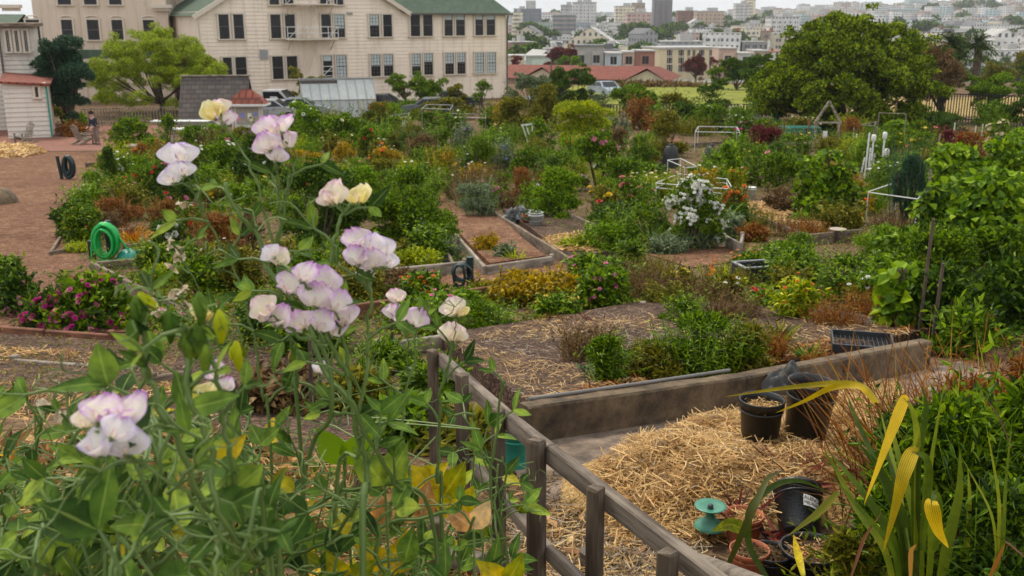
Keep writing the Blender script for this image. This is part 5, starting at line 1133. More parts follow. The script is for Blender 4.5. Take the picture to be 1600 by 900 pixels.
# ================================================================== VEHICLES
M_tyre=plain('tyre',(.015,.015,.016),.8,.2,8)
def carpaint(n,c): return plain('carpaint_'+n,c,.25,.05,2,metal=.2,spec=.6)
def car(px,py,dist,paint,label,rz,kind='car'):
    g=at(px,py,dist); z0=float(H(g[0],g[1])); e=empty({'car':'parked_car','pickup':'pickup_truck','van':'parked_van'}[kind],(g[0],g[1],z0),label,kind if kind!='car' else 'car',None,rz)
    prof={'car':[(-2.2,.35),(-2.22,.8),(-1.9,.95),(-1.2,1.0),(-.6,1.42),(.5,1.45),(1.15,.98),(2.0,.85),(2.2,.6),(2.2,.35)],
          'pickup':[(-2.6,.5),(-2.6,1.1),(-.7,1.1),(-.65,1.75),(.7,1.78),(1.3,1.15),(2.4,1.05),(2.6,.8),(2.6,.5)],
          'van':[(-2.4,.4),(-2.45,1.9),(-2.2,2.1),(1.0,2.1),(1.7,1.25),(2.4,1.05),(2.5,.6),(2.5,.4)]}[kind]
    w_=.88; m=MB(); n=len(prof); V=[(x,-w_*(1 if z<1.05 else .84),z) for x,z in prof]+[(x,w_*(1 if z<1.05 else .84),z) for x,z in prof]
    m.add(V,[[i,(i+1)%n,n+(i+1)%n,n+i] for i in range(n)],0); m.fan(V[:n]); m.fan(V[n:][::-1]); body=m.build('body',paint,e)
    gl={'car':[(-1.1,1.03),(-.58,1.36),(.45,1.38),(1.0,1.02)],'pickup':[(-.55,1.15),(-.55,1.66),(.62,1.68),(1.1,1.18)],'van':[(.1,1.25),(.1,1.9),(.95,1.9),(1.5,1.28)]}[kind]
    for sy in(-1,1):
        m=MB(); V=[(x,sy*(w_*(1 if z<1.05 else .86)+.012),z) for x,z in gl]; m.fan(V if sy<0 else V[::-1]); m.build('side_window',M_glass,e)
    a,b=(prof[5],prof[6]) if kind=='car' else ((prof[4],prof[5]) if kind=='pickup' else (prof[3],prof[4]))
    m=MB(); V=[(a[0]+.03+.02,-w_*.72,a[1]-.04),(b[0]+.02,-w_*.8,b[1]+.06),(b[0]+.02,w_*.8,b[1]+.06),(a[0]+.05,w_*.72,a[1]-.04)]; m.add(np.array(V)+[.02,0,.02],[[0,1,2,3]]); m.build('windscreen',M_glass,e)
    for x in(prof[0][0]+.85,prof[-1][0]-.8):
        for sy in(-1,1):
            m=MB(); th=[(.001,-.1),(.33,-.1),(.35,0),(.33,.1),(.001,.1)]; m.lathe(th,(x,sy*w_*.92,.34),16,M=np.array([[1,0,0],[0,0,1],[0,1,0]])); wh=m.build('wheel',M_tyre,e); m=MB(); m.lathe([(.001,.02),(.2,.0)],(x,sy*(w_*.92+.115),.34),12,M=np.array([[1,0,0],[0,0,1],[0,1,0]])); m.build('rim',M_metal,wh)
    for sy in(-1,1): m=MB(); m.box((prof[-1][0]-.02,sy*.62,.72),(.08,.3,.14),bev=.02); m.build('headlight',M_pvc,e)
car(428,140,74,carpaint('white',(.7,.71,.72)),'white pickup truck parked behind the dark picket fence',-.15,'pickup')
car(463,145,70,carpaint('grey',(.30,.33,.36)),'grey blue car nose partly behind the pale greenhouse',.1,'car')
car(420,160,68,carpaint('silver',(.45,.47,.5)),'silver car behind the pickets beside the kiosk',.05)
car(596,150,74,carpaint('black',(.03,.035,.04)),'dark car right behind the pale greenhouse',0)
car(706,146,79,carpaint('darkgreen',(.04,.06,.07)),'dark green car parked by the clapboard wall corner',.1)
car(675,162,70,carpaint('slate',(.16,.18,.2)),'slate car low behind the small trees',0)
car(860,146,80,carpaint('blue',(.10,.14,.20)),'dark blue car parked behind the dark green tree',.6)
car(945,158,97,carpaint('silverblue',(.36,.43,.52)),'pale blue-silver car parked at the edge of the lawn',-1.2)
# lamp posts / poles
for (px,pt,pb,Y,lb) in((245/4+800,98,128,112,'thin dark lamp post before the red tiled roof'),(992.5,68,105,200,'tall thin pole above the red tiled roof')):
    a=at(px,pt,Y); z0=float(H(a[0],Y)); e=empty('lamp_post',(a[0],Y,z0),lb,'lamp post'); m=MB(); m.tube([(0,0,0),(0,0,a[2]-z0)],[.12,.07],6); m.build('pole',M_sash,e); m=MB(); m.box((.4,0,a[2]-z0),(.9,.2,.12)); m.build('lamp_head',M_sash,e)
# dead brush heap
g0=at(985,133,118); mb=MB(); n=600; P=np.stack([rs.uniform(-3,8,n),rs.randn(n)*1.2,rs.rand(n)*.6-.3],1); mb.leaves(P,unit(rs.randn(n,3)+[.6,0,.2]),unit(rs.randn(n,3)),.9,.14,shape=4)
ell_leaves(mb,(2.5,0,.0),(5.5,1.4,.45),.4,.2,1.2); tag(mb.build('brush_heap',L_('brown'),None,(g0[0],118,float(H(0,118)))),'long heap of dead brown palm fronds at the lawn top','brush heap')
# ================================================================== PERSON
def skin_mesh(name,verts,edges,radii,mat,parent,sub=2):
    me=bpy.data.meshes.new(name); me.from_pydata(verts,edges,[]); o=bpy.data.objects.new(name,me); col.objects.link(o)
    m=o.modifiers.new('s','SKIN'); m.use_smooth_shade=True; 
    for i,r in enumerate(radii): me.skin_vertices[0].data[i].radius=(r,r) if not isinstance(r,tuple) else r
    me.skin_vertices[0].data[0].use_root=True; s_=o.modifiers.new('u','SUBSURF'); s_.levels=sub; s_.render_levels=sub
    dg=bpy.context.evaluated_depsgraph_get(); m2=bpy.data.meshes.new_from_object(o.evaluated_get(dg)); bpy.data.objects.remove(o); m2.materials.clear(); m2.materials.append(mat); m2.name=name
    return link(name,m2,parent)
M_skin=plain('skin',(.50,.30,.22),.6,.08,20); M_jacket=plain('navy_jacket',(.02,.028,.05),.8,.2,10); M_trouser=plain('tan_trousers',(.26,.19,.15),.85,.15,10); M_hair=plain('dark_hair',(.04,.03,.025),.8,.3,20)
g=G(152,226); pe=empty('person',g,'person in navy jacket and tan trousers bending slightly forward','person',None,-.5)
V=[(0,0,.95),(0,-.04,1.18),(0,-.10,1.38),(0,-.15,1.47),(0,-.19,1.56),(0,-.21,1.66),
   (.10,0,.9),(.115,-.03,.5),(.12,.03,.1),(.12,-.1,.05),(-.10,0,.9),(-.115,-.02,.5),(-.12,.04,.1),(-.12,-.09,.05),
   (.19,-.12,1.38),(.25,-.10,1.12),(.22,-.30,.98),(.20,-.38,.95),(-.19,-.12,1.38),(-.25,-.10,1.12),(-.22,-.28,.95),(-.20,-.36,.92)]
E=[(0,1),(1,2),(2,3),(3,4),(4,5),(0,6),(6,7),(7,8),(8,9),(0,10),(10,11),(11,12),(12,13),(2,14),(14,15),(15,16),(16,17),(2,18),(18,19),(19,20),(20,21)]
R_=[(.13,.10),(.12,.10),(.15,.10),.055,.085,.075,.085,.06,.045,.04,.085,.06,.045,.04,.06,.045,.035,.035,.06,.045,.035,.035]
skin_mesh('body',V,E,R_,M_skin,pe)
for sx,base in((1,(.20,-.38,.95)),(-1,(-.20,-.36,.92))):
    m=MB()
    for q in range(4): m.tube([np.array(base)+[(-.03+q*.02),0,0],np.array(base)+[(-.035+q*.022),-.06,-.02],np.array(base)+[(-.03+q*.02),-.09,-.05]],[.011,.01,.007],5)
    m.tube([np.array(base)+[-.03*sx,.02,0],np.array(base)+[-.06*sx,-.03,-.01]],[.012,.009],5); m.build('fingers',M_skin,pe)
jv=[0,1,2,14,15,16,18,19,20]; mp_={a:i for i,a in enumerate(jv)}
skin_mesh('jacket',[V[i] for i in jv],[(mp_[a],mp_[b]) for a,b in E if a in mp_ and b in mp_],[(.165,.135),(.165,.14),(.18,.135),.085,.066,.056,.085,.066,.056],M_jacket,pe)
jv=[0,6,7,8,10,11,12]; mp_={a:i for i,a in enumerate(jv)}
skin_mesh('trousers',[V[i] for i in jv],[(mp_[a],mp_[b]) for a,b in E if a in mp_ and b in mp_],[(.15,.125),.115,.085,.075,.115,.085,.075],M_trouser,pe)
m=MB(); ell_leaves(m,(0,-.17,1.665),(.095,.10,.085),.05,.03,3); m.lathe([(.098,-.04),(.10,.02),(.075,.075),(.001,.1)],(0,-.185,1.65),12); m.build('hair',M_hair,pe)
m=MB(); m.tube([(0,-.29,1.645),(0,-.315,1.615),(0,-.295,1.60)],[.008,.018,.01],6); m.box((0,-.285,1.575),(.05,.01,.008)); 
for sx in(-.032,.032): m.box((sx,-.285,1.65),(.022,.012,.01))
m.build('face_features',M_skin,pe)
for sx in(.12,-.12): m=MB(); m.box((sx,-.05,.04),(.10,.28,.09),bev=.02); m.build('shoe',M_blackflat,pe)
# ================================================================== GARDEN PLANTS
LM=[(172,375,'green coiled hose'),(728,425,'dark coiled hose'),(837,343,'white bucket of clippings'),(1307,367,'tree stump'),(1172,304,'white bucket by the climbing plant'),(1085,330,'white rose bush'),(783,292,'clipped ball shrub'),
(390,180,'red-roofed kiosk'),(152,205,'person in navy'),(530,150,'pale greenhouse'),(680,190,'grey box frame'),(826,218,'white folding frame'),(1290,200,'peaked wooden arch'),(1368,240,'capped white stakes'),(1395,325,'white pipe frame at right'),
(1252,215,'wire netting cage'),(1075,245,'black compost bins'),(1110,222,'long low pipe frame'),(106,262,'far hose reel'),(174,262,'dark columnar shrub'),(940,255,'tall pink-white rose bush'),(640,330,'big citrus-like shrub'),(872,305,'rounded bush above the white bucket'),
(1190,435,'dark planter crate'),(1346,530,'black nursery tray'),(110,345,'round dark shrub on the path'),(1320,130,'huge round tree'),(1400,205,'goalpost-like wooden frame'),(1510,205,'white stakes near the pale roses'),(1050,192,'far white chair'),(60,480,'magenta flower mass'),(1290,255,'dark trellis frame'),(610,190,'cloth-strip scarecrow'),(490,340,'big dark shrub behind the sweet peas'),(1000,290,'white pipe frame'),(740,200,'low rail frame'),(1530,290,'big-leaved bean thicket')]
AL=set()
WD={'mid':'green','dark':'dark green','bright':'bright green','lime':'lime green','olive':'olive green','brown':'brown','rust':'rusty brown','gold':'golden','grey':'grey-green','blue':'blue-green','wine':'dark red','fire':'fiery orange'}
def auto(px,py,h,kind,pal,fl):
    k={'bush':'leafy shrub','perennial':'clump of perennials','rose':'rose bush','wisp':'wispy dry stalks','strap':'strap-leaved clump','vine':'climbing bean','conifer':'upright shrub','fern':'feathery plant','herb':'herb clump'}[kind]
    f=(' with '+fl[0][1]+' flowers') if fl else ''; sz='tall ' if h>62 else ('low ' if h<36 else '')
    for d_,x,y,nm in sorted(((px-x)**2+2.5*(py-h/2-y)**2,x,y,nm) for x,y,nm in LM):
        dx,dy=px-x,py-h/2-y
        far='just' if d_<70**2 else 'some way'
        rel=(('left of' if dx<0 else 'right of') if abs(dx)>abs(dy)*1.4 else ('behind' if dy<0 else 'in front of'))
        if rel in('behind','in front of'): rel={'just':'right ','some way':'some way '}[far]+rel
        else: rel=far+' '+rel
        L=f"{sz}{WD[pal]} {k}{f} {rel} the {nm}"
        if L not in AL and len(L.split())<=16: AL.add(L); return L
    return f"{sz}{WD[pal]} {k}{f} in the garden"
def PF(s):
    if not s: return None
    o=[]
    for q in s.split():
        a=q.split(':'); o.append((a[0],a[1],int(a[2]),float(a[3])))
    return o
T='''92 196 56 62 bush olive | dark olive arching shrub between the lean-to porch and the cypress
120 201 40 18 bush bright | low bright green hedge left of the person
108 214 52 20 perennial rust |
202 246 64 60 rose mid rose:yellow:12:.16
262 228 24 46 bush mid | slim green shrub standing alone before the pale picnic tables
233 262 60 42 bush bright
185 236 40 34 bush olive
300 236 60 36 bush mid
330 228 50 32 perennial bright
935 176 50 26 bush grey |
690 188 96 30 bush olive |
640 186 60 26 bush mid |
862 178 60 28 bush dark |
10 438 46 34 perennial mid | small green clump at the left edge above the magenta flowers
112 372 66 56 bush dark | rounded dark green shrub standing on the wood chip path
118 396 58 14 fern lime | lime ground cover inside the small plank edged triangle
125 518 160 80 bush mid rose:magenta:60:.085 rose:pink:35:.08 | broad mass of magenta flowers beside the chip path
66 516 110 58 bush dark rose:magenta:60:.08 rose:pink:30:.07 | left half of the magenta flower bed by the chip path
30 492 62 62 bush dark daisy:pink:10:.09 | dark shrub with few pink flowers behind the magenta flower bed
174 284 17 54 conifer dark | slim dark columnar shrub beside the chip path
150 318 54 50 perennial bright
190 345 80 54 perennial olive daisy:pink:3:.1
215 322 84 60 rose mid rose:red:8:.1
170 268 40 30 perennial lime
225 270 60 44 perennial rust rose:orange:10:.12
262 330 90 70 rose dark rose:pink:6:.13 rose:red:9:.13
200 388 70 50 strap fire | fiery orange and red spiky clump just behind the green hose
232 402 72 42 strap lime | yellow-green grassy clump right of the green hose
262 408 64 62 bush dark rose:white:5:.13
290 372 60 50 perennial mid rose:red:6:.1
330 296 112 78 rose mid rose:white:30:.15
395 302 76 84 rose dark rose:white:16:.15
352 262 70 50 rose mid rose:pink:8:.15
270 290 60 50 bush mid
335 412 100 80 fern rust
385 400 60 70 fern brown
300 468 120 64 bush mid rose:cream:4:.08
250 448 60 30 perennial lime
375 470 90 80 perennial olive
300 360 50 40 perennial wine
492 405 180 150 bush dark daisy:red:8:.07 | big dark glossy shrub behind the tallest sweet peas
450 276 130 36 bush gold
430 240 86 56 rose mid rose:cream:10:.17
476 232 90 70 rose bright rose:white:10:.17
540 238 86 60 rose mid rose:cream:6:.17
590 214 66 50 perennial olive rose:orange:9:.12
575 252 60 50 rose mid rose:red:8:.16
607 202 58 34 bush bright | clipped bright green hedge below the reddish hedge
600 178 46 18 perennial rust
640 240 60 50 perennial olive
655 262 70 50 perennial brown
600 272 60 38 perennial gold rose:orange:14:.14
640 392 126 128 bush mid | big citrus-like shrub with glossy leaves in mid garden
566 340 90 70 bush bright
600 300 80 50 bush olive
680 250 50 50 perennial mid
690 282 80 46 perennial gold rose:yellow:16:.13
725 250 50 50 perennial grey daisy:lilac:10:.14
705 215 60 36 perennial mid daisy:white:5:.14
740 322 66 80 wisp brown
748 345 76 60 fern grey
752 290 50 80 fern mid
778 272 56 50 perennial grey daisy:blue:22:.13
783 304 38 32 bush bright | clipped bright green ball shrub between the beds
770 245 60 40 perennial bright daisy:cream:6:.14
770 208 50 40 bush mid
784 210 34 46 fern gold | tall golden feathery bush right of the low rail frame
762 397 42 30 bush gold daisy:yellow:40:.05 | compact mound of yellow flowers inside the narrow raised bed
805 412 40 34 strap lime | small yellow-green strap clump in the corner of the narrow bed
790 408 30 22 perennial grey
822 315 60 52 fern rust
872 346 96 84 bush bright | rounded citrus bush above the white bucket bed
828 280 50 50 perennial mid
800 215 70 60 bush olive
846 205 66 66 bush olive
848 250 50 60 bush mid daisy:white:4:.14
905 245 110 86 bush lime | bright lime-green bush in the far middle of the garden
962 250 50 46 perennial brown
935 300 110 98 rose mid rose:pink:22:.16 rose:white:14:.16 | tall rose bush covered in pale pink and white blooms
880 282 50 44 perennial mid
965 225 60 40 perennial grey rose:salmon:12:.14
1006 196 62 52 bush mid | round green shrub on the near edge of the lawn
1045 246 66 64 bush olive | open brownish shrub with bare stems before the clearing
1000 262 60 46 perennial mid
1030 215 40 36 perennial rust
1110 208 70 40 bush mid rose:white:12:.16
1160 218 60 44 perennial mid rose:white:14:.15
1158 220 34 22 perennial dark rose:magenta:8:.2
1120 196 70 30 bush dark
1075 188 50 26 bush dark
1085 392 100 118 bush mid cluster:white:96:.10 | white rose bush crowded with small double blooms in mid garden
1105 392 80 46 strap grey
1025 388 60 56 strap mid
1050 398 90 26 perennial grey
975 306 80 56 perennial mid
990 334 76 48 perennial mid rose:salmon:26:.12
946 345 56 50 perennial olive rose:yellow:12:.14
960 380 80 60 perennial dark rose:red:5:.12
1010 300 70 44 vine mid
940 398 90 46 perennial bright
900 398 60 22 perennial lime
1010 322 50 34 perennial mid rose:pink:6:.12
985 410 50 34 perennial mid
1140 294 42 76 vine bright | conical green climbing plant left of the small white bucket
1112 300 50 40 perennial mid
1190 292 50 50 perennial mid rose:pink:2:.2
1150 345 50 50 perennial olive rose:orange:6:.14
1140 372 60 34 perennial grey
1120 360 30 60 strap mid spike:red:5:.14
1195 250 60 50 perennial wine
1245 262 60 50 perennial mid rose:yellow:8:.14
1205 228 60 36 bush mid daisy:yellow:8:.14
1225 302 84 62 perennial mid
1220 335 60 40 perennial brown
1270 345 66 84 vine mid
1292 350 80 116 vine bright
1322 350 60 96 vine mid
1320 372 90 50 perennial olive rose:orange:3:.12
1250 372 70 40 wisp brown
1265 380 60 44 wisp rust
1352 385 50 36 strap olive
1300 252 60 40 perennial olive
1330 232 44 44 fern rust
1400 232 60 44 vine bright | bright climbing vine through the goalpost-like frame
1398 246 50 40 perennial mid daisy:yellow:10:.16
1340 215 60 30 perennial lime
1445 262 74 52 perennial mid daisy:yellow:9:.15 rose:salmon:6:.15
1390 290 56 46 perennial dark
1410 300 60 46 perennial blue
1420 360 76 130 fern blue | feathery blue-green tall plant behind the white pipe frame at right
1395 366 60 40 wisp brown
1455 300 60 60 perennial olive rose:orange:8:.14
1490 250 80 46 perennial wine daisy:magenta:7:.16
1520 262 80 50 perennial rust rose:red:8:.14
1568 236 46 50 rose mid rose:cream:46:.19 | pale cream rose bush at the far right
1600 262 80 60 vine bright
1480 210 90 30 bush dark
1570 200 80 34 bush dark
1400 206 70 26 bush dark
1300 210 60 30 perennial dark
1460 392 70 100 vine mid
1385 460 70 60 perennial bright
1330 470 110 60 perennial mid
1250 455 110 60 perennial mid
1415 440 90 80 vine mid
1470 470 120 110 bush mid
1220 430 90 44 perennial mid
1230 470 60 50 perennial olive daisy:yellow:5:.06
1400 530 70 120 vine bright | upright bean plant with broad pale leaves behind the wall end
1300 528 66 80 wisp rust
1345 505 50 70 wisp rust
1240 515 60 76 perennial lime rose:orange:6:.05
1262 562 24 40 strap mid | small green iris fan beside the nursery tray
1215 540 40 60 strap olive
1200 560 50 50 wisp rust
1290 575 60 26 wisp rust
1112 470 30 38 strap olive spike:orange:2:.2 | orange poker flower standing left of the dark planter crate
1130 470 60 36 perennial lime
1160 515 60 60 wisp brown
1130 520 40 90 wisp brown
1100 596 180 92 fern mid | large feathery green weed patch in the straw covered bed
1020 590 90 60 fern olive
1160 585 80 80 fern olive
950 596 70 70 fern mid | green feathery clump in the middle of the straw bed
945 616 40 50 perennial grey | little upright grey-green plant at the front of the straw bed
920 560 90 60 wisp brown
900 530 110 34 wisp wine
1070 520 80 60 fern mid
1080 480 130 56 wisp brown
1000 470 110 70 wisp brown
1020 440 80 50 wisp olive
960 460 90 46 perennial mid daisy:lilac:3:.09
880 485 120 52 perennial gold daisy:yellow:22:.04
810 480 110 44 perennial gold daisy:yellow:16:.04
850 520 80 20 perennial olive
760 470 60 26 perennial olive
760 530 110 50 fern mid
690 530 90 50 fern mid
640 520 90 40 perennial mid
620 470 120 40 perennial brown
560 480 90 60 perennial olive
650 425 90 30 perennial lime
560 430 80 60 perennial mid
470 470 90 70 perennial mid
985 176 74 40 bush mid
1060 178 60 30 bush olive
1115 176 60 40 bush dark
600 585 120 50 fern mid
680 620 110 50 perennial mid
560 640 120 60 perennial olive
480 560 120 70 perennial mid
410 540 100 70 perennial dark
440 640 120 60 perennial brown
640 690 110 60 perennial mid
720 700 90 50 perennial olive
700 405 40 26 perennial grey
640 405 60 24 perennial olive
1480 540 110 120 bush dark
1560 400 170 130 vine bright | big-leaved bean thicket rising at the right edge of the garden
1500 330 120 100 vine bright
1590 330 120 110 vine bright
1560 470 150 110 bush mid
1590 540 140 120 bush dark
1520 560 120 70 bush mid
1440 500 70 70 perennial mid
1180 380 50 24 perennial rust
1500 285 110 50 vine mid
1430 415 60 50 vine bright
'''
for ln in T.strip().split('\n'):
    a,_,lab=ln.partition('|'); q=a.split(); px,py,w_,h_=map(float,q[:4]); kind,pal=q[4],q[5]; fl=PF(' '.join(q[6:])); lab=lab.strip() or auto(px,py,h_,kind,pal,fl)
    kw={}
    if kind=='vine' and px>1380 and py>300: kw=dict(Lk=.15,dens=1.0,lumps=14)
    if 'rose bush crowded' in lab: kw=dict(lumps=16)
    inb=(py>530 and 700<px<1420 and py<612)
    plant(px,py,w_,h_,kind,pal,lab,fl,dz=.16 if inb else 0,**kw)
# filler plants so no gap of bare soil shows where the photo has none
def inpoly(x,y,P):
    c=False; j=len(P)-1
    for i in range(len(P)):
        if (P[i][1]>y)!=(P[j][1]>y) and x<(P[j][0]-P[i][0])*(y-P[i][1])/(P[j][1]-P[i][1])+P[i][0]: c=not c
        j=i
    return c
NO=[[(-300,640),(-300,236),(160,236),(125,290),(90,350),(150,430),(230,470),(230,640)],[(600,470),(560,436),(1000,400),(1100,395),(1350,365),(1240,400),(1010,440)],[(690,348),(790,330),(935,412),(850,424),(755,440)],[(1160,345),(1160,318),(1250,318),(1345,362),(1262,383)],
    [(690,700),(680,545),(1005,490),(1460,535),(1600,560),(1700,700)],[(-300,250),(-300,190),(300,190),(230,240),(160,250)],[(265,190),(430,190),(430,216),(265,222)],[(200,900),(0,900),(0,640),(1700,640),(1700,900)],[(975,236),(985,212),(1065,212),(1078,238)]]
KO=[(1060,360,388),(1095,375,390),(1120,350,388),(1085,290,388),(762,375,395),(172,375,404),(190,395,408),(728,425,452),(106,262,280),(152,205,226),(390,180,204),(330,160,190),(1075,245,262),(1095,320,390),(837,343,357),(1307,367,378),(1172,304,311),(1040,290,322),(1140,300,348),(1390,330,366),(1360,245,272),(1380,245,272),(1252,215,240),(1290,200,232),(685,190,212),(730,195,212),(826,215,238),(1110,222,238),(630,190,208),(762,390,397),(1210,270,281),(1225,270,281),(530,150,168),(60,480,520),(872,310,335),(132,215,226),(1148,190,200),(1400,215,238),(1510,210,222),(1568,215,236)]
def covers(px,py,w,h): return any(abs(px-a)<w/2+14 and py-h<b and py>c-3 for a,b,c in KO)
YT={y:G(800,y)[1] for y in range(170,900,2)}
n=0; pts=[]
while n<290:
    py=rs.uniform(200,520)**1.0; 
    if rs.rand()<.55: py=rs.uniform(196,330)
    px=rs.uniform(120,1600)
    if any(inpoly(px,py,P) for P in NO) or any((px-a)**2+(4*(py-b))**2<24**2 for a,b in pts): continue
    if covers(px,py,55,42): continue
    pts.append((px,py)); k=rs.choice(['perennial','bush','wisp','fern','strap','herb'],p=[.40,.10,.12,.16,.08,.14]); pal=rs.choice(['mid','bright','dark','olive','rust','lime','gold','brown'],p=[.34,.26,.09,.14,.03,.07,.04,.03])
    if px>1380: pal=rs.choice(['mid','bright','dark'])
    sz=rs.uniform(34,60)*(.75+py/700); hh=sz*rs.uniform(.5,.85); c=rs.choice(['','white','yellow','pink','red','lilac','cream','orange'],p=[.25,.15,.15,.12,.09,.08,.08,.08])
    fl=[('rose' if rs.rand()<.6 else 'daisy',c,int(rs.uniform(8,22)),.1 if py<330 else .06)] if c and k in('perennial','bush') else None
    plant(px,py,sz,hh,k,pal,auto(px,py,hh,k,pal,fl),fl); n+=1
# ground cover (weeds, seedlings, litter)
def cover(name,pal,n,region,L0,label,blade=False,tuft=6,excl=True,zs=.10,asp=.45,dz=0.0,flat=False):
    mb=MB(); P=[]
    while len(P)<n:
        px=rs.uniform(region[0],region[2]); py=rs.uniform(region[1],region[3])
        if excl and any(inpoly(px,py,Q) for Q in NO): continue
        Y=YT[int(py)//2*2]; r=ray(px,py); p=r*(Y/r[1]); P.append((p[0],p[1]+rs.randn()*.1,float(H(p[0],p[1]))+dz))
    P=np.repeat(np.array(P),tuft,0); m=len(P); s=np.linalg.norm(P,axis=1)/FPX; P[:,:2]+=rs.randn(m,2)*(.04+2.5*s[:,None]); P[:,2]+=np.abs(rs.randn(m))*zs
    L=np.maximum(L0,3.3*s)*rs.uniform(.6,1.3,m)
    D=unit(np.stack([rs.randn(m),rs.randn(m),(0.05 if flat else .9)*np.abs(rs.randn(m))],1)); N=unit(np.stack([rs.randn(m)*.3,rs.randn(m)*.3,np.ones(m)],1))
    mb.leaves(P,D,N,L,L*asp,shape=4,curl=.05 if flat else .2,fold=.05 if flat else .2); return tag(mb.build(name,L_(pal)),label,None,None,'stuff')
cover('weeds','mid',7500,(120,200,1700,560),.05,'low green weeds and seedlings between the beds')
cover('weeds','olive',4000,(120,200,1700,560),.05,'low olive weeds between the beds')
cover('weeds','bright',1700,(120,200,1700,480),.05,'bright seedlings scattered between the beds')
cover('dry_litter','brown',4200,(120,200,1700,600),.05,'brown leaf litter between the beds',flat=True,zs=.01)
cover('leaf_litter','dryleaf',900,(-100,236,230,520),.05,'pale leaf litter scattered on the chip path',excl=False,flat=True,tuft=2,zs=.005,asp=.3)
cover('leaf_litter','brown',1500,(-100,236,230,640),.05,'brown bark pieces scattered on the chip path',excl=False,flat=True,tuft=3,zs=.006,asp=.3)
cover('leaf_litter','dryleaf',900,(560,395,1330,470),.04,'pale litter on the garden walk',excl=False,flat=True,tuft=2,zs=.01,asp=.4,dz=.015)
cover('weeds','olive',900,(-60,530,260,650),.03,'thin weeds on the lower left soil',excl=False,tuft=4,zs=.01)
cover('lawn_tufts','lime',1500,(900,136,1190,172),.3,'short rough grass on the lawn',excl=False,tuft=3,zs=.02) if 0 else None
# ================================================================== STRAW
def straw(name,label,n,sampler,L=(.08,.22),W=.004,lift=.03,pal='straw',tilt=.25):
    P=sampler(n); m=len(P); th=rs.rand(m)*6.283; D=unit(np.stack([np.cos(th),np.sin(th),rs.randn(m)*tilt],1)); ln=rs.uniform(L[0],L[1],m); P=P+np.stack([np.zeros(m),np.zeros(m),np.abs(rs.randn(m))*lift],1)
    side=np.cross(D,[0,0,1.]); side=unit(side); rows=[]; bend=rs.randn(m)*.15
    for t_ in(-.5,-.17,.17,.5):
        c=P+D*(ln*t_)[:,None]+side*(bend*ln*(t_*t_))[:,None]; w_=W*rs.uniform(.6,1.4,m)*.5; rows+=[c+side*w_[:,None]+[0,0,W*.3],c-side*w_[:,None]-[0,0,W*.3]]
    v=np.stack(rows,1); i=np.arange(m)[:,None]*8; mb=MB(); mb.add(v,np.concatenate([i+np.array([2*k,2*k+1,2*k+3,2*k+2]) for k in range(3)],0),0,np.tile(rs.rand(m),3)); return tag(mb.build(name,L_(pal)),label,None,None,'stuff')
def quad_sampler(poly,dz=0.0,patch=0,hf=None):
    W_=[G(*p) for p in poly]; X=[p[0] for p in W_]; Y=[p[1] for p in W_]; PP=[(p[0],p[1]) for p in W_]
    ph=rs.rand(4)*6
    def f(n):
        out=[]; 
        while len(out)<n:
            x=rs.uniform(min(X),max(X)); y=rs.uniform(min(Y),max(Y))
            if not inpoly(x,y,PP): continue
            if patch and math.sin(x*2.3+ph[0]+1.3*math.sin(y*1.7))+math.sin(y*2.9+ph[1]+math.sin(x*3.1))<patch*rs.randn()+.1*patch-.2: continue
            out.append((x,y,float(H(x,y))+dz+(hf(x,y) if hf else 0)))
        return np.array(out)
    return f
# the heap
c0=G(1130,715); 
HR=[(G(1120,760),.85,.65,.20),(G(1240,710),.85,.7,.16),(G(1010,775),.5,.45,.10),(G(1330,680),.6,.5,.07),(G(1060,810),.6,.35,.06)]
def heap(x,y):
    z=0
    for c,rx,ry,h in HR:
        d=((x-c[0])/rx)**2+((y-c[1])/ry)**2; z=max(z,h*max(0,1-d)**.8) if d<1 else z
    return z+(.02*math.sin(x*9+y*5)+.015*math.sin(y*13-x*7) if z>.03 else 0)
HP=[(930,765),(1000,705),(1085,662),(1180,625),(1400,600),(1420,680),(1330,760),(1200,830),(1080,860),(960,860),(930,790)]
xs=np.arange(.15,2.9,.07); ys=np.arange(3.6,7.0,.07); mb=MB(); V=[(x,y,float(H(x,y))+heap(x,y)-.012 if heap(x,y)>.02 else float(H(x,y))-.03) for y in ys for x in xs]; nx=len(xs)
mb.add(V,[[j*nx+i,j*nx+i+1,(j+1)*nx+i+1,(j+1)*nx+i] for j in range(len(ys)-1) for i in range(nx-1)],0,smooth=True); tag(mb.build('straw_heap_core',M_straw),'matted straw under the loose straw heap',None,None,'stuff')
straw('straw_heap','heap of loose golden straw below the concrete wall',21000,quad_sampler(HP,0,0,heap),(.04,.17),.0038,.025)
straw('straw_litter','greyish weathered straw mixed through the heap',3500,quad_sampler(HP,0,.5,heap),(.03,.13),.004,.022,'strawgrey')
straw('straw_litter','dark old straw in the heap',2500,quad_sampler(HP,0,0,heap),(.05,.14),.005,.02,'dryleaf')
straw('straw_litter','thin straw scattered below the picket fence',3600,quad_sampler([(800,800),(900,780),(1000,800),(1100,860),(1130,960),(760,960)],0,.4),(.04,.15),.004,.015,'strawgrey')
straw('straw_litter','golden straw wisps scattered below the picket fence',1500,quad_sampler([(820,820),(930,780),(1000,800),(1100,860),(1130,960),(800,960)],0,.4),(.05,.17),.004,.02)
straw('straw_litter','brown straw scattered below the picket fence',2500,quad_sampler([(740,760),(905,735),(1000,800),(1100,860),(1130,960),(700,960)],0,0),(.05,.15),.005,.012,'brown')
straw('straw_mulch','pale straw mulch over the raised bed soil',900,quad_sampler([(835,670),(700,560),(860,520),(1000,500),(1050,560),(1000,640)],.165,.35),(.04,.12),.0035,.01,'strawgrey')
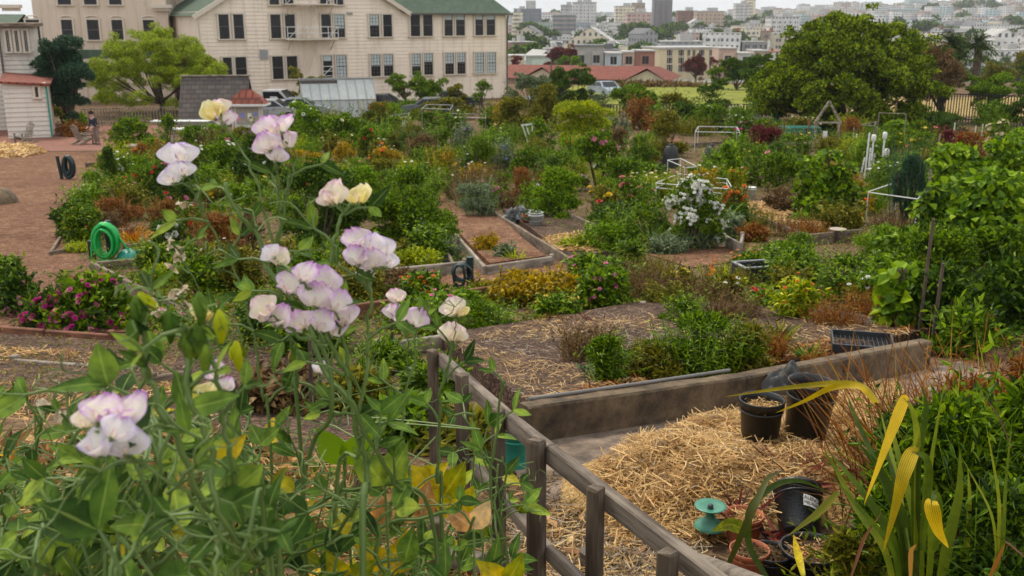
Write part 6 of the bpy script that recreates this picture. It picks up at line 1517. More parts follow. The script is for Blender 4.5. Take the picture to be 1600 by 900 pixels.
straw('straw_mulch','golden straw drifts over the raised bed soil',1500,quad_sampler([(835,670),(700,560),(860,520),(1000,500),(1050,560),(1000,640)],.168,.3),(.04,.12),.0035,.015)
straw('straw_mulch','pale straw mulch among the green weeds',700,quad_sampler([(1000,640),(1000,500),(1300,505),(1450,538),(1200,598)],.165,.8),(.05,.15),.005,.015)
straw('twig_litter','reddish bark and twig litter along the wall top',900,quad_sampler([(860,668),(960,620),(1100,590),(1440,535),(1200,600)],.165,0),(.06,.2),.010,.012,'rust')
straw('straw_mulch','straw in the bed by the stump',2500,quad_sampler([(1160,345),(1160,318),(1250,320),(1300,340),(1262,380)],.09,.3),(.15,.35),.016,.02)
straw('straw_mulch','straw by the small white bucket',1500,quad_sampler([(870,400),(850,380),(905,372),(940,385),(925,402)],.11,.0),(.15,.35),.016,.02)
straw('straw_mulch','straw at the far left of the path',1500,quad_sampler([(-60,250),(-60,228),(50,228),(70,240),(40,246)],.03,.0),(.3,.7),.05,.06)
straw('straw_litter','dry straw on the lower left soil',1100,quad_sampler([(-60,700),(-60,540),(210,560),(330,640),(330,720)],.02,.6),(.06,.18),.006,.012,'dryleaf')
# fallen leaves / bark curls on the straw
cover('leaf_litter','dryleaf',70,(840,780,1080,890),.10,'curled brown leaves fallen on the straw',excl=False,tuft=1,zs=.02,asp=.35,flat=True)
# ================================================================== PICKET FENCE
fe=empty('picket_fence',(0,0,-2.3),'weathered grey picket fence running diagonally beside the straw heap','fence'); O=np.array([0,0,-2.3])
PK=[(676,547,4.15,.040),(722,585,3.55,.042),(780,640,3.15,.040),(842,689,2.76,.049),(933,762,2.46,.041),(1046,861,2.15,.044),(1180,985,1.9,.05)]
tops=[at(px+0,py,Y) for px,py,Y,_ in PK]
for (px,py,Y,wd),tp in zip(PK,tops):
    z0=float(H(tp[0],tp[1]))-.05; h=tp[2]-z0; mb=MB()
    mb.box((0,0,h/2),(wd,wd*.92,h),bev=.004); v=mb.v[0]; lean=rs.randn()*.006; v[:,0]+=v[:,2]*lean
    top=v[:,2]>h-.02; v[top,2]+=rs.randn(top.sum())*.003
    o=mb.build('picket',M_picket,fe,(tp[0],tp[1],z0+2.3),rs.randn()*.05+math.radians(-40))
M_nail=plain('rusty_nail',(.10,.045,.025),.7,.3,30)
def frail(P,w_,h_,name,off):
    for i in range(len(P)-1):
        a=P[i].copy(); b=P[i+1].copy(); d=unit(b-a); nrm=np.array([-d[1],d[0],0]); nrm/=np.linalg.norm(nrm); a=a+nrm*off; b=b+nrm*off
        L=np.linalg.norm(b-a); mb=MB(); mb.box((L/2,0,0),(L-.004,w_,h_),bev=.004); o=mb.build(name,M_rail,fe); o.location=Vector(a-O); o.rotation_euler=(0,-math.asin((b[2]-a[2])/L),math.atan2(b[1]-a[1],b[0]-a[0]))
rt=[at(690,566,4.1)]+[tp-np.array([0,0,.035+.0*i]) for i,tp in enumerate(tops)][1:]
rt=[tops[0]-[0,0,.05],tops[1]-[0,0,.045],tops[2]-[0,0,.05],tops[3]-[0,0,.05],tops[4]-[0,0,.05],tops[5]-[0,0,.02],tops[6]]
frail([rt[0],rt[2],rt[3],rt[6]],.036,.06,'rail',.040)
lo_=[p-np.array([0,0,.33]) for p in rt]; frail([lo_[1],lo_[3],lo_[6]],.034,.045,'rail',.037)
# broken second fence
tp=at(680,812,2.15); f2=empty('fence_stub',(tp[0],tp[1],-2.1),'short broken fence post with a sawn rail among the pea vines','fence'); mb=MB(); h=tp[2]+2.1; mb.box((0,0,h/2),(.032,.034,h),bev=.003); mb.build('post',M_picket,f2,None,.25)
a=at(688,868,2.16)-[tp[0],tp[1],-2.1]; b=at(752,880,2.02)-[tp[0],tp[1],-2.1]; mb=MB(); L=np.linalg.norm(b-a); mb.box((L/2,0,0),(L,.045,.036),bev=.003); o=mb.build('rail',M_rail,f2,a); o.rotation_euler=(0,-math.asin((b[2]-a[2])/L),math.atan2(b[1]-a[1],b[0]-a[0]))
for (pa,pb,Y1,Y2,lb) in(((752,745),(905,905),2.9,2.3,'lower rail lying behind the picket fence among leaves'),):
    pass
# log round at bottom
a=at(1083,876,2.75); b=at(1175,912,2.45); e=empty('round_log',a,'grey round pole lying beside the end of the picket fence','log'); mb=MB(); mb.tube([(0,0,0),(b-a)*.5,(b-a)*1.6],[.030,.031,.031],12); mb.build('bark',M_rail,e)
g=G(921,893); mb=MB(); mb.tube([(0,0,-.05),(0,0,.10)],.045,10); tag(mb.build('short_peg',M_rail,None,g),'short sawn wooden peg standing in straw below the fence','peg')
# ================================================================== POTS
M_pot=plain('nursery_pot',(.014,.015,.017),.33,.35,14,bmp=.25)
def pot(px,py,wpx,hpx,mat,label,tilt=(0,0),dz=0,fill='straw',name='flower_pot',Y=None,label_rim=True):
    g=G(px,py,dz) if Y is None else at(px,py,Y)
    for _ in range(6): g=G(px,py,heap(g[0],g[1])-.005) if Y is None else g
    s=PS(g); r=wpx*s/2; h=hpx*s; e=empty(name,g,label,'pot'); e.rotation_euler=(tilt[0],tilt[1],rs.rand()*0)
    mb=MB(); mb.lathe([(.001,0),(r*.76,0),(r*.79,.01),(r*.93,h*.86),(r*.99,h*.865),(r*1.0,h*.985),(r*.985,h),(r*.94,h*.99),(r*.90,h*.86),(r*.76,.04),(.001,.04)],sides=36); mb.lathe([(r*.935,h*.74),(r*.965,h*.75),(r*.965,h*.77),(r*.935,h*.78)],sides=36); mb.build('shell',mat,e)
    mb=MB(); k=[(.001,h*.80),(r*.4,h*.82),(r*.80,h*.78),(r*.885,h*.77)]; mb.lathe(k,sides=20); mb.build('soil',M_soil,e)
    if fill:
        m=MB(); n=260; P=np.stack([rs.randn(n)*r*.36,rs.randn(n)*r*.36,np.full(n,h*.82)+np.abs(rs.randn(n))*.012],1); P=P[(P[:,0]**2+P[:,1]**2)<(r*.8)**2]; n=len(P); D=unit(np.stack([rs.randn(n),rs.randn(n),rs.randn(n)*.25],1)); m.leaves(P,D,unit(rs.randn(n,3)+[0,0,1]),.045,.006,shape=4); m.build('mulch',L_(fill),e)
    return e
pot(1186,692,70,74,M_pot,'black nursery pot holding straw, left of the pair on the straw heap',dz=.06)
pot(1256,688,78,98,M_pot,'black nursery pot with dark bark, right of the pair on the straw heap',dz=.08,tilt=(0,.08),fill='brown')
e=pot(1250,838,80,84,M_pot,'tipped black pot with a white printed sticker among red leaves',tilt=(-.95,.22),dz=.0,fill='brown')
# sticker
r=.5*80*PS(G(1250,838)); h=84*PS(G(1250,838)); mb=MB(); th=np.linspace(-1.75,-.95,7); rr=lambda z:r*(.76+.20*z/h)+.004
V=[(math.cos(a)*rr(z),math.sin(a)*rr(z),z-.05*(a+1.4)*h) for a in th for z in(h*.42,h*.64)]; mb.add(V,[[2*i,2*i+2,2*i+3,2*i+1] for i in range(6)],0); stk_=mb.build('sticker',M_white,e)
def text_mesh(txt,size,mat,parent,loc,rot,name='printed_text'):
    cu=bpy.data.curves.new('t','FONT'); cu.body=txt; cu.size=size; cu.extrude=.0004; cu.align_x='CENTER'; o=bpy.data.objects.new('t',cu); col.objects.link(o); dg=bpy.context.evaluated_depsgraph_get(); me=bpy.data.meshes.new_from_object(o.evaluated_get(dg)); bpy.data.objects.remove(o); me.materials.clear(); me.materials.append(mat); me.name=name
    n=len(me.vertices); co=np.zeros(n*3,dtype=np.float32); me.vertices.foreach_get('co',co); co=co.reshape(-1,3); out=np.zeros_like(co)
    for i,(x,y,z) in enumerate(co):
        a=-1.35+x/r; zz=h*loc+y-.05*(a+1.4)*h; q=rr(zz)+.003+z; out[i]=(math.cos(a)*q,math.sin(a)*q,zz)
    me.vertices.foreach_set('co',out.ravel()); me.update(); return link(name,me,parent)
text_mesh('VALENCIA',.026,M_pot,stk_,.545,0); text_mesh('MELANGE',.020,M_pot,stk_,.455,0)
pot(1265,905,98,56,M_pot,'empty black pot half filled with dry soil at the bottom edge',dz=0,fill='dryleaf')
pot(1202,905,66,50,M_pot,'small black pot with dry stems left of the bottom pot',dz=0,fill='brown')
pot(1168,905,62,54,M_terra,'terracotta pot at the bottom edge beside the small black pot',dz=0,fill='brown')
pot(1160,848,60,50,M_terra,'reddish clay pot with dark red leaves above the terracotta pot',dz=0,fill='straw')
# teal pot behind fence
pot(806,732,46,66,M_teal,'teal plastic pot half hidden behind the picket fence',fill='brown')
# black landscape cloth
g=G(1228,606,.16); e=None; mb=MB(); n=16; V=[]
for j in range(n):
    for i in range(n):
        u,v_=i/(n-1)-.5,j/(n-1)-.5; V.append((u*.30+.03*math.sin(9*v_),v_*.24,.13*math.exp(-8*((u-.05)**2+v_**2))+.03*math.sin(13*u+5*v_)+.02*math.sin(21*v_-8*u)))
mb.add(V,[[j*n+i,j*n+i+1,(j+1)*n+i+1,(j+1)*n+i] for j in range(n-1) for i in range(n-1)],0,smooth=True); tag(mb.build('weed_cloth',M_blackflat,None,g+[0,.02,.03]),'crumpled black plastic sheet draped over the wall behind the pots','sheet')
# green metal feeder
g=G(1107,846); s=PS(g); e=empty('hose_guide',g,'green painted metal spool on a stake beside the straw heap','hose guide'); r=24.5*s; mb=MB(); z0=26*s
mb.lathe([(.001,z0-2*s),(r,z0),(r,z0+1*s),(r*.82,z0+7*s),(r*.38,z0+13*s),(r*.27,z0+19*s),(r*.36,z0+26*s),(r*.82,z0+32*s),(r,z0+35*s),(r,z0+36*s),(r*.7,z0+34*s),(r*.2,z0+31*s),(.001,z0+31*s)],sides=32); mb.build('spool',M_greenmetal,e)
mb=MB(); mb.lathe([(.009*1.6,z0+30*s),(.013,z0+37*s),(.008,z0+38*s),(.001,z0+38*s)],sides=10); mb.build('bolt',M_crate,e); mb=MB(); mb.tube([(0,0,-.05),(0,0,z0)],.009,6); mb.build('stake',M_crate,e)
# ================================================================== RIGHT FOREGROUND PLANTS
def strapblades(root,specs,pal,name='leaf'):
    for pts,wd in specs:
        pts=np.array(pts,float); k=26; t_=np.linspace(0,len(pts)-1,k); q=np.stack([np.interp(t_,range(len(pts)),pts[:,a]) for a in range(3)],1)
        for _ in range(5): q[1:-1]=(q[:-2]+2*q[1:-1]+q[2:])/4
        tt=np.linspace(0,1,k); ww=wd*1.15*np.minimum(1,((1-tt)*1.7)**.8+.03)*(.6+.4*np.minimum(1,tt*3)); mb=MB(); N=np.array([rs.randn()*.3,-1,.5]); mb.blade(q,ww*.8,N=N,fold=.16); mb.build(name,L_(pal),root)
def W(px,py,Y): return at(px,py,Y)
g=at(1450,905,2.9); base=np.array([g[0],g[1],float(H(g[0],g[1]))])
fx=empty('flax_plant',base,'strappy flax plant with long bent yellow leaves at lower right','plant'); b_=-base
def fl(*pts): return [np.array(W(*p))+b_ for p in pts]
st0=fl((1440,900,2.9))[0]
def root_pts(px,Y=2.95): 
    p=at(px,930,Y); return np.array([p[0],p[1],base[2]])+b_
GS_=[([(1400,850,2.95),(1350,770,3.0),(1290,700,3.1)],.045),([(1410,840,2.95),(1375,740,3.0),(1330,640,3.1),(1325,620,3.1)],.04),([(1430,840,2.9),(1430,720,2.9),(1450,640,2.9),(1440,600,2.9)],.04),([(1390,860,2.9),(1340,800,3.0),(1300,720,3.1),(1285,705,3.1)],.03),
    ([(1455,850,2.9),(1450,740,2.9),(1475,600,2.9)],.035),([(1420,830,2.95),(1380,740,3),(1340,690,3.05)],.05),([(1480,850,2.9),(1500,770,2.9),(1500,700,2.9)],.045),([(1510,860,2.9),(1515,780,2.9),(1512,730,2.9)],.04),([(1560,880,2.7),(1550,800,2.7),(1500,710,2.7)],.025),([(1560,880,2.7),(1562,780,2.7),(1540,660,2.7)],.028),([(1565,880,2.7),(1570,760,2.7),(1582,650,2.7)],.03),([(1400,860,2.9),(1330,780,2.8),(1300,745,2.8)],.028),([(1440,850,2.95),(1400,700,3.1),(1390,650,3.15)],.035)]
GS=[(a_,b_2*(.62 if a_[0][0]>1495 else .85)) for a_,b_2 in GS_]
strapblades(fx,[(np.vstack([[root_pts(s_[0][0]*.4+1450*.6)],fl(*s_)]),w_) for s_,w_ in GS],'flax')
YS=[([(1440,860,2.9),(1450,740,2.85),(1445,712,2.8),(1425,706,2.75),(1412,740,2.7),(1400,790,2.7),(1380,862,2.7)],.038),([(1430,860,2.9),(1432,680,2.9),(1425,640,2.85),(1412,622,2.8),(1395,665,2.75),(1375,720,2.7),(1350,788,2.7)],.032),([(1460,860,2.8),(1465,790,2.7),(1460,768,2.6),(1455,790,2.55),(1465,830,2.55),(1482,856,2.55)],.036)]
for (s_,w_),ap in zip(YS,(3,3,3)):
    P_=fl(*s_); up_=P_[:ap+1]; strapblades(fx,[(up_,w_)],'flax'); k_=np.array(P_[ap-1:]); k_[0]=k_[0]*.35+k_[1]*.65
    strapblades(fx,[(list(k_),w_*1.25)],'flaxyellow','bent_yellow_leaf')
strapblades(fx,[(fl((1420,860,2.9),(1400,740,3.1),(1375,640,3.3)),.02),(fl((1420,860,2.9),(1395,740,3.1),(1365,640,3.3)),.02)],'flax')
strapblades(fx,[(fl((1372,630,3.3),(1350,600,3.4),(1290,599,3.5),(1210,608,3.65),(1132,620,3.8)),.026),(fl((1366,630,3.3),(1345,601,3.35),(1300,603,3.45),(1255,628,3.55),(1212,645,3.62)),.026)],'flaxyellow','bent_yellow_leaf')
RB=[([(1422,905,2.4),(1422,860,2.4),(1432,850,2.4)],.03),([(1545,905,2.3),(1560,870,2.3),(1571,848,2.3)],.022),([(1600,870,2.4),(1570,845,2.5),(1545,833,2.6)],.02),([(1580,700,3.2),(1560,650,3.3),(1530,610,3.4)],.02),([(1330,900,2.7),(1350,840,2.8),(1378,800,2.9)],.02)]
strapblades(fx,[(fl(*s_),w_*.6) for s_,w_ in RB],'rust','dry_leaf')
# bromeliads with red leaves
for (px,py,rp,n,pal,lb,Y) in((1238,782,92,60,'wine','dark red spiky bromeliad behind the tipped black pot',None),(1155,835,66,34,'wine','red-purple bromeliad growing in the clay pot',None),(1290,760,60,22,'rust','reddish spiky rosette right behind the stickered pot',None),(1205,860,46,16,'wine','small red-leaved rosette in the small black pot',None)):
    g=G(px,py); s=PS(g); e=empty('bromeliad',g+[0,0,.05],lb,'plant'); mb=MB(); th=rs.rand(n)*6.283; el=rs.uniform(.5,1.6,n); D=np.stack([np.cos(th),np.sin(th),el],1); mb.blades(rs.randn(n,3)*[.02,.02,.0],unit(D),rp*s*rs.uniform(.7,1.35,n),.014,rs.uniform(.1,.5,n),6); mb.build('leaves',L_(pal),e)
for pts,lb,pal in(([(1200,905,2.9),(1165,850,2.95),(1170,790,2.95),(1210,755,3.0),(1250,748,3.05),(1300,772,3.1)],'long arching yellow-edged leaf over the tipped pot','flax'),([(1135,890,2.9),(1175,800,2.9),(1200,745,3.0),(1225,735,3.1)],'olive strap leaf rising between the clay pots','olive'),([(1170,830,3),(1140,818,3),(1112,830,3)],'broad yellow leaf left of the clay pots','yellowing'),([(1255,900,2.8),(1245,860,2.9),(1240,835,2.95)],'narrow yellow leaf standing in the bottom pot','yellowing'),([(1310,768,2.95),(1280,800,2.9),(1230,838,2.85)],'pale bent leaf crossing the stickered pot','olive')):
    P=[np.array(at(*p)) for p in pts]; o0=P[0]; e=empty('long_leaf',o0,lb,'leaf'); strapblades(e,[([p-o0 for p in P],.028 if 'broad' not in lb else .05)],pal)
# feathery green mass at lower right
def mass(px,py,wpx,hpx,Y,L,pal,label,dens=1.3,lumps=14,asp=.35,cat='plant',name='feathery_shrub'):
    g=at(px,py,Y); zb=float(H(g[0],Y)); s=PS(g); W_=wpx*s; e=empty(name,(g[0],Y,zb),label,cat); Hh=g[2]-zb+hpx*s; mb,surf=clump_bush(W_,W_*.7,Hh,L,dens,lumps,6,asp,.3); mb.build('foliage',L_(pal),e); return e,surf
mass(1500,760,230,110,3.5,.045,'mid','feathery green bush behind the flax at lower right',1.5,20)
mass(1400,850,200,60,3.2,.04,'mid','fine-leaved green bush below the bent yellow flax leaves',1.5,16)
mass(1560,860,170,80,2.9,.042,'dark','dark fine-leaved bush in the lower right corner',1.5,16)
mass(1420,690,110,50,4.0,.04,'dark','dark jasmine-like bush beside the concrete path',1.0,12,.4)
mass(1590,700,110,70,3.6,.06,'mid','leafy green bush cut by the right edge of the view',1.4,12,.45)
mass(1330,880,110,30,3.1,.035,'olive','low olive tangle right of the bottom pot',1.3,10)
for (px,py,Y,w_,n,lb,pal) in((1535,612,4.2,150,1100,'red-brown dead grassy stems heaped at the right edge','rust'),(1480,700,3.8,120,160,'tangle of dry brown stems behind the flax','brown'),(1560,800,3.1,140,90,'dry reddish stalks in the lower right corner','wine')):
    g=at(px,py,Y); zb=float(H(g[0],Y)); s=PS(g); e=empty('dry_stalk_plant',(g[0],Y,zb),lb,'dry plant'); hh=g[2]-zb+80*s; mb=MB(); P=np.stack([rs.randn(n)*w_*s*.4,rs.randn(n)*.35,np.zeros(n)],1); mb.blades(P,unit(np.stack([rs.randn(n)*.35-.1,rs.randn(n)*.3,np.ones(n)],1)),hh*rs.uniform(.7,1.1,n),.007,rs.uniform(0,.5,n),6); mb.build('stalks',L_(pal),e)
mass(1520,628,170,46,4.5,.05,'rust','rust-coloured dying shrub at the right edge above the feathery bush',.9,14,.2)
mass(1600,600,90,50,5.2,.06,'rust','small rusty shrub at the right edge behind the larger rusty one',.9,10,.2)
# ================================================================== SWEET PEAS
def petalm(name,c0,c1,c2):
    m,t,o=nt(name); a=t.nodes.new('ShaderNodeAttribute'); a.attribute_name='edge'; n=noise(t,60,3,.6)
    n9=noise(t,7,3,.6); f=math_(t,'ADD',math_(t,'ADD',a.outputs['Fac'],math_(t,'MULTIPLY',math_(t,'SUBTRACT',n,.5),.5)),math_(t,'MULTIPLY',math_(t,'SUBTRACT',n9,.5),.9)); cc=ramp(t,f,[c0,c1,c2],[.05,.5,.96]); uu=t.nodes.new('ShaderNodeAttribute'); uu.attribute_name='uu'; vn=math_(t,'ADD',math_(t,'SINE',math_(t,'ADD',math_(t,'MULTIPLY',uu.outputs['Fac'],34),math_(t,'MULTIPLY',n9,9))),math_(t,'MULTIPLY',n,1.2)); cc=mixc(t,1.0,cc,ramp(t,math_(t,'MULTIPLY_ADD',vn,.25,.5),[(.80,.74,.80),(1,1,1)],[.1,.55]),'MULTIPLY'); p=pbr(t,None,cc,.55,spec=.2)
    tr=t.nodes.new('ShaderNodeBsdfTranslucent'); t.links.new(cc,tr.inputs[0]); mx=t.nodes.new('ShaderNodeMixShader'); mx.inputs[0].default_value=.4; t.links.new(p,mx.inputs[1]); t.links.new(tr.outputs[0],mx.inputs[2]); t.links.new(mx.outputs[0],o.inputs[0]); return m
PM={'lav':petalm('petal_lavender_edge',(.90,.84,.72),(.84,.66,.83),(.62,.24,.67)),'white':petalm('petal_white_lilac',(.92,.88,.82),(.85,.78,.88),(.60,.42,.80)),'cream':petalm('petal_cream',(.90,.82,.58),(.90,.78,.70),(.80,.52,.64)),'yellow':petalm('petal_yellow',(.85,.72,.25),(.90,.82,.42),(.90,.84,.55)),'pinkc':petalm('petal_cream_pink',(.90,.80,.66),(.88,.72,.72),(.72,.34,.60)),'dry':petalm('petal_withered',(.55,.42,.26),(.72,.62,.46),(.80,.74,.60))}
M_stem=leafm('pea_stem',[(.075,.13,.03),(.15,.235,.06),(.26,.36,.12)],trans=.15,clump=.6)
def petal(nu,nv,fx_,seed,mat,name):
    V=[];E=[];U_=[]
    for j in range(nv+1):
        for i in range(nu+1):
            u=i/nu*2-1; v=j/nv; x,y,z=fx_(u,v,seed); V.append((x,y,z)); E.append(min(1,max(abs(u)**2.2*.9*(.3+.7*v),v**3))); U_.append(u*(1.6-.6*v))
    mb=MB(); mb.add(V,[[j*(nu+1)+i,j*(nu+1)+i+1,(j+1)*(nu+1)+i+1,(j+1)*(nu+1)+i] for j in range(nv) for i in range(nu)],0,edge=E,smooth=True); me=mb.mesh(name,[mat]); a=me.attributes.new('uu','FLOAT','POINT'); a.data.foreach_set('value',np.array(U_,dtype=np.float32)); return me
def f_banner(u,v,s):
    w_=(math.sin(math.pi*(.06+.84*v))**.55)*.62*(1+.08*math.sin(s*3+4*v)); z=v*.86-.10*max(0,1-abs(u)*3)*v**6-.22*u*u*v*v
    y=.04+.36*v*v-.34*abs(u)**1.6*v*(.6+.5*math.sin(s))+.07*math.sin(9*u+s*2)*v*v+.05*math.sin(5*v+s+u*3)+.035*math.sin(21*u+3*s)*v**4
    return (u*w_,y,z)
def f_wing(u,v,s):
    w_=.27*math.sin(math.pi*(.05+.88*v))**.6; return (.07+.18*v+u*w_*.55+.05*math.sin(s+3*v),-.08-.30*v+.20*u*u-.04*math.sin(6*u+s),-.02+.50*v*(1-.45*v)+u*w_*.75)
def f_wingL(u,v,s):
    x,y,z=f_wing(u,v,s+1.3); return (-x,y,z)
def f_keel(u,v,s): return (u*.07*math.sin(math.pi*(.1+.8*v)),-.05-.26*v+.1*abs(u),.02+.22*v+.1*v*v)
BLM={}
for k in PM:
    for s_ in range(4): BLM[k,s_]=(petal(22,16,f_banner,s_*1.7+.3,PM[k],'banner_petal'),petal(12,10,f_wing,s_*2.1,PM[k],'wing_petal'),petal(12,10,f_wingL,s_*1.4,PM[k],'wing_petal'),petal(4,5,f_keel,0,PM['cream' if k!='dry' else 'dry'],'keel'))
mb=MB(); th=np.arange(5)*6.283/5; D=np.stack([np.cos(th)*.8,np.sin(th)*.8,np.full(5,.8)],1); mb.leaves(np.tile([0,0,-.10],(5,1)),D,np.tile([0,0,1.],(5,1))+D*-.5,.22,.09,shape=6); mb.tube([(0,0,-.12),(0,0,.04)],[.035,.085],8); CALYX=mb.mesh('calyx',[M_stem])
def blossom(parent,p,size,k,face,roll=0,up=(0,0,1),o0=None):
    """face: direction the front of the flower looks"""
    b=BLM[k,rs.randint(4)]; fy=-Vector(unit(face)); zz=Vector(unit(up)); xx=fy.cross(zz).normalized(); zz=xx.cross(fy); M=Matrix((xx,fy,zz)).transposed().to_4x4() @ Matrix.Rotation(roll,4,'Y')
    o=link('blossom',b[0],parent); o.matrix_basis=Matrix.Translation(Vector(p))@M@Matrix.Diagonal((size,size,size,1))
    for q,nm in zip(b[1:],('wing_petal','wing_petal','keel')): link(nm,q,o)
    link('calyx',CALYX,o); return o
def spline(P,k):
    P=np.array(P,float); n=len(P); t_=np.linspace(0,n-1,k); out=[]
    for t in t_:
        i=min(int(t),n-2); u=t-i; p0,p1,p2,p3=P[max(i-1,0)],P[i],P[i+1],P[min(i+2,n-1)]
        out.append(.5*((2*p1)+(-p0+p2)*u+(2*p0-5*p1+4*p2-p3)*u*u+(-p0+3*p1-3*p2+p3)*u**3))
    return np.array(out)
def tendril(mb,p,d,L):
    d=unit(d); a=unit(np.cross(d,rs.randn(3))); b=np.cross(d,a); ts=np.linspace(0,1,12); coil=rs.uniform(2,9); q=[p+d*L*(t-.25*t*t)+ (a*math.cos(coil*t*t*1.5)+b*math.sin(coil*t*t*1.5)-a)*L*.16*t for t in ts]
    mb.tube(q,np.linspace(.0013,.0007,12),4,cap=False)
def pea(label,stem,flowers=(),leafL=.06,nodes=None,group=None,stemr=.004,leafp=1.0,pal='pea',branches=(),dry=0,wing=True):
    """stem / branches: lists of (px,py,Y); flowers (px,py,Y,size,kind)"""
    P=[at(*p) for p in stem]; b0=P[0]; zb=float(H(b0[0],b0[1])); o0=np.array([b0[0],b0[1],b0[2]]); root=empty('sweet_pea',o0,label,'sweet pea',group)
    if b0[2]-zb>.15 and b0[1]>0: P=[np.array([b0[0]+rs.randn()*.03,b0[1]+rs.randn()*.03,zb])]+P
    allp=[(P,stemr)]+[([at(*p) for p in br],stemr*.62) for br in branches]
    for P_,r_ in allp:
        q=spline(P_,max(8,len(P_)*7))-o0; wv_=np.cumsum(rs.randn(len(q),3),0)*.0016; wv_-=np.linspace(0,1,len(q))[:,None]*wv_[-1]; q=q+wv_; rr=np.linspace(r_*.60,r_*.34,len(q)); mb=MB(); mb.tube(q,rr,7,rnd=rs.rand()*.6+.2)
        if wing and r_>=.003: N=np.array([rs.randn()*.4,-1,.3]); mb.blade(q,rr*3.0,N=N,rnd=rs.rand()*.5+.1)
        mb.build('stem',M_stem,root)
    q=spline(P,60)-o0; start=10 if len(P)>2 else 0; n=nodes if nodes is not None else max(3,len(P)*2); k_=0
    for i in np.linspace(start,56,n).astype(int):
        if rs.rand()>leafp: continue
        p=q[i]; T=unit(q[min(i+1,59)]-q[i-1]); sd=unit(np.cross(T,[0,-1,.2])*(1 if k_%2 else -1)+rs.randn(3)*.45); k_+=1; d=unit(sd+T*.7); Lp=leafL*rs.uniform(.5,.9); e_=p+d*Lp
        mb=MB(); mb.tube([p,p+d*Lp*.5+[0,0,.004],e_],[.0022,.0018,.0015],5,rnd=.4,cap=False); mb.build('leaf_stalk',M_stem,root)
        for sg in(-1,1):
            dd=unit(d*.8+np.cross(d,[0,-.5,.8])*sg*.9+rs.randn(3)*.15); mb=MB(); mb.leaves([e_],np.array([dd]),np.array([unit(np.array([rs.randn()*.4,-.6,.8]))]),leafL*(1-.35*i/60)*rs.uniform(.6,1.1),leafL*(1-.35*i/60)*rs.uniform(.28,.60 if group else .42),shape=18,fold=.10,curl=rs.uniform(-.1,.35),rnd=np.array([rs.rand()]))
            mb.build('leaf',L_(pal if rs.rand()>dry else 'yellowing'),root)
        if rs.rand()<.38:
            mb=MB(); 
            for z in range(rs.randint(1,4)): tendril(mb,e_,d+rs.randn(3)*.4,leafL*rs.uniform(.8,1.8))
            mb.build('tendril',M_stem,root)
    for (px,py,Y,size,k) in flowers:
        p=at(px,py,Y)-o0; s=PS(p+o0)*size*.88; p=p-np.array([0,0,s*.42]); face=unit(np.array([rs.uniform(-.9,.9),-1.0,rs.uniform(-.1,.5)])); tl=(rs.uniform(-.35,.35),0,1)
        if k=='dry': face=unit(rs.randn(3)+[0,-.5,-.5]); tl=(rs.randn(),0,-.6)
        blossom(root,p,s/.88,k,face,rs.randn()*.25,tl)
        # pedicel to nearest stem point
        cand=np.concatenate([spline(P_,40)-o0 for P_,_ in allp]); c=cand[(cand[:,2]<p[2]-.01)] if (cand[:,2]<p[2]-.01).any() else cand; j=c[np.argmin(np.linalg.norm(c-p,axis=1))]
        if np.linalg.norm(j-p)<.35: mb=MB(); mb.tube([j,(j+p)/2+[0,-.005,.006],p-[0,0,.1*s]],[.0018,.0014,.0012],5,cap=False); mb.build('flower_stalk',M_stem,root)
    return root
Y1=1.2
pea('tallest central sweet pea crowned with a yellow and lilac blossom',[(575,905,1.12),(580,760,1.2),(560,650,1.2),(518,585,1.22),(480,515,1.24),(437,452,1.25),(415,395,1.26),(380,340,1.26),(352,285,1.26)],
   [(335,172,1.26,36,'yellow'),(348,182,1.26,34,'lav'),(345,165,1.27,30,'cream')],.055,9,branches=[[(437,452,1.25),(405,320,1.25),(375,235,1.26),(348,192,1.26)]],stemr=.0052)
pea('sweet pea with a high cluster of pink-lilac ruffled blossoms',[(470,740,1.25),(455,600,1.25),(432,480,1.25),(430,380,1.25),(444,310,1.25),(452,270,1.25)],
   [(425,196,1.24,44,'lav'),(440,192,1.23,40,'lav'),(421,222,1.22,38,'lav'),(447,218,1.24,40,'lav'),(430,240,1.22,32,'lav'),(412,208,1.25,30,'lav')],.055,6,branches=[[(444,310,1.25),(455,250,1.25),(440,215,1.24)],[(432,380,1.25),(437,300,1.24),(425,240,1.23)]],stemr=.0045)
pea('sweet pea with pale bluish-white blossoms, leftmost of the tall flowers',[(430,760,1.3),(420,620,1.3),(390,500,1.3),(345,390,1.3),(318,330,1.3),(296,282,1.3)],
   [(281,238,1.3,50,'white'),(270,272,1.29,40,'white'),(286,262,1.28,34,'white'),(292,308,1.3,24,'dry')],.055,6,branches=[[(318,330,1.3),(300,290,1.3),(285,255,1.3)]],stemr=.004)
pea('sweet pea bearing one pink-cream and one yellow blossom',[(470,860,1.3),(515,640,1.2),(505,520,1.2),(515,430,1.2),(530,370,1.2),(542,325,1.2)],
   [(524,302,1.2,44,'cream'),(560,302,1.2,42,'yellow'),(514,310,1.2,28,'pinkc')],.06,6,branches=[[(542,325,1.2),(532,318,1.2)],[(542,325,1.2),(555,318,1.2)]],stemr=.004)
pea('sweet pea with a large ruffled white-lilac flower cluster',[(520,860,1.25),(555,700,1.2),(558,640,1.2),(572,560,1.2),(576,500,1.2),(577,440,1.2)],
   [(567,372,1.2,46,'lav'),(596,388,1.2,46,'white'),(560,400,1.18,38,'lav'),(584,405,1.18,40,'lav'),(602,404,1.21,36,'white'),(572,426,1.2,28,'white'),(580,380,1.19,40,'white')],.06,5,branches=[[(577,440,1.2),(577,420,1.2),(572,400,1.2)]],stemr=.0045)
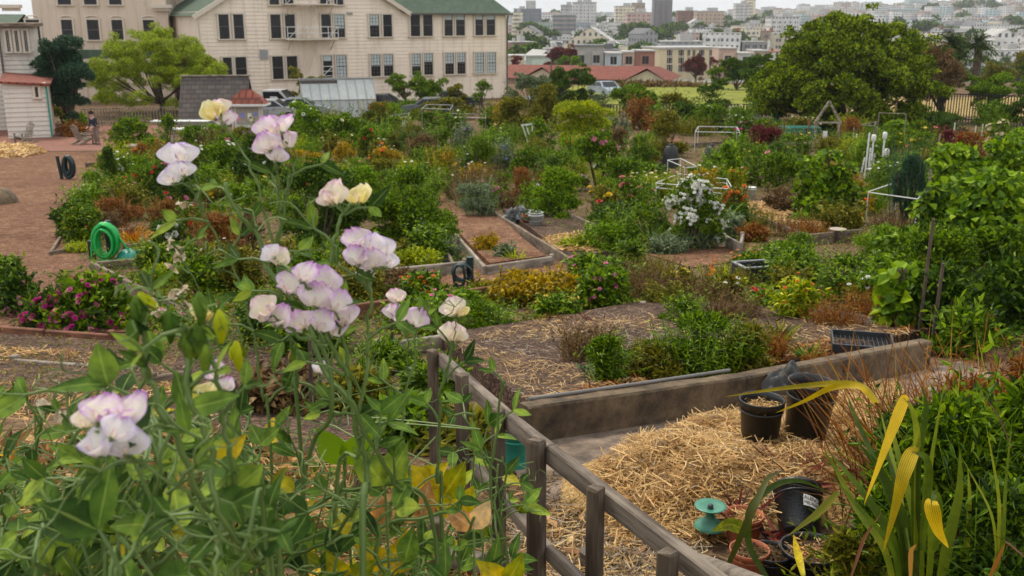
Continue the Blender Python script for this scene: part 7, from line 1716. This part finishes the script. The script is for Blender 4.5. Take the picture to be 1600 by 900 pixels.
pea('sweet pea with the biggest mass of lilac blossoms at the centre',[(690,900,1.3),(620,760,1.2),(565,660,1.15),(540,590,1.15),(515,540,1.15),(498,500,1.15)],
   [(452,440,1.15,50,'lav'),(470,425,1.14,40,'lav'),(503,438,1.15,50,'lav'),(490,462,1.13,50,'lav'),(520,470,1.14,48,'lav'),(537,492,1.15,46,'lav'),(497,500,1.13,44,'lav'),(518,510,1.15,42,'lav'),(475,500,1.15,38,'lav'),(420,478,1.15,40,'cream'),(432,494,1.15,44,'lav'),(410,490,1.15,34,'lav'),(452,505,1.16,36,'cream'),(436,402,1.17,34,'cream'),(428,392,1.17,28,'white')],.06,4,branches=[[(515,540,1.15),(500,480,1.15),(480,450,1.14)],[(515,540,1.15),(460,520,1.15),(432,500,1.15)],[(540,590,1.15),(530,520,1.15),(530,500,1.15)]],stemr=.005)
pea('slim sweet pea with three small pink blossoms on a thin stalk',[(640,800,1.45),(628,700,1.45),(640,600,1.45),(648,520,1.45)],
   [(622,462,1.45,28,'pinkc'),(618,486,1.44,32,'lav'),(645,496,1.45,34,'lav'),(630,492,1.43,28,'lav')],.055,4,branches=[[(640,600,1.45),(632,530,1.45),(622,500,1.45)]],stemr=.003)
pea('rightmost tall sweet pea with cream blossoms and green buds',[(690,830,1.4),(682,740,1.4),(688,640,1.4),(698,580,1.4),(706,535,1.4)],
   [(711,480,1.4,36,'cream'),(706,520,1.4,38,'cream'),(716,524,1.4,28,'cream'),(725,486,1.4,20,'yellow')],.06,5,branches=[[(698,580,1.4),(718,520,1.4),(714,495,1.4)]],stemr=.0035)
pea('near blurred sweet pea with large lilac-white blossoms at lower left',[(430,930,.85),(380,860,.8),(320,800,.78),(260,750,.76),(205,715,.76)],
   [(150,640,.76,62,'lav'),(196,640,.76,64,'lav'),(150,690,.75,62,'white'),(195,692,.75,60,'white'),(172,668,.74,50,'white'),(130,655,.77,40,'cream')],.05,5,branches=[[(205,715,.76),(180,690,.76),(160,670,.76)]],stemr=.0035)
pea('sweet pea with a single round yellow petal seen from behind',[(400,760,1.15),(370,660,1.15),(345,580,1.15),(322,510,1.15)],[(317,485,1.15,38,'yellow'),(320,492,1.15,28,'yellow')],.05,4,stemr=.003)
pea('sweet pea hiding violet and yellow half-open blossoms in leaves',[(420,860,1.05),(390,760,1.05),(365,680,1.05),(350,620,1.05)],[(342,578,1.05,34,'lav'),(318,612,1.05,34,'yellow'),(350,600,1.04,26,'lav'),(330,628,1.05,26,'lav')],.05,5,stemr=.003)
pea('sweet pea with one drooping pale lilac blossom behind the centre',[(560,760,1.3),(520,660,1.3),(500,610,1.3)],[(497,574,1.3,26,'white'),(505,580,1.3,20,'lav')],.05,3,stemr=.003)
pea('withered sweet pea with shrivelled white pods left of the tall ones',[(380,640,1.35),(340,540,1.35),(300,440,1.35),(280,390,1.35)],[(262,372,1.35,20,'dry'),(272,392,1.35,20,'dry'),(270,408,1.35,20,'dry'),(285,382,1.35,16,'dry')],.045,2,stemr=.002)
pea('sweet pea with a row of dry papery blossoms at mid left',[(360,700,1.3),(320,580,1.3),(300,500,1.3),(286,460,1.3)],[(242,460,1.3,24,'dry'),(248,480,1.3,20,'dry'),(286,440,1.3,22,'dry'),(268,446,1.3,20,'dry'),(285,465,1.3,20,'dry'),(274,475,1.3,18,'dry')],.045,3,stemr=.002)
pea('low pea stem with two dried tan blossoms over the bare soil',[(60,760,1.2),(90,700,1.2),(110,660,1.2)],[(78,630,1.2,26,'dry'),(90,634,1.2,22,'dry'),(146,590,1.2,24,'dry'),(122,598,1.2,20,'dry'),(172,578,1.2,18,'dry')],.045,3,stemr=.002)
# bud stems, near, thick
for i,(st_,lb) in enumerate((([(440,930,.95),(400,870,.85),(355,790,.8),(330,700,.8),(305,620,.8),(290,545,.8),(285,505,.8)],'thick near pea stem topped with drooping green buds, right one'),([(360,930,.98),(320,800,.84),(280,700,.8),(245,620,.8),(228,560,.8),(222,505,.8)],'thick near pea stem topped with drooping green buds, left one'),([(300,930,1.1),(350,830,.95),(365,720,.88),(345,620,.88),(325,530,.88)],'blurred leafy pea stem behind the two budded ones'),([(800,905,1.6),(770,760,1.6),(782,660,1.6),(790,595,1.6)],'young pea shoot climbing by the picket fence'),([(760,905,1.7),(735,800,1.7),(748,700,1.7),(740,640,1.7)],'leafy pea shoot left of the fence posts'))):
    r_=pea(lb,st_,(),.042 if i<3 else .06,5,stemr=.0042,branches=[])
    top=at(*st_[-1]); o0=np.array(r_.location)
    if i<3:
        for q in range(4):
            mb=MB(); c=top-o0+rs.randn(3)*[.014,.006,.02]-[0,0,.012]; mb.lathe([(.001,-.016),(.003,-.012),(.0055,-.003),(.006,.004),(.004,.010),(.0015,.014)],c,10,rnd=.8); mb.leaves(np.tile(c+[0,0,.012],(4,1)),rs.randn(4,3)*[.6,.3,.2]-[0,0,1],rs.randn(4,3)+[0,-1,0],.018,.007,shape=6); v=mb.v[0]; v+=rs.randn(*v.shape)*.0004; mb.build('bud',L_('lime' if q==0 else 'pea'),r_)
# vine mass
EDG=[]
spots=[]
descr=['between the near buds and the bottom edge','below the blurred lilac blossoms','at the lower left corner','above the yellowing leaves','beside the broken fence post','under the centre blossom mass','left of the picket fence','over the dry straw','crossing the dead vines']
sz=['long','short','twisted','leaning','arching','sprawling','upright']
cnt=0; seen=set()
def near_desc(px):
    return 'in the lower left corner' if px<130 else 'below the blurred lilac blossoms' if px<270 else 'under the two budded stems' if px<420 else 'under the central blossom mass' if px<570 else 'beside the broken fence post' if px<700 else 'left of the picket fence'
order=['nearest to the bottom edge','a little higher than its neighbour','half hidden behind another vine','with the highest leaf tips','farthest back','reaching to the right','reaching to the left','with curled tendrils','with one yellow leaf','with the broadest leaves','with the smallest leaves','partly behind a stem']
for i in range(52):
    px=rs.uniform(-30,770) if i>20 else rs.uniform(-60,330); Y=rs.uniform(1.0,2.3) if i>20 else rs.uniform(.84,1.3)
    py0=rs.uniform(940,1040); ang=rs.uniform(-1.15,1.15) if px<620 else rs.uniform(-.6,.3); ln=rs.uniform(200,400)*(1 if px<620 else .8); p=[(px,py0,Y)]; x,y=px,py0; n=4; a_=ang; br_=[]
    for k in range(n):
        a_=ang+rs.choice([-1,1])*rs.uniform(.15,.5); x=min(785,x+math.sin(a_)*ln/n*1.25); y-=max(.25,math.cos(a_))*ln/n*1.1; y=max(y,585+(60 if px>560 else 0)); p.append((x,y,Y+rs.randn()*.04))
        if k in(1,2) and rs.rand()<.6: a2=a_+rs.choice([-1,1])*rs.uniform(.6,1.1); l2=rs.uniform(40,110); br_.append([(x,y,Y),(min(785,x+math.sin(a2)*l2*.6),y-math.cos(a2)*l2*.5,Y),(min(785,x+math.sin(a2)*l2),y-math.cos(a2)*l2*.7,Y)])
    L_b=near_desc(px); lab=None
    for w1 in [sz[i%7]]+sz:
        for w2 in [order[i%12]]+order:
            c_=f"{w1} pea vine {L_b} {w2}"
            if c_ not in seen: lab=c_; break
        if lab: break
    seen.add(lab)
    pea(lab,p,(),rs.uniform(.055,.09) if i%3 else .05,7,stemr=rs.uniform(.003,.0062),dry=.18 if px>400 else .05,group='sprawling pea vines in the foreground',branches=br_)
# broad yellowing leaves
for i,(px,py,Y,L,pal,lb) in enumerate(((650,735,1.5,.075,'yellowing','yellow-green rounded leaf, upper one of the yellowing group'),(690,745,1.5,.08,'yellowing','yellow rounded leaf with green base right of the upper one'),(655,780,1.45,.07,'dryleaf','pointed orange-brown leaf in the yellowing group'),(715,780,1.45,.06,'yellowing','orange upright leaf above the broken fence post'),(740,800,1.4,.055,'dryleaf','curled orange leaf right of the broken fence post'),(620,860,1.3,.075,'yellowing','broad green-yellow leaf at the bottom left of the fence post'),(540,885,1.2,.055,'yellowing','yellow leaf at the bottom edge under the centre'),(600,720,1.25,.07,'pea','large heart-shaped green leaf pair below the centre'),(590,790,1.35,.06,'dryleaf','dry tan leaf beside the heart-shaped pair'),(500,830,1.3,.06,'yellowing','small yellow leaf over the tangled stems'),(535,690,1.5,.075,'mid','round dark green leaf behind the thick stem'),(790,885,1.4,.06,'yellowing','olive yellow leaf at the foot of the tall picket'))):
    c=at(px,py,Y); zb=float(H(c[0],c[1])); e=empty('broad_leaf_shoot',c,lb,'leaf shoot'); mb=MB(); mb.tube([(rs.randn()*.02,.02,zb-c[2]),(0,.01,-.15),(0,0,-L*.5)],[.003,.0025,.0018],5); mb.build('stem',M_stem,e)
    for q in range(2):
        d=unit(np.array([(-1)**q*.6+rs.randn()*.2,-.2,.75])); mb=MB(); mb.leaves([np.array([0,0,-L*.5])],np.array([d]),np.array([[rs.randn()*.2,-.9,.35]]),L,L*.62,shape=18,fold=.08,curl=.2,rnd=np.array([rs.uniform(.3,.9)])); mb.build('leaf',L_(pal),e)
# tangle of dead vines under it all
n=16000; P=np.stack([rs.uniform(-2.4,-.02,n),rs.uniform(1.35,3.5,n),np.zeros(n)],1)
top=-1.03-.17*(P[:,1]-1.5)-.28*np.clip(P[:,1]-2.5,0,1)+.07*np.sin(P[:,0]*4)+.06*np.sin(P[:,1]*7+P[:,0]*3)-.5*np.clip((P[:,0]+.42)/.4,0,1); P[:,2]=top-np.abs(rs.randn(n))*.10
for nm,pal,a,b,L,Wd,lb in(('dead_vine_tangle','straw',0,4200,.12,.0035,'pale dead pea stems tangled under the vines'),('dead_vine_tangle','dryleaf',4200,9800,.042,.024,'crumpled dry tan leaves among the dead stems'),('dead_vine_tangle','brown',9800,12800,.055,.022,'dark brown dead foliage under the vines'),('dead_vine_tangle','rust',12800,13600,.05,.022,'rusty dead leaves among the dead stems'),('vine_undergrowth','pea',13600,15300,.05,.028,'green undergrowth tangled below the pea vines'),('vine_undergrowth','yellowing',15300,16000,.055,.034,'yellowing leaves low in the pea vines')):
    mb=MB(); q=P[a:b]; m=len(q); mb.leaves(q,unit(rs.randn(m,3)+[0,0,.1]),unit(rs.randn(m,3)+[0,-.6,.5]),L*rs.uniform(.5,1.6,m),Wd*rs.uniform(.6,1.4,m),shape=(18 if Wd>.023 else 6) if Wd>.01 else 4,curl=.45,fold=.3); tag(mb.build(nm,L_(pal)),lb,None,None,'stuff')
mb=MB(); 
for q in range(160):
    p=P[rs.randint(n)]; k=spline([p+rs.randn(3)*[.2,.15,.06] for _ in range(5)],16); mb.tube(k,.0016,4,cap=False,rnd=rs.rand())
tag(mb.build('dead_vine_tangle',L_('straw')),'thin looping dry stems among the dead vines',None,None,'stuff')
mb=MB()
for q in range(36):
    px,py=rs.uniform(0,600),rs.uniform(660,890); p=at(px,py,rs.uniform(1.3,2.2)); k=spline([p+rs.randn(3)*[.10,.08,.05] for _ in range(5)],20); mb.tube(k,.0013,4,rnd=rs.rand(),cap=False)
tag(mb.build('tendril_tangle',M_stem),'green tendrils looping through the vines',None,None,'stuff')
print('objects',len(bpy.data.objects),'faces',sum(len(m.polygons)*max(1,m.users) for m in bpy.data.meshes))
for o in sc.objects:
    if o.type=='CURVE': print('curve',o.name)
